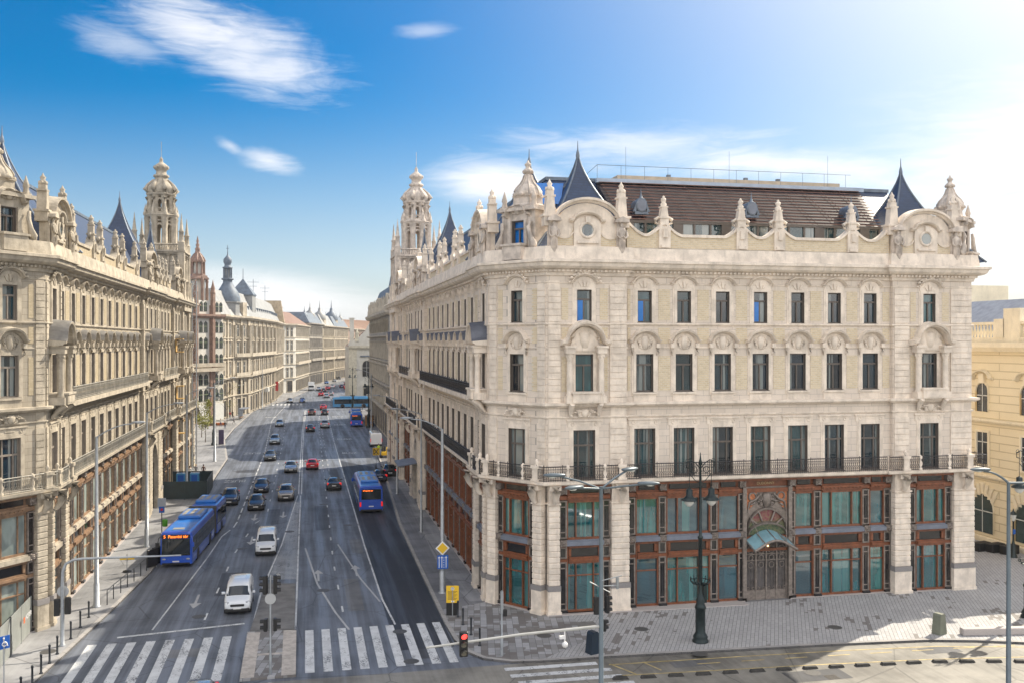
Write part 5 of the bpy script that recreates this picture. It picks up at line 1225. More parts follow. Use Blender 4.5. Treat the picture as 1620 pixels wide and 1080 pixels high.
# ---------------- street furniture ----------------
GALV=mat('galvanised steel',(.33,.35,.37),.5,.55,var=.12,vs=3); PGREY=mat('blue grey painted steel',(.12,.15,.17),.45,.3,var=.1,vs=2); PGREEN=mat('dark green black cast iron',(.015,.026,.028),.4,.4,var=.2,vs=4)
LENS=mat('milky lamp glass',(.6,.6,.56),.25,var=0); DKBOX=mat('signal black',(.012,.012,.013),.45,var=0); SIGNB=mat('sign blue',(.01,.10,.42),.4,var=0); SIGNY=mat('sign yellow',(.72,.45,.02),.45,var=0); SIGNW=mat('sign white',(.7,.7,.7),.5,var=0); SIGNR=mat('sign red',(.5,.02,.02),.5,var=0)
REDL=mat('lit red signal',(.6,.02,.02),.3,var=0,em=(1,.04,.03,2.5)); OFFL=mat('unlit signal lens',(.16,.15,.12),.2,var=0)
def head(mb_lens,w=.32): pass
def lamp_head(root,x,y,z,ang,mat_=GALV):
    h=MB(); h.lathe([(.02,-.45),(.12,-.4),(.17,-.1),(.18,.2),(.1,.42),(.04,.5)],9); ca,sa=math.cos(ang),math.sin(ang)
    h.v=[(x+ca*zz-sa*xx,y+sa*zz+ca*xx,z+yy*.5+.04) for xx,yy,zz in h.v]; o=obj('lamp_head',h,mat_,root)
    l=MB(); l.ball((x+ca*.1,y+sa*.1,z-.03),.13,8,0,1.4,1,.5); obj('lens',l,LENS,o)
def column(root,H,r0,r1,mat_,name='pole'):
    p=MB(); p.lathe([(r0*1.5,0),(r0*1.5,.06),(r0,.1),(r0,1.6),(r0*.8,1.62),(r1,H)],12); return obj(name,p,mat_,root)
def street_lamp(label,x,y,H,arms,r0=.2,mat_=GALV,z=.13,group='grey street lamps'):
    r=thing('street_lamp',label,'street lamp',(x,y,z),0,group); column(r,H,r0,r0*.5,mat_)
    for dx,dy,dz in arms:
        a=MB(); L=math.hypot(dx,dy); ps=[(dx*t,dy*t,H-.05+dz*(1-(1-t)**2)) for t in(0,.25,.5,.75,1)]; a.tube(ps,[.06,.055,.05,.045,.045],6); obj('arm',a,mat_,r)
        lamp_head(r,dx*1.12,dy*1.12,H+dz,math.atan2(dy,dx),mat_)
    return r
street_lamp('grey lamp column on the right pavement carrying the yellow diamond sign',9.8,68.9,12,[(-2.3,.1,.8)])
street_lamp('thin grey lamp column by the shopfronts, second along the right pavement',10.95,91.4,11.4,[(-2.2,0,.5)],.14)
street_lamp('thin grey lamp column near the stone street entrance of the palace',10.85,115,11.4,[(-2.2,0,.5)],.14)
street_lamp('grey lamp column on the left pavement nearest the railing',-14.15,70.4,11.8,[(2.4,.1,.9)])
street_lamp('grey lamp column on the left pavement just before the green bin',-13.9,90.1,12,[(2.4,0,.8)])
street_lamp('grey lamp column inside the dark hoarding',-13.9,119.5,12,[(2.4,0,.8)])
street_lamp('grey lamp column by the far corner of the left palace',-13.6,152,12,[(2.4,0,.8)])
street_lamp('tall blue grey lamp column at the right edge of the square',31.9,38.1,12,[(-1.15,.2,.55),(1.6,-.2,.0)],.15,PGREY,0)
street_lamp('grey lamp column beside the far bus stop',12.8,190,12,[(-2.4,0,.8)],.13)
street_lamp('grey lamp column past the far junction on the left',-11.5,268,12,[(2.2,0,.6)],.13)
def signal(root,x,y,z,n,face,lit=None,back=False,mat_=DKBOX,w=.34):
    "box with hooded lenses, face = angle the lenses look to"
    ca,sa=math.cos(face),math.sin(face)
    def tr(m): m.v=[(x+ca*b-sa*a,y+sa*b+ca*a,z+c) for a,b,c in m.v]; return m
    h=MB(); H=.34*n; h.cbox(-w/2,w/2,-.1,.1,-H/2,H/2,.03)
    for i in range(n):
        zc=H/2-.17-.34*i; pts=arc(0,zc,.135,.135,200,-20,8); h.loft([[(a,b,c) for a,c in pts] for b in(.1,.3)],0,False,False,False)
    o=obj('signal_head',tr(h),mat_,root)
    for i in range(n):
        l=MB(); l.lathe([(.125,0),(.01,.02)],12,(0,0,0),0,False); zc=H/2-.17-.34*i; l.v=[(a,.115+c,zc+b) for a,b,c in l.v]; obj('signal_lens',tr(l),REDL if lit==i else OFFL,o)
DN=-PI/2
def big_mast():
    r=thing('signal_mast','blue grey lamp column in the foreground with a red traffic light on its long arm','traffic light',(12.2,38.3,0)); column(r,12.4,.145,.08,PGREY)
    for dx,dy,dz in((-1.75,.3,.45),(-1.2,-.5,.05),(1.4,.7,.55),(1.75,-.4,.1)):
        a=MB(); a.tube([(0,0,12.3),(dx*.5,dy*.5,12.35+dz*.6),(dx,dy,12.4+dz)],.045,6); obj('lamp_arm',a,PGREY,r); lamp_head(r,dx*1.1,dy*1.1,12.4+dz,math.atan2(dy,dx),PGREY)
    a=MB(); a.tube([(-.1,0,6.5),(-3.5,0,6.38),(-7.4,0,6.1)],[.07,.055,.045],8); obj('mast_arm',a,mat('white grey tube',(.42,.42,.40),.5,.2,var=.1),r)
    signal(r,-5.9,-.14,6.2,3,DN,0)
    c=MB(); c.tube([(-1.6,-.02,6.4),(-1.6,-.02,5.9)],.03,5); c.ball((-1.6,-.05,5.85),.13,10); c.bx(-1.7,0,6.15,.25,.14,.12); obj('dome_camera',c,SIGNW,r)
    t=MB(); t.tube([(0,-.1,8.45),(.9,-.05,8.6)],.02,4); t.tube([(.1,0,8.2),(.75,-.1,8.2)],.02,4); t.tube([(-.5,0,8.4),(.4,0,7.9)],.02,4); t.bx(.7,-.05,8.3,.1,.1,.5); obj('aerial',t,GALV,r)
    return r
big_mast()
def tl_post(label,x,y,H,heads,extra=None,z=.13,r0=.06,mat_=GALV):
    r=thing('traffic_light',label,'traffic light',(x,y,z),0,'traffic lights round the crossing'); p=MB(); p.lathe([(r0*1.4,0),(r0*1.4,1.1),(r0,1.15),(r0*.9,H)],8); obj('pole',p,mat_,r)
    for h in heads: signal(r,*h)
    if extra:
        for rad,zz,yy in extra:
            d=MB(); d.lathe([(rad,-.01),(rad,.01),(.01,.012)],18,(0,0,0),0,False); d.v=[(a,yy+c,zz+b) for a,b,c in d.v]; obj('round_sign_back',d,mat('grey sign back',(.4,.41,.42),.5,.3,var=.05),r)
    return r
tl_post('traffic light post on the paved refuge between the two zebra crossings',-1.88,54,5.5,[(-.28,.05,4.95,3,PI*.9),(.25,.05,4.95,3,.1),(-.25,0,2.75,2,PI*.95),(.25,0,2.75,2,.05)],[(.3,4.2,-.12)],.14,.055)
tl_post('traffic light post at the kerb behind the foreground lamp column, heads seen from behind',17.2,53.9,4.2,[(.35,.05,2.75,3,.2),(-.3,.05,2.7,3,PI/2),(.15,.1,1.5,2,.4)])
def left_mast():
    r=thing('traffic_light','bent grey traffic light mast with a long arm over the left lanes','traffic light',(-14.35,61.8,.13),0,'traffic lights round the crossing')
    p=MB(); p.lathe([(.2,0),(.2,.05),(.13,.1),(.12,1.5),(.1,4.0)],10); p.tube([(0,0,3.9),(.02,0,4.5),(.2,0,4.95),(.6,.02,5.15),(1.1,.03,5.2),(6.8,.2,5.1)],[.1,.095,.09,.085,.08,.05],8); obj('pole',p,GALV,r)
    signal(r,-.3,-.05,2.35,3,PI/2+.3); signal(r,.3,.05,2.4,3,PI/2); 
    d=MB(); d.lathe([(.34,-.01),(.34,.01),(.01,.012)],18,(0,0,0),0,False); d.v=[(a,.15+c,3.25+b) for a,b,c in d.v]; obj('round_sign_back',d,mat('grey sign back',(.4,.41,.42),.5,.3,var=.05),r)
left_mast()
def post_simple():
    r=thing('sensor_post','slim grey post with a black push button box at the corner kerb','post',(11.25,54.4,.13)); p=MB(); p.lathe([(.09,0),(.09,1.1),(.06,1.15),(.055,3.8)],8); obj('pole',p,GALV,r); b=MB(); b.cbox(.06,.3,-.12,.1,2.3,2.7,.03); obj('push_button_box',b,DKBOX,r); b=MB(); b.bx(0,0,3.1,.16,.14,1.3); obj('control_box',b,GALV,r)
post_simple()
# classic lamps
def grand_lamp(label,x,y,H=11.6,sc=1.):
    r=thing('ornate_lamp_post',label,'lamp post',(x,y,.13),0,'ornate dark lamp posts'); p=MB()
    p.lathe([(.5,0),(.5,.12),(.42,.2),(.46,.32),(.36,.5),(.3,.62),(.3,2.0),(.36,2.1),(.3,2.25),(.24,2.4),(.28,2.6),(.2,2.75),(.13,3.0),(.12,6.3),(.17,6.35),(.17,6.45),(.1,6.5),(.07,10.8),(.13,10.9),(.06,11.2),(.02,11.6)],14); obj('column',p,PGREEN,r)
    a=MB()
    for s_ in(-1,1):
        a.tube([(0,0,10.6),(s_*.3,0,10.95),(s_*.62,0,11.15),(s_*.95,0,11.0),(s_*.92,0,10.7),(s_*.7,0,10.65)],.035,5); a.tube([(s_*.72,0,11.1),(s_*.72,0,9.4)],.022,4); a.torus((s_*.4,0,10.55),.2,.025,10,4); a.tube([(0,0,9.7),(s_*.35,0,9.9),(s_*.7,0,10.3)],.025,4); a.torus((s_*.85,0,11.1),.12,.02,8,4)
    obj('scrolled_arm',a,PGREEN,r)
    for s_ in(-1,1):
        l=MB(); l.lathe([(.05,9.45),(.1,9.4),(.2,9.35),(.2,9.0),(.28,8.9),(.5,8.75),(.5,8.68)],14,(s_*.72,0,0)); o=obj('lantern_hood',l,PGREEN,r); g=MB(); g.lathe([(.3,8.69),(.28,8.5),(.15,8.35),(.01,8.3)],12,(s_*.72,0,0)); obj('lantern_glass',g,LENS,o)
    b=MB()
    for k in range(10):
        q=2*PI*k/10; b.tube([(.13*math.cos(q),.13*math.sin(q),3.5),(.45*math.cos(q),.45*math.sin(q),3.55),(.62*math.cos(q),.62*math.sin(q),3.75),(.6*math.cos(q),.6*math.sin(q),3.95)],.03,4)
    b.torus((0,0,3.75),.6,.03,16,5,0,'z'); obj('flower_ring',b,PGREEN,r)
    c=MB(); c.bx(.27,0,3.0,.22,.22,1.2); obj('meter_box',c,PGREEN,r)
    return r
grand_lamp('ornate dark lamp post with two hanging lanterns in front of the palace entrance',23.65,54.3)
grand_lamp('ornate dark lamp post at the right edge of the square, casting a long shadow',47.1,54.4)
grand_lamp('ornate lamp post by the far bus stop against the ornate grey building',13.2,205,11.6)
grand_lamp('ornate lamp post with hooked arms in front of the white church',12.6,262,11.6)
grand_lamp('ornate lamp post on the left pavement beside the yellow saplings',-15.9,176,11.6)
def small_lantern():
    r=thing('lantern_post','small old cast iron lantern with a blue sticker beside the yellow building','lamp post',(59.0,69.9,.13)); p=MB(); p.lathe([(.35,0),(.3,.2),(.22,.3),(.2,1.0),(.12,1.2),(.08,1.4),(.07,3.0),(.12,3.1)],10); obj('column',p,PGREEN,r)
    l=MB(); l.lathe([(.12,3.1),(.26,3.65)],6,(0,0,0),0,False); o=obj('lantern_glass',l,LENS,r); h=MB(); h.lathe([(.3,3.65),(.2,3.85),(.08,3.95),(.03,4.15)],6); obj('lantern_hood',h,PGREEN,r); b=MB(); b.bx(0,-.1,2.2,.22,.06,.4); obj('sticker',b,SIGNB,r)
small_lantern()
for i,(u,v,lb) in enumerate(((1553,864,'black planter box left of three by the yellow building'),(1575,866,'black planter box in the middle of three by the yellow building'),(1597,869,'black planter box right of three, next to the old lantern'))):
    zc=1500*18.37/(v-540+6); xc=(u-810)/1500*zc; r=thing('planter_box',lb,'planter',(xc*C_+zc*S_,-xc*S_+zc*C_,.13),R(10),'black planters by the yellow building'); b=MB(); b.cbox(-.75,.75,-.4,.4,0,.75,.04); obj('box',b,DKBOX,r); s_=MB(); s_.box(-.66,.66,-.32,.32,.752,.765); obj('soil',s_,mat('potting soil',(.035,.028,.02),.95,bump=.5,bs=30),r)
def gp(u,v,z=0.):
    zc=1500*(18.5-z)/(v-540); xc=(u-810)/1500*zc; return (xc*C_+zc*S_,-xc*S_+zc*C_)
# bollards
BOL=mat('charcoal bollard paint',(.02,.024,.03),.45,.2,var=.1)
bm=MB(); bm.lathe([(.1,0),(.1,.06),(.06,.1),(.055,.95),(.07,.97),(.07,1.05),(.05,1.1),(.01,1.11)],10); bme=bm.mesh('bollard',[BOL])
lefts=[(140.5,976),(127,992),(112,1010),(90.6,1034),(78.4,1049),(65,1065),(51,1084),(33,1103)]
for i,(u,v) in enumerate(lefts):
    x,y=gp(u,v,.13); o=link('bollard',bme,None,(x,y,.13)); w=['farthest, beside the grey lamp column','second from the lamp column end','third from the lamp column end','right beside the bent traffic light mast','just in front of the bent traffic light mast','fourth from the bottom edge','third from the bottom edge','cut by the bottom edge'][i]
    tag(o,f'slim charcoal bollard on the left kerb, {w}','bollard','charcoal bollards along the left kerb')
for i,(x,y) in enumerate(((10.3,56.4),(10.15,58.6),(10.0,60.8),(9.95,62.6))):
    tag(link('bollard',bme,None,(x,y,.136)),f"slim charcoal bollard on the right corner, {['nearest the zebra tip','second from the corner kerb','third from the corner kerb','closest to the yellow notice board'][i]}",'bollard','charcoal bollards on the right corner')
def railing_left():
    r=thing('pedestrian_railing','low dark metal hoop railing along the left kerb','railing',(*gp(169.5,956,.13),.13)); base=Vector(gp(169.5,956,.13)); m=MB()
    P_=[Vector(gp(u,v,.13))-base for u,v in((169.5,956),(179.6,946.5),(191,937),(201.6,927.6),(212,919),(222.6,910),(232,902),(241,893.6))]
    rail=MB()
    for i,p in enumerate(P_):
        m=MB(); m.tube([(p.x,p.y,0),(p.x,p.y,1.0 if i else .86)],.035,6); obj('post',m,BOL,r)
    rail.tube([(P_[0].x,P_[0].y,.86)]+[(p.x,p.y,1.02) for p in P_],.03,6); obj('rail',rail,BOL,r)
railing_left()
def road_sign(label,x,y,z,build,cat='road sign',post=None,rz=0.,g=None):
    r=thing('road_sign',label,cat,(x,y,z),rz,g)
    if post: p=MB(); p.lathe([(.035,-post),(.035,.3)],6); obj('post',p,GALV,r)
    build(r); return r
def plate(r,pts,m,y=0.,nm='sign_plate'):
    b=MB(); b.prism(pts,y-.012,y+.012); return obj(nm,b,m,r)
def diamond(r): plate(r,[(0,-.52),(.52,0),(0,.52),(-.52,0)],SIGNW); plate(r,[(0,-.4),(.4,0),(0,.4),(-.4,0)],SIGNY,-.02,'sign_face')
def arrow(r,x,z0,z1,y=-.02,w=.05):
    b=MB(); b.prism([(x-w/2,z0),(x+w/2,z0),(x+w/2,z1-.12),(x+.09,z1-.12),(x,z1),(x-.09,z1-.12),(x-w/2,z1-.12)],y-.004,y); obj('arrow',b,SIGNW,r)
def lanes(r):
    plate(r,[(-.4,-.5),(.4,-.5),(.4,.5),(-.4,.5)],SIGNB); arrow(r,-.27,-.42,.42); arrow(r,-.07,-.42,.42); arrow(r,.24,-.42,.42)
    b=MB(); 
    for k in range(5): b.box(.06,.1,-.03,-.016,-.42+.17*k,-.33+.17*k)
    obj('lane_dashes',b,SIGNW,r)
road_sign('yellow diamond priority sign on the right lamp column',9.78,68.68,3.45,diamond); road_sign('blue lane sign with white arrows under the yellow diamond',9.8,68.66,2.45,lanes)
def notice(r):
    plate(r,[(-.42,-.55),(.42,-.55),(.42,.6),(-.42,.6)],SIGNY)
    b=MB(); b.lathe([(.13,0),(.01,.0)],14,(0,0,0),0,False); b.v=[(x,-.018,.4+y) for x,y,z in b.v]; obj('emblem',b,SIGNW,r)
    for k in range(8):
        b=MB(); b.box(-.32,.32-(k%3)*.09,-.018,-.013,.2-.075*k,.225-.075*k); obj('text_line',b,INKM,r)
    b=MB(); b.box(-.1,.12,-.019,-.013,-.5,-.41); obj('emblem',b,SIGNW,r)
    d=MB(); d.box(-.42,.4,.05,.1,-1.5,-.2); obj('back_board',d,DKBOX,r)
road_sign('yellow notice board with small print on the corner pavement',9.65,63.0,1.55,notice,'notice board',1.42,R(-12))
def xboard(r):
    plate(r,[(-.5,-.55),(.5,-.55),(.5,.55),(-.5,.55)],SIGNY)
    b=MB(); b.prism([(-.4,-.42),(-.28,-.42),(.4,.42),(.28,.42)],-.02,-.014); b.prism([(.28,-.42),(.4,-.42),(-.28,.42),(-.4,.42)],-.024,-.018); obj('black_cross',b,INKM,r); b=MB(); b.box(-.4,-.3,-.018,-.013,-.4,.4); obj('black_bar',b,INKM,r)
road_sign('yellow road works board with a black cross on the right pavement',10.3,142,2.2,xboard,'road sign',2.07)
def bluearrow(r,k=1.): 
    pts=[(.45*math.cos(2*PI*i/20)*k,.45*math.sin(2*PI*i/20)*k) for i in range(20)]; plate(r,[(x*1.06,z*1.06) for x,z in pts],SIGNW,.014); plate(r,pts,SIGNB); arrow(r,0,-.3*k,.32*k,-.02,.1*k)
road_sign('blue round arrow sign at the bottom edge in front of the refuge',-1.45,40.2,4.0,bluearrow,'road sign',4.)
road_sign('blue round arrow sign on the far traffic island',-.9,262,2.8,bluearrow,'road sign',2.8)
def parking(r): plate(r,[(-.28,-.32),(.28,-.32),(.28,.32),(-.28,.32)],SIGNB); b=MB(); b.torus((0.02,-.02,-.08),.11,.025,12,4); b.ball((-.02,-.02,.2),.05,6); b.tube([(-.02,-.02,.14),(-.02,-.02,-.02),(.12,-.02,-.04),(.17,-.02,-.2)],.03,4); obj('wheelchair_symbol',b,SIGNW,r)
road_sign('blue disabled parking sign on a post in front of the grey hoarding',-14.6,51.3,3.6,parking,'road sign',3.5,R(40))
def smallback(r): plate(r,[(.19*math.cos(2*PI*i/16),.19*math.sin(2*PI*i/16)) for i in range(16)],mat('grey sign back',(.4,.41,.42),.5,.3,var=.05))
road_sign('small round sign on a short post at the tip of the hatched strip',-2.0,73.2,.95,smallback,'road sign',.82)
def yell(r): plate(r,[(-.55,-.14),(.55,-.14),(.55,.14),(-.55,.14)],SIGNY); b=MB(); b.lathe([(.35,-1.1),(.3,-1.0),(.05,-.98)],10); obj('base',b,DKBOX,r)
x,y=gp(201,904,.13); road_sign('small yellow direction plate on a weighted stand on the left pavement',x,y,1.25,yell,'road sign',1.1)
def busstop():
    x,y=gp(256,844,.13); r=thing('bus_stop_post','dark bus stop post with a red and blue plate','bus stop',(x,y,.13)); p=MB(); p.lathe([(.045,0),(.045,3.4)],8); obj('post',p,BOL,r); b=MB(); b.bx(0,-.05,2.35,.5,.05,.6); obj('stop_plate',b,SIGNB,r); b=MB(); b.bx(0,-.085,2.35,.22,.02,.22); obj('red_square',b,SIGNR,r); b=MB(); b.bx(0,-.05,3.0,.75,.04,.9); obj('timetable_board',b,mat('pale board',(.3,.33,.38),.5,var=.05),r)
    bn=thing('litter_bin','bright green litter bin hanging on the bus stop post','litter bin',(x+.3,y-.12,.13)); b=MB(); b.lathe([(.2,.75),(.24,.8),(.25,1.35),(.22,1.4),(.15,1.42)],12); obj('bin',b,mat('bright green plastic',(.07,.30,.015),.4,var=.05),bn)
    x,y=gp(243,898,.13)
    for k in range(2):
        r=thing('information_board',['black information board at the left kerb beside the bus front','second black information board behind the first at the left kerb'][k],'board',(x-.1+.25*k,y+.9*k,.13),R(55)); b=MB(); b.cbox(-.55,.55,-.06,.06,.15,1.55,.02); obj('panel',b,DKBOX,r)
        for sx in(-.45,.45): p=MB(); p.lathe([(.03,0),(.03,.2)],6,(sx,0,0)); obj('foot',p,GALV,r)
busstop()
# hoardings and road works
DKG=mat('dark green hoarding',(.014,.03,.036),.45,var=.2,vs=1.5); GHO=mat('grey hoarding board',(.27,.285,.27),.5,.2,var=.12,vs=1)
def hoarding(label,pts,h,m,name='hoarding'):
    r=thing(name,label,'hoarding',(*pts[0],.13)); o=Vector(pts[0])
    for a,b in zip(pts,pts[1:]):
        a=Vector(a)-o; b=Vector(b)-o; L=(b-a).length; e=(b-a)/L; n=max(1,round(L/2.2))
        for i in range(n):
            p=MB(); s0,s1=L*i/n+.015,L*(i+1)/n-.015; nx,ny=-e.y*.03,e.x*.03
            q=[a+e*s0,a+e*s1]; vs=[(q[0].x+nx,q[0].y+ny),(q[0].x-nx,q[0].y-ny),(q[1].x-nx,q[1].y-ny),(q[1].x+nx,q[1].y+ny)]
            p.loft([[(x,y,.06) for x,y in vs],[(x,y,h) for x,y in vs]],0,False,True); obj('panel',p,m,r)
        for i in range(n+1):
            c=a+e*(L*i/n); p=MB(); p.box(c.x-.05,c.x+.05,c.y-.05,c.y+.05,0,h+.03); obj('post',p,m,r)
    return r
hoarding('dark green site hoarding across the left pavement, facing the camera',[(-16.2,116.4),(-11.35,116)],2.1,DKG); hoarding('dark green site hoarding along the kerb and behind, enclosing blue cabins',[(-11.3,116.3),(-11.45,125),(-16.2,125.4)],2.1,DKG)
for k in range(2):
    r=thing('portable_toilet',['blue portable toilet on the left inside the dark hoarding','blue portable toilet on the right inside the dark hoarding'][k],'cabin',(-15+1.6*k,123.4,.13),0,'blue cabins behind the hoarding'); b=MB(); b.cbox(-.55,.55,-.55,.55,0,2.15,.06); obj('cabin_wall',b,BUSR,r); d=MB(); d.box(-.35,.35,-.58,-.552,.1,1.95); obj('door',d,SIGNB,r)
h=hoarding('grey construction hoarding in front of the left palace corner with a small logo',[(-16.75,56.0),(-16.85,60.4),(-17.0,65.2)],2.25,GHO)
b=MB(); b.box(.04,.05,6.55,6.85,1.25,1.6); obj('orange_logo',b,mat('logo orange',(.6,.13,.04),.5,var=0),h)
text('hoarding_lettering','HOTER',.42,SIGNW,h,(.0,7.75,1.45),(R(90),0,R(91)))
def barrier_bits():
    r=thing('works_machine','yellow compact excavator behind the road works board','excavator',(12.3,152,.13)); r.scale=(.7,.7,.7); b=MB(); b.cbox(-.7,.7,-1,1,.5,1.3,.1); obj('engine_housing',b,SIGNY,r); c=MB(); c.cbox(-.6,.3,-.3,.9,1.3,2.5,.1); obj('cab',c,CGLASS,r); t=MB()
    for sx in(-1,1): t=MB(); t.cbox(sx*.55,sx*.9,-1.2,1.2,0,.5,.12); obj('track',t,DKBOX,r)
    a=MB(); a.tube([(.4,-.9,1.2),(.4,-1.8,2.4),(.4,-2.8,1.4),(.4,-2.7,.5)],[.12,.12,.1,.1],6); obj('boom',a,SIGNY,r)
    r=thing('wooden_crate','brown wooden kiosk box on the pavement by the far bus stop','crate',(13.6,208,.13)); b=MB(); b.cbox(-.9,.9,-.7,.7,.1,2.3,.05); obj('box',b,mat('brown plywood',(.25,.14,.06),.7,var=.2),r); b=MB(); b.box(-1,1,-.8,.8,2.3,2.4); obj('lid',b,WOODL,r)
    r=thing('bicycle_rack','leaning bicycle by the post of the road works board','bicycle',(9.9,136.6,.13)); 
    for y_ in(-.5,.5): b=MB(); b.torus((0,0,.34),.32,.025,16,5); b.v=[(y,x+y_,z) for x,y,z in b.v]; obj('wheel',b,TYRE,r)
    b=MB(); b.tube([(0,-.5,.34),(0,-.05,.35),(0,-.2,.8),(0,.3,.8),(0,.5,.34)],.025,5); b.tube([(0,-.05,.35),(0,.3,.8),(0,.32,1.0)],.025,5); b.tube([(0,-.2,.8),(0,-.22,.95)],.05,5); obj('frame',b,BOL,r)
barrier_bits()
# square: tapered bin, cabinet, low wall, rubber kerb blocks, road grate
def tapered(label,x,y,m):
    r=thing('litter_bin',label,'litter bin',(x,y,.136),R(20)); b=MB(); b.loft([[(-.36,-.3,0),(.36,-.3,0),(.36,.3,0),(-.36,.3,0)],[(-.25,-.26,1.15),(.25,-.26,1.15),(.25,.26,1.15),(-.25,.26,1.15)]],0,False,True); obj('body',b,m,r); l=MB(); l.prism([(-.27,1.15),(.27,1.15),(.15,1.28),(-.15,1.28)],-.27,.27); obj('lid',l,m,r)
tapered('grey green tapered litter bin standing in the sun on the square',39.0,52.6,mat('grey green bin metal',(.17,.18,.14),.5,.3)); tapered('dark blue tapered litter bin behind the foreground lamp column',16.6,53.7,mat('dark blue bin metal',(.015,.03,.05),.45,.3))
w=MB(); w.cbox(0,9,-.25,.25,0,.42,.04); tag(obj('low_stone_wall',w,GRAN,None,(40.2,52.1,.136),R(-9)),'low pale stone bench wall at the right edge of the square','bench')
bk=MB(); bk.prism([(-.45,0),(.45,0),(.36,.14),(-.36,.14)],-.12,.12); bkm=bk.mesh('rubber_block',[mat('dusty black rubber',(.045,.043,.04),.8,var=.3,vs=5)]); a=[(16.9,49.55),(23,49.15),(28.3,48.85),(35.3,48.35),(39.5,47.5),(44,46.2)]
s_=0.; i=0
from itertools import accumulate
L=[0]+list(accumulate(math.dist(p,q) for p,q in zip(a,a[1:])))
while s_<L[-1]:
    k=max(j for j in range(len(L)-1) if L[j]<=s_); t=(s_-L[k])/(L[k+1]-L[k]); x=a[k][0]+(a[k+1][0]-a[k][0])*t; y=a[k][1]+(a[k+1][1]-a[k][1])*t
    o=link('lane_separator_block',bkm,None,(x,y,.005),math.atan2(a[k+1][1]-a[k][1],a[k+1][0]-a[k][0]))
    tag(o,'black rubber separator block in the row beside the yellow cycle lane','separator','black rubber blocks along the cycle lane'); s_+=1.58
gr=MB()
for k in range(7): gr.box(-.3,.3,-.3+.09*k,-.25+.09*k,0,.012)
gr.box(-.36,.36,-.36,.33,0,.006); g_=obj('drain_grate',gr,mat('cast iron lid',(.07,.065,.06),.6,.4,var=.3,vs=20),None,(28.4,47.4,.005)); g_['kind']='structure'
def yieldsign(r): plate(r,[(-.45,.4),(.45,.4),(0,-.4)],mat('grey sign back',(.4,.41,.42),.5,.3,var=.05))
road_sign('tip of a white triangular sign at the bottom edge of the square',12.9,29.5,6.2,lambda r: plate(r,[(-.45,-.4),(.45,-.4),(.12,.4)],SIGNW),'road sign',6.2,R(30))
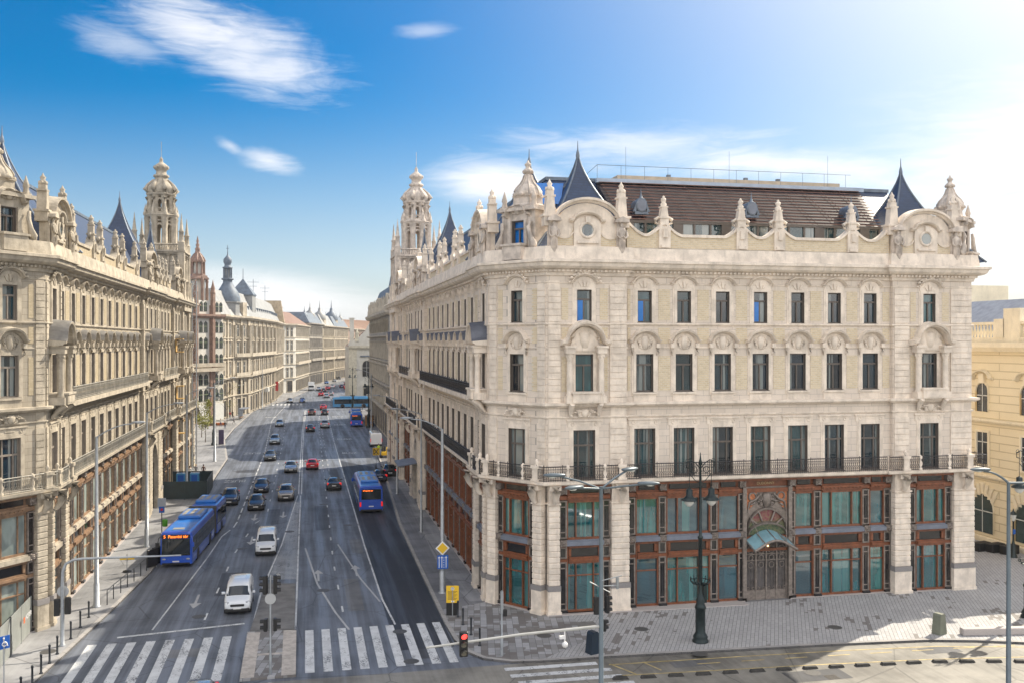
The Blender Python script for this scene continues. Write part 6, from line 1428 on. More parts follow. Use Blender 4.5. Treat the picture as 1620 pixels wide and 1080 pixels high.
# ---------------- other buildings ----------------
class House:
    def __init__(s,name,label,cat,pts,depth,wall,trim):
        s.o=Vector(pts[0]); s.pts=[Vector(p)-s.o for p in pts]; s.wall,s.trim=wall,trim; s.depth=depth
        s.r=thing(name,label,cat,(*pts[0],0.1)); s.cache={}
    def seg(s,k): 
        a,b=s.pts[k],s.pts[k+1]; e=(b-a).normalized(); return a,e,Vector((e.y,-e.x)),(b-a).length
    def P(s,k,u,d,z): a,e,n,L=s.seg(k); p=a+e*u+n*d; return (p.x,p.y,z)
    def strip(s,mb,k,u0,u1,z0,z1,d0,d1,m=0):
        q=[s.P(k,u,d,z)for z in(z0,z1) for u,d in((u0,d1),(u1,d1),(u1,d0),(u0,d0))]; mb.add(q,[(3,2,1,0),(4,5,6,7),(0,1,5,4),(1,2,6,5),(2,3,7,6),(3,0,4,7)],m)
    def back(s):
        "footprint closed to the rear"
        a,e,n,L=s.seg(0); a2,e2,n2,L2=s.seg(len(s.pts)-2); m=Vector((sum(s.seg(k)[2].x*s.seg(k)[3] for k in range(len(s.pts)-1)),sum(s.seg(k)[2].y*s.seg(k)[3] for k in range(len(s.pts)-1)))).normalized()
        return [s.pts[-1]-m*s.depth,s.pts[0]-m*s.depth]
    def body(s,H,mat_=None):
        fp=s.pts+s.back(); b=MB(); b.loft([[(p.x,p.y,z) for p in fp] for z in(0,H)],0,False,True); obj('wall',b,mat_ or s.wall,s.r)
    def band(s,name,z,h,d,mat_=None):
        b=MB(); pp=[(p.x,p.y) for p in s.pts]; sweep_path(b,pp,[(-.1,z),(d*.6,z),(d,z+h*.5),(d,z+h),(-.1,z+h+.02)]); obj(name,b,mat_ or s.trim,s.r)
    def wpro(s,w,h,kind,frame,glass,trim):
        k=(w,h,kind,id(frame),id(glass))
        if k in s.cache: return s.cache[k]
        f=MB(); t=.08
        if kind=='arch':
            o=[(-w/2,0),(w/2,0),(w/2,h-w/2)]+arc(0,h-w/2,w/2,w/2,0,180,8)[1:]
            f.prism(o,-.04,.0,1); f.box(-t/2,t/2,-.07,-.041,.0,h-.02); f.box(-w/2,w/2,-.07,-.041,h*.55,h*.55+t)
            sweep_up(f,[(w/2+.05,0),(w/2+.05,h-w/2)]+arc(0,h-w/2,w/2+.05,w/2+.05,0,180,8)[1:]+[(-w/2-.05,0)],[(0,-.0),(.14,-.02),(.18,.1),(0,.12)],2)
        elif kind=='pair':
            for x in(-w*.27,w*.27):
                o=[(x-w*.2,0),(x+w*.2,0),(x+w*.2,h*.8),(x,h),(x-w*.2,h*.8)]; f.prism([(a+(a-x)*.25,z*1.03) for a,z in o],-.06,0,2); f.prism(o,-.08,-.061,1); f.box(x-.03,x+.03,-.11,-.081,0,h*.9); f.box(x-w*.2,x+w*.2,-.11,-.081,h*.5,h*.55)
        else:
            f.box(-w/2,w/2,-.04,0,0,h,1); f.box(-t/2,t/2,-.07,-.041,0,h); f.box(-w/2,w/2,-.07,-.041,h*.68,h*.68+t)
            for sx in(-1,1): f.box(sx*w/2,sx*(w/2+.2),-.14,0,-.05,h+.12,2); f.box(sx*(w/2-.07),sx*w/2,-.07,-.041,0,h)
            f.box(-w/2-.2,w/2+.2,-.141,0,h+.0,h+.2,2); f.box(-w/2-.3,w/2+.3,-.25,0,-.16,-.051,2)
            if kind=='hood': f.prism([(-w/2-.4,h+.3),(w/2+.4,h+.3),(w/2+.4,h+.42),(0,h+.42+w*.28),(-w/2-.4,h+.42)],-.42,0,2)
            if kind=='flat': f.box(-w/2-.35,w/2+.35,-.35,0,h+.3,h+.45,2)
        p=Pro('window',f,[frame,glass,trim]); s.cache[k]=p; return p
    def windows(s,k,us,z,w,h,kind='flat',frame=None,glass=None,trim=None):
        p=s.wpro(w,h,kind,frame or SASH,glass or GFAR,trim or s.trim); a,e,n,L=s.seg(k)
        for u in us:
            q=a+e*u; p.place(s.r,(q.x+n.x*.01,q.y+n.y*.01,z),math.atan2(e.y,e.x))
    def row(s,k,bay,z,w,h,kind='flat',m0=1.,**kw):
        L=s.seg(k)[3]; n=max(1,int((L-2*m0)/bay+.5)); s.windows(k,[m0+(L-2*m0)*(i+.5)/n for i in range(n)],z,w,h,kind,**kw)
    def part(s,name,mb,m): return obj(name,mb,m,s.r)
    def mansard(s,z,h,inset,m,top=None):
        fp=s.pts+s.back(); c=sum(fp,Vector((0,0)))/len(fp); b=MB()
        ins=[]
        n=len(fp)
        for i,p in enumerate(fp):
            e1=(fp[i]-fp[i-1]).normalized(); e2=(fp[(i+1)%n]-fp[i]).normalized(); n1=Vector((-e1.y,e1.x)); n2=Vector((-e2.y,e2.x)); q=n1+n2; q=q/max(.3,(1+n1.dot(n2))); ins.append(p+q*inset)
        b.loft([[(p.x,p.y,z) for p in fp],[(p.x,p.y,z+h) for p in ins]],0,False,True); return s.part('roof',b,m)
    def pitched(s,z,h,m):
        fp=s.pts+s.back(); a,e,n,L=s.seg(0); b=MB(); p0,p1=s.pts[0],s.pts[-1]; q1,q0=s.back(); r0,r1=(p0+q0)/2,(p1+q1)/2
        f=lambda p,zz:(p.x,p.y,zz)
        N=len(s.pts); vs=[f(p,z) for p in s.pts]+[f(r1,z+h),f(r0,z+h),f(q1,z),f(q0,z)]
        b.add(vs,[tuple(range(N))+(N,N+1),(N+1,N,N+2,N+3),(0,N+1,N+3),(N-1,N+2,N)]); return s.part('roof',b,m)
    def at(s,k,u,d,z): return s.P(k,u,d,z)
GFAR=glassmat('far window glass',[(.02,.03,.04),(.05,.06,.07),(.012,.018,.025),(.10,.11,.11)],rough=.15,ior=1.5)
CREAM=brickmat('cream grey stucco',(.40,.35,.28),(.35,.31,.245),(.27,.235,.18),1.2,.5,.02,bump=.2,var=.3,nz=.4); CREAMT=mat('cream stone trim',(.42,.37,.295),.85,var=.2,vs=.6,dirt=.4)
WHT=mat('white render',(.55,.53,.475),.8,var=.1,vs=.5,dirt=.15); BRN=mat('red brown glazed stone',(.23,.145,.11),.55,var=.25,vs=1.2,bump=.2); GREENF=mat('olive green frame',(.16,.2,.11),.6,var=.1); WHF=mat('white window frame',(.6,.6,.57),.5,var=.05)
ZINC=mat('pale zinc roof',(.26,.265,.265),.6,.2,var=.15,vs=.5); ZINCB=mat('blue zinc dome',(.115,.145,.185),.6,.1,var=.2,vs=1); TILE=mat('brown red tile roof',(.20,.12,.09),.8,var=.25,vs=1.5); TILER=mat('orange tile roof',(.19,.11,.075),.8,var=.2,vs=1.5); DKSHOP=mat('dark shop interior',(.03,.03,.03),.3,var=.4,vs=.6)
GREYS=mat('weathered grey stone',(.31,.285,.25),.88,var=.25,vs=.5,dirt=.5); PINK=mat('pink stucco',(.42,.30,.24),.85,var=.15,vs=.5,dirt=.2); BEIGE=mat('beige stucco',(.37,.325,.25),.85,var=.2,vs=.4,dirt=.35)
def onion(mb,c,r,z,h,m=0):
    mb.lathe([(r,z),(r*1.05,z+h*.05),(r*.95,z+h*.2),(r*.7,z+h*.38),(r*.45,z+h*.48),(r*.42,z+h*.5)],12,(c[0],c[1],0),m)
# A: white building with brown pilasters and openwork tower
def white_house():
    h=House('white_building','white building with red brown pilasters and a brown openwork turret','building',[(-37,201.5),(-18.7,228.6)],22,WHT,BRN); h.body(24.4)
    L=h.seg(0)[3]; U=lambda px:L-(355-px)*.31
    piers=[L-3.8,L-9.6,L-20.5,L-26,L-31]
    for i,u in enumerate(piers[:4]):
        b=MB(); h.strip(b,0,u-.8,u+.8,.0,26.5 if i<2 else 24.6,0,.4); h.strip(b,0,u-.45,u+.45,12,29.5 if i<2 else 25,0,.7); p=h.P(0,u,.35,0); b.lathe([(.6,29.4),(.4,30),(.5,30.4),(.25,31.2),(.02,32.4)] if i<2 else [(.4,24.8),(.3,25.4),(.02,26.6)],6,(p[0],p[1],0)); h.part('pilaster',b,BRN)
    mids=[L-1.4,L-6.7,L-12.8,L-17]
    for z,hh in((20.4,2.6),(16.9,2.5),(13.2,2.5),(8.6,2.6),(5.0,2.9)): h.windows(0,mids,z,3.0 if z>9 else 3.3,hh,'pair',GREENF,GFAR,WHT)
    h.windows(0,mids[:2],24.6+.5,2.6,2.3,'pair',GREENF,GFAR,WHT)
    h.band('cornice',23.6,.9,1.0,BRN); h.band('string_course',12.5,.35,.6,CREAMT)
    b=MB(); h.strip(b,0,.5,L-1,11.7,12.5,.3,1.4); h.strip(b,0,.5,L-1,12.8,13.6,1.2,1.4); h.part('balcony',b,CREAMT)
    b=MB(); 
    for i in range(24): h.strip(b,0,1+i*(L-9)/24,1.5+i*(L-9)/24,24.6,26.3,.1,.4)
    h.strip(b,0,.5,L-8,26.3,26.7,0,.5); h.part('parapet',b,BRN)
    b=MB(); h.strip(b,0,L-8.2,L-.6,24.4,27.6,-5,.02); h.part('attic',b,WHT)
    b=MB(); h.strip(b,0,0,L-8.3,24.42,27.5,-14,-3); h.part('setback_storey',b,WHT)
    for u in mids: b=MB(); h.strip(b,0,u-1.6,u+1.6,.5,4.2,.05,.2); h.part('shop_board',b,WHF)
    b=MB(); c=h.P(0,L-5.9,-2.2,0); cx,cy=c[0],c[1]
    b.lathe([(1.9,27.5),(1.9,32.2),(2.0,32.4)],4,(cx,cy,0),0,False,PI/4+.3); b.lathe([(3.0,32.3),(2.9,32.6),(1.75,33.6)],4,(cx,cy,0),1,False,PI/4+.3)
    for k in range(8):
        q=2*PI*k/8; b.lathe([(.28,33.5),(.22,34),(.2,36.2),(.35,36.6),(.1,37.2)],6,(cx+1.45*math.cos(q),cy+1.45*math.sin(q),0),1)
        b.tube([(cx+1.45*math.cos(q),cy+1.45*math.sin(q),36.3),(cx+1.3*math.cos(q),cy+1.3*math.sin(q),37.2),(cx+.8*math.cos(q),cy+.8*math.sin(q),38.0),(cx,cy,38.7)],[.22,.25,.2,.2],5,1)
    b.lathe([(1.6,36.2),(1.7,36.5),(1.5,36.8),(1.45,37.0),(1.1,37.7),(.6,38.3),(.5,39),(.6,39.3),(.3,39.7),(.45,40.2),(.2,40.6),(.3,41),(.03,42.2)],8,(cx,cy,0),1); b.lathe([(.9,33.4),(.75,36.3)],8,(cx,cy,0),0)
    for dx,dy in((-1.9,-1.2),(1.9,1.2),(-1.2,1.9),(1.2,-1.9)): b.lathe([(.35,27.5),(.3,31.5),(.4,32),(.02,33.5)],6,(cx+dx,cy+dy,0),1)
    h.part('turret',b,[WHT,BRN])
    b=MB(); c=h.P(0,L-14,-3.4,0); b.lathe([(.5,27.5),(.45,30.5),(.8,30.8),(.3,31.5),(.6,32.2),(.2,33),(.3,33.5),(.02,35)],8,(c[0],c[1],0)); h.part('pinnacle',b,BRN)
    return h
HA=white_house()
def cream_house():
    h=House('corner_building','cream corner building with blue domed turret and pale mansard roofs','building',[(-19.2,230.5),(-17.6,243.5),(-14.2,252),(-9.4,300),(-7.9,344)],20,CREAM,CREAMT); h.body(24.6)
    L0,L1,L2,L3=[h.seg(k)[3] for k in range(4)]
    for k,bay in((0,4),(1,3),(2,3.6),(3,3.6)):
        for z,w,hh,kd in((19.6,1.2,2.7,'flat'),(15.2,1.25,2.9,'hood'),(10.4,1.25,2.8,'flat')): h.row(k,bay,z,w,hh,kd,frame=WHF)
        if k!=1: h.row(k,4.8,5.6,2.0,3.0,'rect' if k else 'arch'); h.row(k,4.8,.6,2.6,3.8,'rect',glass=DKSHOP)
    h.windows(1,[L1/2],5.2,3.4,4.2,'arch',WHF); h.windows(1,[L1/2],.3,4.2,3.9,'rect',glass=DKSHOP)
    for z,hh,d in((23.8,.9,1.1),(18.9,.35,.4),(14.2,.4,.5),(9.3,.5,.9),(4.9,.4,.5)): h.band('cornice' if z>23 else 'string_course',z,hh,d)
    for z in(9.8,14.6):
        b=MB()
        for k in(1,2): h.strip(b,k,.6,h.seg(k)[3]-.8,z,z+.9,.75,.95)
        h.part('balcony',b,CREAMT)
    b=MB()
    for k in range(4):
        L=h.seg(k)[3]; n=max(2,int(L/7.2))
        for i in range(n+1):
            u=.4+(L-.8)*i/n; h.strip(b,k,u-.4,u+.4,0.3,23.8,-.1,.32)
            if k in(1,2,3): p=h.P(k,u,.45,0); b.lathe([(.42,14.7),(.36,15),(.32,21.8),(.5,22.4)],7,(p[0],p[1],0))
    h.part('pilaster',b,CREAMT)
    h.mansard(24.7,6.2,3.0,ZINC)
    b=MB()
    for u in range(2,int(L2+L3)-2,4):
        k=2 if u<L2-1 else 3; uu=u if k==2 else u-L2; h.strip(b,k,uu-.25,uu+.25,26.6,27.6,-2.2,-.85)
    h.part('roof_vent',b,LEAD)
    b=MB(); c=h.P(1,L1*.3,-2.6,0); cx,cy=c[0],c[1]
    b.lathe([(2.9,24.7),(2.9,27.8),(3.3,28),(3.3,28.3)],8,(cx,cy,0),1,False); b.lathe([(3.1,28.3),(3.0,29.4),(2.5,30.8),(1.7,32),(1.15,33),(1.1,33.6),(1.5,33.8),(1.5,34.1),(.9,34.2)],16,(cx,cy,0))
    for k in range(8): q=2*PI*k/8; b.lathe([(.16,34.1),(.14,36.6)],6,(cx+.95*math.cos(q),cy+.95*math.sin(q),0))
    b.lathe([(.55,34.1),(.55,36.6)],8,(cx,cy,0),1); b.lathe([(1.2,36.6),(1.25,36.9),(.8,37.1),(.75,37.6),(1.05,38.2),(1.0,38.9),(.6,39.4),(.2,39.9),(.1,40.4),(.06,42.4)],14,(cx,cy,0)); b.bx(cx,cy,41.6,.7,.1,.12); h.part('domed_turret',b,[ZINCB,ZINC])
    b=MB(); p=h.P(1,L1*.75,.2,0); a,e,n,L=h.seg(1)
    h.strip(b,1,L1*.62,L1*.62+2.2,24.8,28.2,-2,.15); h.part('dormer',b,CREAMT); h.windows(1,[L1*.62+1.1],25.4,1.0,2.0,'arch')
    b=MB(); c=h.P(2,L2*.28,-3.6,0); b.lathe([(4.3,30.6),(4.4,31),(.12,35.2),(.08,38)],4,(c[0],c[1],0),0,False,PI/4-.1); b.lathe([(4.1,24.7),(4.1,30.8)],4,(c[0],c[1],0),1,False,PI/4-.1); h.part('pavilion_roof',b,[ZINCB,ZINC])
    b=MB(); c=h.P(3,L3-9,-3,0); b.lathe([(6,24.7),(4.4,31.8),(4.4,32.2)],4,(c[0],c[1],0),0,False,PI/4); h.part('end_pavilion_roof',b,mat('ochre zinc roof',(.38,.30,.2),.6,var=.2))
    b=MB(); h.strip(b,2,L2*.55,L2*.55+2.4,4.2,5.4,.1,1.3); h.part('awning',b,WHF)
    for k,u in((2,L2*.7),(3,L3*.4)):
        b=MB(); p=h.P(k,u,-4,0); b.tube([(p[0],p[1],31),(p[0],p[1],36.5)],.07,4); b.tube([(p[0]-1.6,p[1],35.6),(p[0]+1.6,p[1],35.6)],.05,4); b.tube([(p[0]-1.1,p[1],34.4),(p[0]+1.1,p[1],34.4)],.05,4); h.part('aerial',b,LEAD)
    return h
cream_house()
def row_house(name,label,pts,H,floors,wall,trim,roofm,rh,kind='pitched',depth=16,bay=3.2,frame=None,extra=None,shop=DKSHOP):
    h=House(name,label,'building',pts,depth,wall,trim); h.body(H)
    fh=(H-5.4)/floors
    for k in range(len(pts)-1):
        for f in range(floors): h.row(k,bay,5.8+fh*f,1.2,fh*.62,('hood' if f==1 else 'flat'),frame=frame or SASH)
        h.row(k,4.4,.4,3.2,3.9,'rect',glass=shop)
    h.band('cornice',H-.7,.8,.9); h.band('string_course',5.0,.35,.5)
    for f in range(1,floors): h.band('string_course',5.5+fh*f-.3,.22,.25)
    b=MB()
    L=h.seg(len(pts)-2)[3]; h.strip(b,len(pts)-2,1.5,L-1.5,5.5+fh-.35,5.5+fh-.1,.1,1.1); h.strip(b,len(pts)-2,1.5,L-1.5,5.5+fh-.1,5.5+fh+.75,1.0,1.1); h.part('balcony',b,trim)
    (h.pitched if kind=='pitched' else lambda z,hh,m:h.mansard(z,hh,2.8,m))(H+.1,rh,roofm)
    if extra: extra(h)
    return h
def chimneys(*us):
    def f(h):
        for u in us: b=MB(); h.strip(b,len(h.pts)-2,u,u+2.2,h.H if hasattr(h,'H') else 25,31.5,-9,-8); h.strip(b,len(h.pts)-2,u-.1,u+2.3,31.5,31.8,-9.1,-7.9); h.part('chimney',b,TILE)
    return f
row_house('row_building','grey white building with brown pitched roof and a corner facing the camera',[(-7.6,349),(-3.6,355),(1.5,402)],24.6,4,WHT,CREAMT,TILE,5.5,frame=WHF,bay=3.0,extra=chimneys(4,24))
def domes(*lst):
    def f(h):
        for k,u,d,z,r,m in lst:
            r*=.8; z-=.5
            b=MB(); c=h.P(k,u,-d,0); b.lathe([(r*1.1,z-4),(r*1.1,z)],8,(c[0],c[1],0),1,False); b.lathe([(r*1.15,z),(r*1.1,z+r*.5),(r*.8,z+r*1.1),(r*.3,z+r*1.45),(r*.25,z+r*1.9),(r*.1,z+r*2.1),(.04,z+r*3.4)],12,(c[0],c[1],0),0); h.part('dome',b,[m,CREAMT])
    return f
row_house('row_building','narrow grey building with a slim blue dome in the far row',[(1.7,403),(7.6,436)],26,4,GREYS,GREYS,ZINCB,4.5,'mansard',14,3.0,extra=domes((0,5,3,29,1.7,ZINCB),(0,24,4,29.5,2.6,ZINC)))
row_house('row_building','tan building with arched gable and grey dome in the far row',[(7.8,437),(13.7,467)],25.5,4,BEIGE,CREAMT,ZINC,5,'mansard',14,3.2,extra=domes((0,8,3,29,3.2,ZINC),(0,24,3,28,1.8,ZINCB)))
row_house('row_building','cream building with pointed roof finial in the far row',[(13.9,468),(22,504)],25.5,4,CREAMT,CREAMT,ZINCB,5,'mansard',14,3.4,extra=domes((0,12,4,29.5,3.6,ZINCB),(0,30,3,30,1.5,ZINC)))
row_house('row_building','pink stuccoed building closing the view at the end of the street',[(22.2,505),(34,540),(60,590),(120,690)],25,4,PINK,CREAMT,TILER,5,'pitched',16,3.6)
row_house('row_building','shaded building on the far right side of the street behind the church',[(150,640),(60,500),(34,415),(27,372)],23,4,GREYS,CREAMT,TILER,5,'pitched',18,3.6)
def church():
    h=House('church','white church with curved gable, arched niche window and small bell chimney','church',[(12.4,281),(32,281)],26,WHT,mat('pale yellow stone trim',(.52,.48,.38),.85,var=.15,dirt=.3)); h.body(17)
    for u0,u1 in((0,2.3),(17.3,19.6)): b=MB(); h.strip(b,0,u0,u1,0,16.2,0,.35); h.part('pilaster',b,h.trim)
    h.band('cornice',16.2,1.0,.9); h.band('plinth',0,1.6,.4)
    b=MB(); pts=[(-.3,17.2),(19.9,17.2),(19.4,18.4),(17,19.2),(14.8,21.5),(13.2,24.5),(11,26),(8.6,26),(6.4,24.5),(4.8,21.5),(2.6,19.2),(.2,18.4)]; b.prism(pts,.2,1.2); h.part('gable',b,ZINC if 0 else WHT)
    h.windows(0,[5.2],8.2,2.3,4.6,'arch',WHF,DKSHOP); h.windows(0,[5.6],2.2,2.6,3.4,'rect',SASH,DKSHOP)
    b=MB(); h.strip(b,0,3.3,7.2,14,14.35,0,.5); h.part('window_hood',b,LEAD)
    b=MB(); h.strip(b,0,.4,1.6,17.2,25,-3,-1.8); h.strip(b,0,.2,1.8,24.9,25.3,-3.2,-1.6); h.part('chimney',b,WHT)
    b=MB(); p=h.P(0,2.4,-.6,0); b.lathe([(.8,18.4),(.7,19),(.4,20.5),(.6,20.8),(.2,21.6),(.02,22.2)],8,(p[0],p[1],0)); h.part('finial',b,h.trim)
    b=MB(); b.prism([(0,17),(19.6,17),(9.8,24.8)],1.3,24); h.part('roof',b,TILER)
church()
def ornate():
    h=House('ornate_building','ornate grey building with blue turret roof beside the junction','building',[(30,237),(17.5,236.5),(15.2,232),(15.2,176),(18.5,168),(44,168)],22,GREYS,CREAMT); h.body(24)
    for k in(1,2,3,4):
        for z,hh,kd in((20.2,2.6,'arch'),(15.2,2.9,'flat'),(10.6,2.9,'hood'),(6.0,2.8,'flat')): h.row(k,3.4,z,1.2,hh,kd,frame=WHF)
        h.row(k,4.4,.5,3.4,4.2,'rect',glass=DKSHOP)
    for z,hh,d in((23.3,.9,1.),(19.2,.35,.7),(14.4,.3,.4),(9.8,.3,.5),(5.2,.5,.8)): h.band('cornice' if z>23 else 'string_course',z,hh,d)
    h.mansard(24.1,6,2.4,ZINCB)
    b=MB(); L=h.seg(2)[3]
    for i in range(12):
        u=1.5+(L-3)*i/11; p=h.P(2,u,.2,0); b.lathe([(.4,24.2),(.35,25.4),(.2,25.8),(.3,26.3),(.02,27.4)],6,(p[0],p[1],0))
    h.part('finial',b,CREAMT)
    for u in(6,28,50): b=MB(); a,e,n,L=h.seg(2); pts=arc(0,24.2,3,3.4,0,180,10); q=a+e*u; b.prism(pts,-.2,.6); b.v=[(q.x+e.x*x-n.x*y,q.y+e.y*x-n.y*y,z) for x,y,z in b.v]; h.part('gable',b,CREAMT)
    b=MB(); c=h.P(2,40,-4,0); b.lathe([(4.2,24),(4,28),(3.2,31.5),(2.2,33.2),(2.3,33.4),(1.4,34.5),(.1,36.2)],4,(c[0],c[1],0),0,False,PI/4); h.part('turret_roof',b,ZINCB)
ornate()
def yellow():
    Y=brickmat('warm yellow rusticated stucco',(.78,.68,.48),(.78,.68,.48),(.55,.46,.3),30,.72,.05,bump=.5,var=.12,nz=.5); YT=mat('yellow stucco trim',(.79,.70,.52),.85,var=.1,vs=.6,dirt=.2)
    h=House('yellow_building','yellow rusticated building with roof balustrade at the right edge','building',[(61,106),(61,66.2)],22,Y,YT); h.body(18.2)
    us=[106-76.1+5.6*i for i in(-4,-3,-2,-1,0,1)]
    h.windows(0,us,.9,2.9,3.5,'arch',WHF,glassmat('green shop glass',[(.01,.05,.045),(.008,.035,.05)]),YT); h.windows(0,us,7.2,1.45,2.9,'rect',WHF,GFAR,YT); h.windows(0,us,12.0,1.5,2.6,'arch',WHF,GFAR,YT)
    for z,hh,d in((5.9,.3,.3),(11.0,.35,.35),(17.5,.8,.9),(.0,.5,.2)): h.band('string_course' if z<17 else 'cornice',z,hh,d,YT)
    for u in us:
        b=MB(); a,e,n,L=h.seg(0); q=a+e*u
        sweep_up(b,[(x,14.9+z) for x,z in hood_curve(1.4,.3,.7)],HOODP); b.prism([(-.4,14.6),(.4,14.6),(.3,15.5),(-.3,15.5)],-.25,0)
        for k in range(-3,4): b.prism([(k*.42-.16,4.5-abs(k)*.25),(k*.42+.16,4.5-abs(k)*.25),(k*.62+.24,5.5-abs(k)*.2),(k*.62-.24,5.5-abs(k)*.2)],-.12,0)
        b.v=[(q.x+e.x*x-n.x*y,q.y+e.y*x-n.y*y,z) for x,y,z in b.v]; h.part('window_hood',b,YT)
    L=h.seg(0)[3]
    b=MB(); h.strip(b,0,0,L,18.3,18.75,-.3,.2); h.strip(b,0,0,L,19.9,20.15,-.3,.2)
    for i in range(int(L/.42)): p=h.P(0,.2+i*.42,-.05,0); b.lathe([(.1,18.75),(.15,19.2),(.08,19.6),(.12,19.9)],6,(p[0],p[1],0))
    for i in range(7): h.strip(b,0,i*L/6.3,i*L/6.3+1.3,18.75,20.4,-.35,.25)
    h.part('balustrade',b,YT); h.mansard(18.25,4.2,6,mat('blue grey standing seam roof',(.27,.29,.33),.45,.3,var=.15))
    b=MB(); h.strip(b,0,4,14,20,24.6,-16,-10); h.part('attic_house',b,YT); b=MB(); h.strip(b,0,26,L-1,20,24.2,-16,-11); h.strip(b,0,25.8,L-.8,24.2,24.6,-16.2,-10.8); h.part('attic_house',b,YT)
    b=MB()
    for u in(L-5,L-3.6): p=h.P(0,u,-2,0); b.tube([(p[0],p[1],20),(p[0],p[1],24.5),(p[0],p[1]-.5,24.6)],.07,5)
    h.part('vent_pipe',b,ZINC)
    b=MB(); h.strip(b,0,L-7,L-5,17.9,21.3,-.4,.25); h.part('cartouche_pier',b,YT)
yellow()
# hidden neighbours that only throw shade and close gaps
row_house('side_building','plain cream building behind the left palace',[(-40,163),(-31.5,190)],21,4,BEIGE,CREAMT,TILE,5,'mansard',20,3.4)
# ---------------- people, plants ----------------
SKIN=mat('skin',(.42,.26,.19),.6,var=0); HAIRD=mat('dark hair',(.02,.014,.01),.6,var=0); HAIRB=mat('fair hair',(.30,.2,.09),.6,var=0)
CL={'black':mat('black cloth',(.015,.015,.018),.85,var=.1),'brown':mat('brown cloth',(.10,.045,.035),.85,var=.1),'pale':mat('pale cloth',(.5,.48,.44),.85,var=.1),'jean':mat('denim',(.04,.06,.12),.85,var=.1),'red':mat('red cloth',(.35,.03,.03),.85,var=.1),'grey':mat('grey cloth',(.16,.16,.17),.85,var=.1),'hiviz':mat('hi-vis yellow cloth',(.5,.75,.03),.7,var=.1),'blue':mat('blue cloth',(.04,.09,.25),.85,var=.1)}
def person_mesh(stride):
    s=stride; J={'pel':(0,0,.95,.15),'wst':(0,0,1.1,.135),'chs':(0,.01,1.32,.155),'nck':(0,.01,1.5,.06),'hd1':(0,-.01,1.6,.09),'hd2':(0,-.005,1.7,.085),'hdt':(0,0,1.77,.05)}
    E_=[('pel','wst'),('wst','chs'),('chs','nck'),('nck','hd1'),('hd1','hd2'),('hd2','hdt')]
    for sd,x in(('l',-1),('r',1)):
        f=s*x
        J[sd+'hip']=(x*.09,0,.88,.1); J[sd+'kn']=(x*.1,-.12*f-.02,.5,.065); J[sd+'an']=(x*.1,-.3*f+.03,.09,.042); J[sd+'toe']=(x*.115,-.3*f-.12,.035,.035)
        J[sd+'sh']=(x*.19,.01,1.42,.065); J[sd+'el']=(x*.25,.03+.12*f,1.15,.045); J[sd+'wr']=(x*.25,-.06+.16*f,.92,.033); J[sd+'hn']=(x*.25,-.09+.18*f,.84,.036)
        E_+=[('pel',sd+'hip'),(sd+'hip',sd+'kn'),(sd+'kn',sd+'an'),(sd+'an',sd+'toe'),('chs',sd+'sh'),(sd+'sh',sd+'el'),(sd+'el',sd+'wr'),(sd+'wr',sd+'hn')]
    for sd,x in(('l',-1),('r',1)):
        b=Vector(J[sd+'hn'][:3])
        for i,(dx,dy,dz) in enumerate(((-.018,-.02,-.07),(-.006,-.012,-.085),(.006,.0,-.085),(.018,.012,-.07),(-x*.03,-.04,-.03))): J[f'{sd}f{i}']=(*(b+Vector((dx*.6,dy-.0,dz))),.011); E_.append((sd+'hn',f'{sd}f{i}'))
    names=list(J); me=bpy.data.meshes.new('person'); me.from_pydata([J[n][:3] for n in names],[(names.index(a),names.index(b)) for a,b in E_],[])
    o=bpy.data.objects.new('tmp',me); COL.objects.link(o); o.modifiers.new('s','SKIN'); sm=o.modifiers.new('d','SUBSURF'); sm.levels=1
    for i,n in enumerate(names): v=me.skin_vertices[0].data[i]; v.radius=(J[n][3],J[n][3]*(.75 if n in('chs','wst','pel') else 1)); v.use_root=(n=='pel')
    dg=bpy.context.evaluated_depsgraph_get(); r=bpy.data.meshes.new_from_object(o.evaluated_get(dg)); bpy.data.objects.remove(o); return r
PM=[person_mesh(.0),person_mesh(.8)]
def person(label,x,y,rz,top,bot,hair='d',pose=1,h=1.74,grp='people on the pavements',z=.13):
    me=PM[pose].copy(); me.materials.clear()
    for m in(SKIN,CL[top],CL[bot],BLKP): me.materials.append(m)
    for p in me.polygons:
        c=p.center; p.use_smooth=True
        p.material_index=0 if c.z>1.5 or (abs(c.x)>.2 and c.z<.93 and c.z>.7) else 1 if c.z>.93 or abs(c.x)>.215 and c.z>.85 else 2 if c.z>.1 else 3
    o=tag(link('person',me,None,(x,y,z),rz),label,'person',grp); o.scale=(h/1.78,)*3
    hr=MB(); hr.lathe([(.02,-.12),(.085,-.09),(.108,0),(.1,.06),(.05,.105),(.01,.11)],10,(0,.022,1.71)); obj('hair',hr,HAIRD if hair=='d' else HAIRB,o)
    fc=MB(); fc.ball((0,-.105,1.645),.014,5,0,.8,1.2,1.4); 
    for sx in(-1,1): fc.ball((sx*.034,-.094,1.675),.009,5)
    obj('face_features',fc,SKIN,o); return o
def pp(u,v): return gp(u,v,.13)
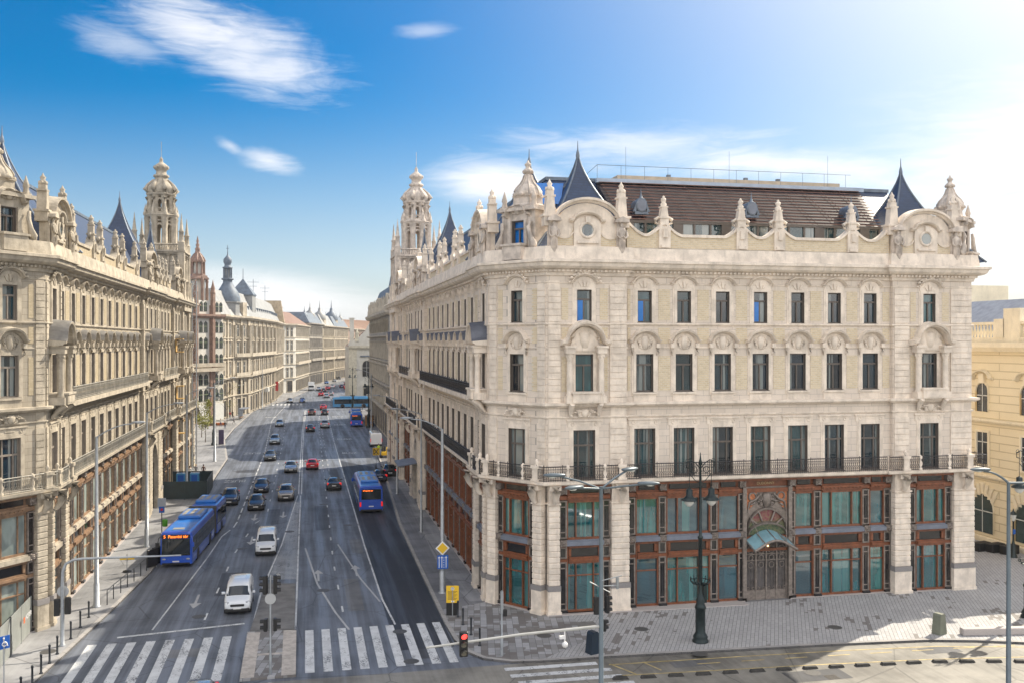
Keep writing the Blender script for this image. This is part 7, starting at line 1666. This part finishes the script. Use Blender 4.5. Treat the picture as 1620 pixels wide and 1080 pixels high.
for lb,uv,rz,t,b,hr,ps in [
 ('person in a brown top walking away past the dark hoarding',(322,754),2.9,'brown','black','d',1),('person with fair hair and a pale top behind the dark hoarding',(310,754),3.1,'grey','pale','b',1),
 ('person in pale clothes partly hidden behind the blue cabins',(300,757),3.1,'pale','grey','d',0),
 ('person in a black coat walking on the far left pavement by the orange planter',(356,678),.3,'black','jean','d',1),('person in pale top beside the one in the black coat',(349,674),.4,'pale','jean','b',1),
 ('person with a red top far left near the bus shelter',(364,661),.2,'red','jean','d',1),('person in dark clothes beside the red topped walker',(368,660),2.8,'black','black','d',1),('person in grey crossing the far left pavement alone',(370,670),1.2,'grey','black','d',1),
 ('person standing at the far left kerb before the zebra',(429,640),1.5,'black','jean','d',0),('cyclist like figure in pale clothes at the far left kerb',(437,641),1.6,'pale','grey','d',0),
 ('person in black waiting beside the rear of the far bus',(581,667),-.5,'black','black','d',0),('person in dark jacket in the far bus queue',(590,664),.5,'black','jean','d',0),('person in blue at the far bus stop',(587,676),2.,'blue','jean','d',1),('person in grey at the far bus stop',(591,675),-2,'grey','black','d',0),
 ('worker in a yellow high visibility vest at the road works',(599,718),.4,'hiviz','jean','d',0),('person standing by the junction kerb near the light blue bus',(573,648),1.,'black','black','d',0)]:
    x,y=pp(*uv); person(lb,x,y,rz,t,b,hr,ps)
# ---- plants
LEAFY=mat('yellow green leaves',(.22,.22,.03),.6,var=.4,vs=3); LEAFG=mat('bright green leaves',(.11,.19,.025),.6,var=.4,vs=2); BARK=mat('bark',(.07,.05,.035),.9,var=.2)
def tree(label,x,y,h,r,n,leaf,z=.13,seed=1,grp='young street trees'):
    rr=random.Random(seed); t=thing('young_tree',label,'tree',(x,y,z),0,grp); b=MB(); b.tube([(0,0,0),(.05,.03,h*.3),(0,0,h*.55),(.05,0,h*.95)],[.08,.06,.045,.012],6)
    tips=[]
    for i in range(12):
        q=rr.uniform(0,6.3); z0=h*rr.uniform(.3,.8); L=r*rr.uniform(.5,1.1); e=(L*math.cos(q),L*math.sin(q),z0+L*.8); b.tube([(0,0,z0),(e[0]*.5,e[1]*.5,z0+L*.55),e],[.03,.02,.008],4); tips.append(e)
    obj('trunk',b,BARK,t)
    if n:
        c=MB()
        for i in range(n):
            e=rr.choice(tips); g=[rr.gauss(0,r*.22) for _ in range(3)]; p=Vector(e)+Vector(g); u=Vector([rr.uniform(-1,1) for _ in range(3)]).normalized()*.13; w=u.cross(Vector([rr.uniform(-1,1) for _ in range(3)])).normalized()*.09
            c.add([p-u,p+w,p+u,p-w],[(0,1,2,3)])
        obj('crown',c,leaf,t)
    return t
x,y=gp(319,692); tree('young tree with yellow green leaves on the left pavement, nearest the palace corner',x,y,7.0,1.7,1500,LEAFY,seed=2)
x,y=gp(325,700); tree('small yellowing sapling in front of the yellow green tree',x,y,4.6,1.4,900,LEAFY,seed=3)
x,y=gp(359,672); tree('bare thin tree on the far left pavement before the cream building',x,y,9.5,2.2,120,LEAFY,seed=4)
def roofbush():
    rr=random.Random(5); c=MB(); L=HA.seg(0)[3]
    for i in range(2600):
        u=rr.uniform(L-19,L-9); d=rr.uniform(-6,-2.6); zt=(31.0-.12*(u-L+19))*1.0; z=27.4+ (zt-27.4)*rr.random()**.6*(.75+.25*math.sin(u*2.1)); p=Vector(HA.P(0,u,d,z)); q=Vector([rr.uniform(-1,1) for _ in range(3)]).normalized()*.28; w=q.cross(Vector([rr.uniform(-1,1) for _ in range(3)])).normalized()*.2
        c.add([p-q,p+w,p+q,p-w],[(0,1,2,3)])
    o=obj('roof_hedge',c,LEAFG,None,(HA.o.x,HA.o.y,.1)); tag(o,'bright green hedge growing on the roof terrace of the white building','hedge')
roofbush()
def misc():
    x,y=gp(343,672,.13); r=thing('orange_planter','orange planter bench on the far left pavement','planter',(x,y,.13),.2); b=MB(); b.cbox(-1.6,1.6,-.5,.5,0,.55,.05); obj('box',b,mat('rust orange steel',(.38,.10,.02),.7,var=.2),r)
    x,y=gp(350,702,.13); r=thing('info_pillar','dark purple information pillar on the left pavement','pillar',(x,y,.13)); b=MB(); b.cbox(-.45,.45,-.12,.12,0,2.6,.04); obj('panel',b,mat('dark purple panel',(.05,.035,.09),.4,var=.1),r)
    x,y=gp(386,662,.13); r=thing('bus_shelter','glass bus shelter at the far left kerb','bus shelter',(x,y,.13),-.1); b=MB(); b.box(-.9,.9,-3,3,2.45,2.6); obj('roof',b,LEDGE,r)
    for yy in(-2.9,0,2.9): b=MB(); b.box(-.85,-.78,yy-.04,yy+.04,0,2.45); obj('post',b,GALV,r)
    b=MB(); b.box(-.8,-.76,-2.9,2.9,.3,2.3); obj('glass_wall',b,GFAR,r); b=MB(); b.box(-.7,-.3,-2.2,2.2,.4,.5); obj('seat',b,WOODL,r)
    x,y=gp(420,640); r=thing('pharmacy_cross','green lit pharmacy cross hung on the cream building','sign',(-11.9,292,8.2),R(8)); b=MB(); b.box(-.35,.35,-.1,.1,-1.05,1.05); b.box(-1.05,1.05,-.098,.098,-.35,.35); obj('cross',b,mat('green led cross',(.03,.5,.1),.4,var=0,em=(.05,.8,.15,.5)),r)
    b=MB(); b.box(-.2,.2,.5,.6,-4.5,1); 
    r=thing('red_banner','red banner hanging at the end of the cream building','banner',(-8.7,303,4.6),0); b=MB(); b.box(-.5,.5,-.05,.05,-1.3,1.6); obj('cloth',b,SIGNR,r)
    r=thing('mast_hoist','lattice mast of a facade hoist against the left palace tower','hoist',(-15.6,143,.13)); b=MB()
    for dx in(-.3,.3):
        for dy in(-.3,.3): b.tube([(dx,dy,0),(dx,dy,27)],.05,4)
    for k in range(27):
        z=.5+k; b.tube([(-.3,-.3,z),(.3,-.3,z)],.04,4); b.tube([(.3,-.3,z),(.3,.3,z)],.04,4); b.tube([(-.3,-.3,z),(.3,-.3,z+1)],.03,4)
    obj('lattice',b,GALV,r)
    for k,(yy,zz) in enumerate(((-15,17),(-14.5,11),(-14,6.5))): b=MB(); b.box(-.5,.4,yy-.6,yy+.6,zz,zz+.12); b.box(-.5,-.42,yy-.6,yy+.6,zz,zz+1.6); b.box(-.5,.4,yy-.6,yy+.6,zz+1.6,zz+1.72); tag(obj('hoist_platform',b,mat('yellow timber',(.42,.27,.09),.7,var=.2),None,(-15.7,143,.13)),['yellow timber platform highest on the left palace facade','yellow timber platform midway up the left palace facade','yellow timber platform lowest on the left palace facade'][k],'platform','yellow timber platforms on the left palace')
misc()
# ---------------- the air: thin even haze round the whole scene ----------------
hz=MB(); hz.box(-1700,1700,-1300,2500,-1.2,62)
hm=bpy.data.materials.new('haze air'); hm.use_nodes=True; nt=hm.node_tree; nt.nodes.clear(); o_=nt.nodes.new('ShaderNodeOutputMaterial'); pv=nt.nodes.new('ShaderNodeVolumePrincipled')
pv.inputs['Color'].default_value=(.93,.95,1,1); pv.inputs['Density'].default_value=.00014; pv.inputs['Anisotropy'].default_value=.45; nt.links.new(pv.outputs[0],o_.inputs['Volume'])
ho=obj('haze',hz,hm); ho['kind']='stuff'
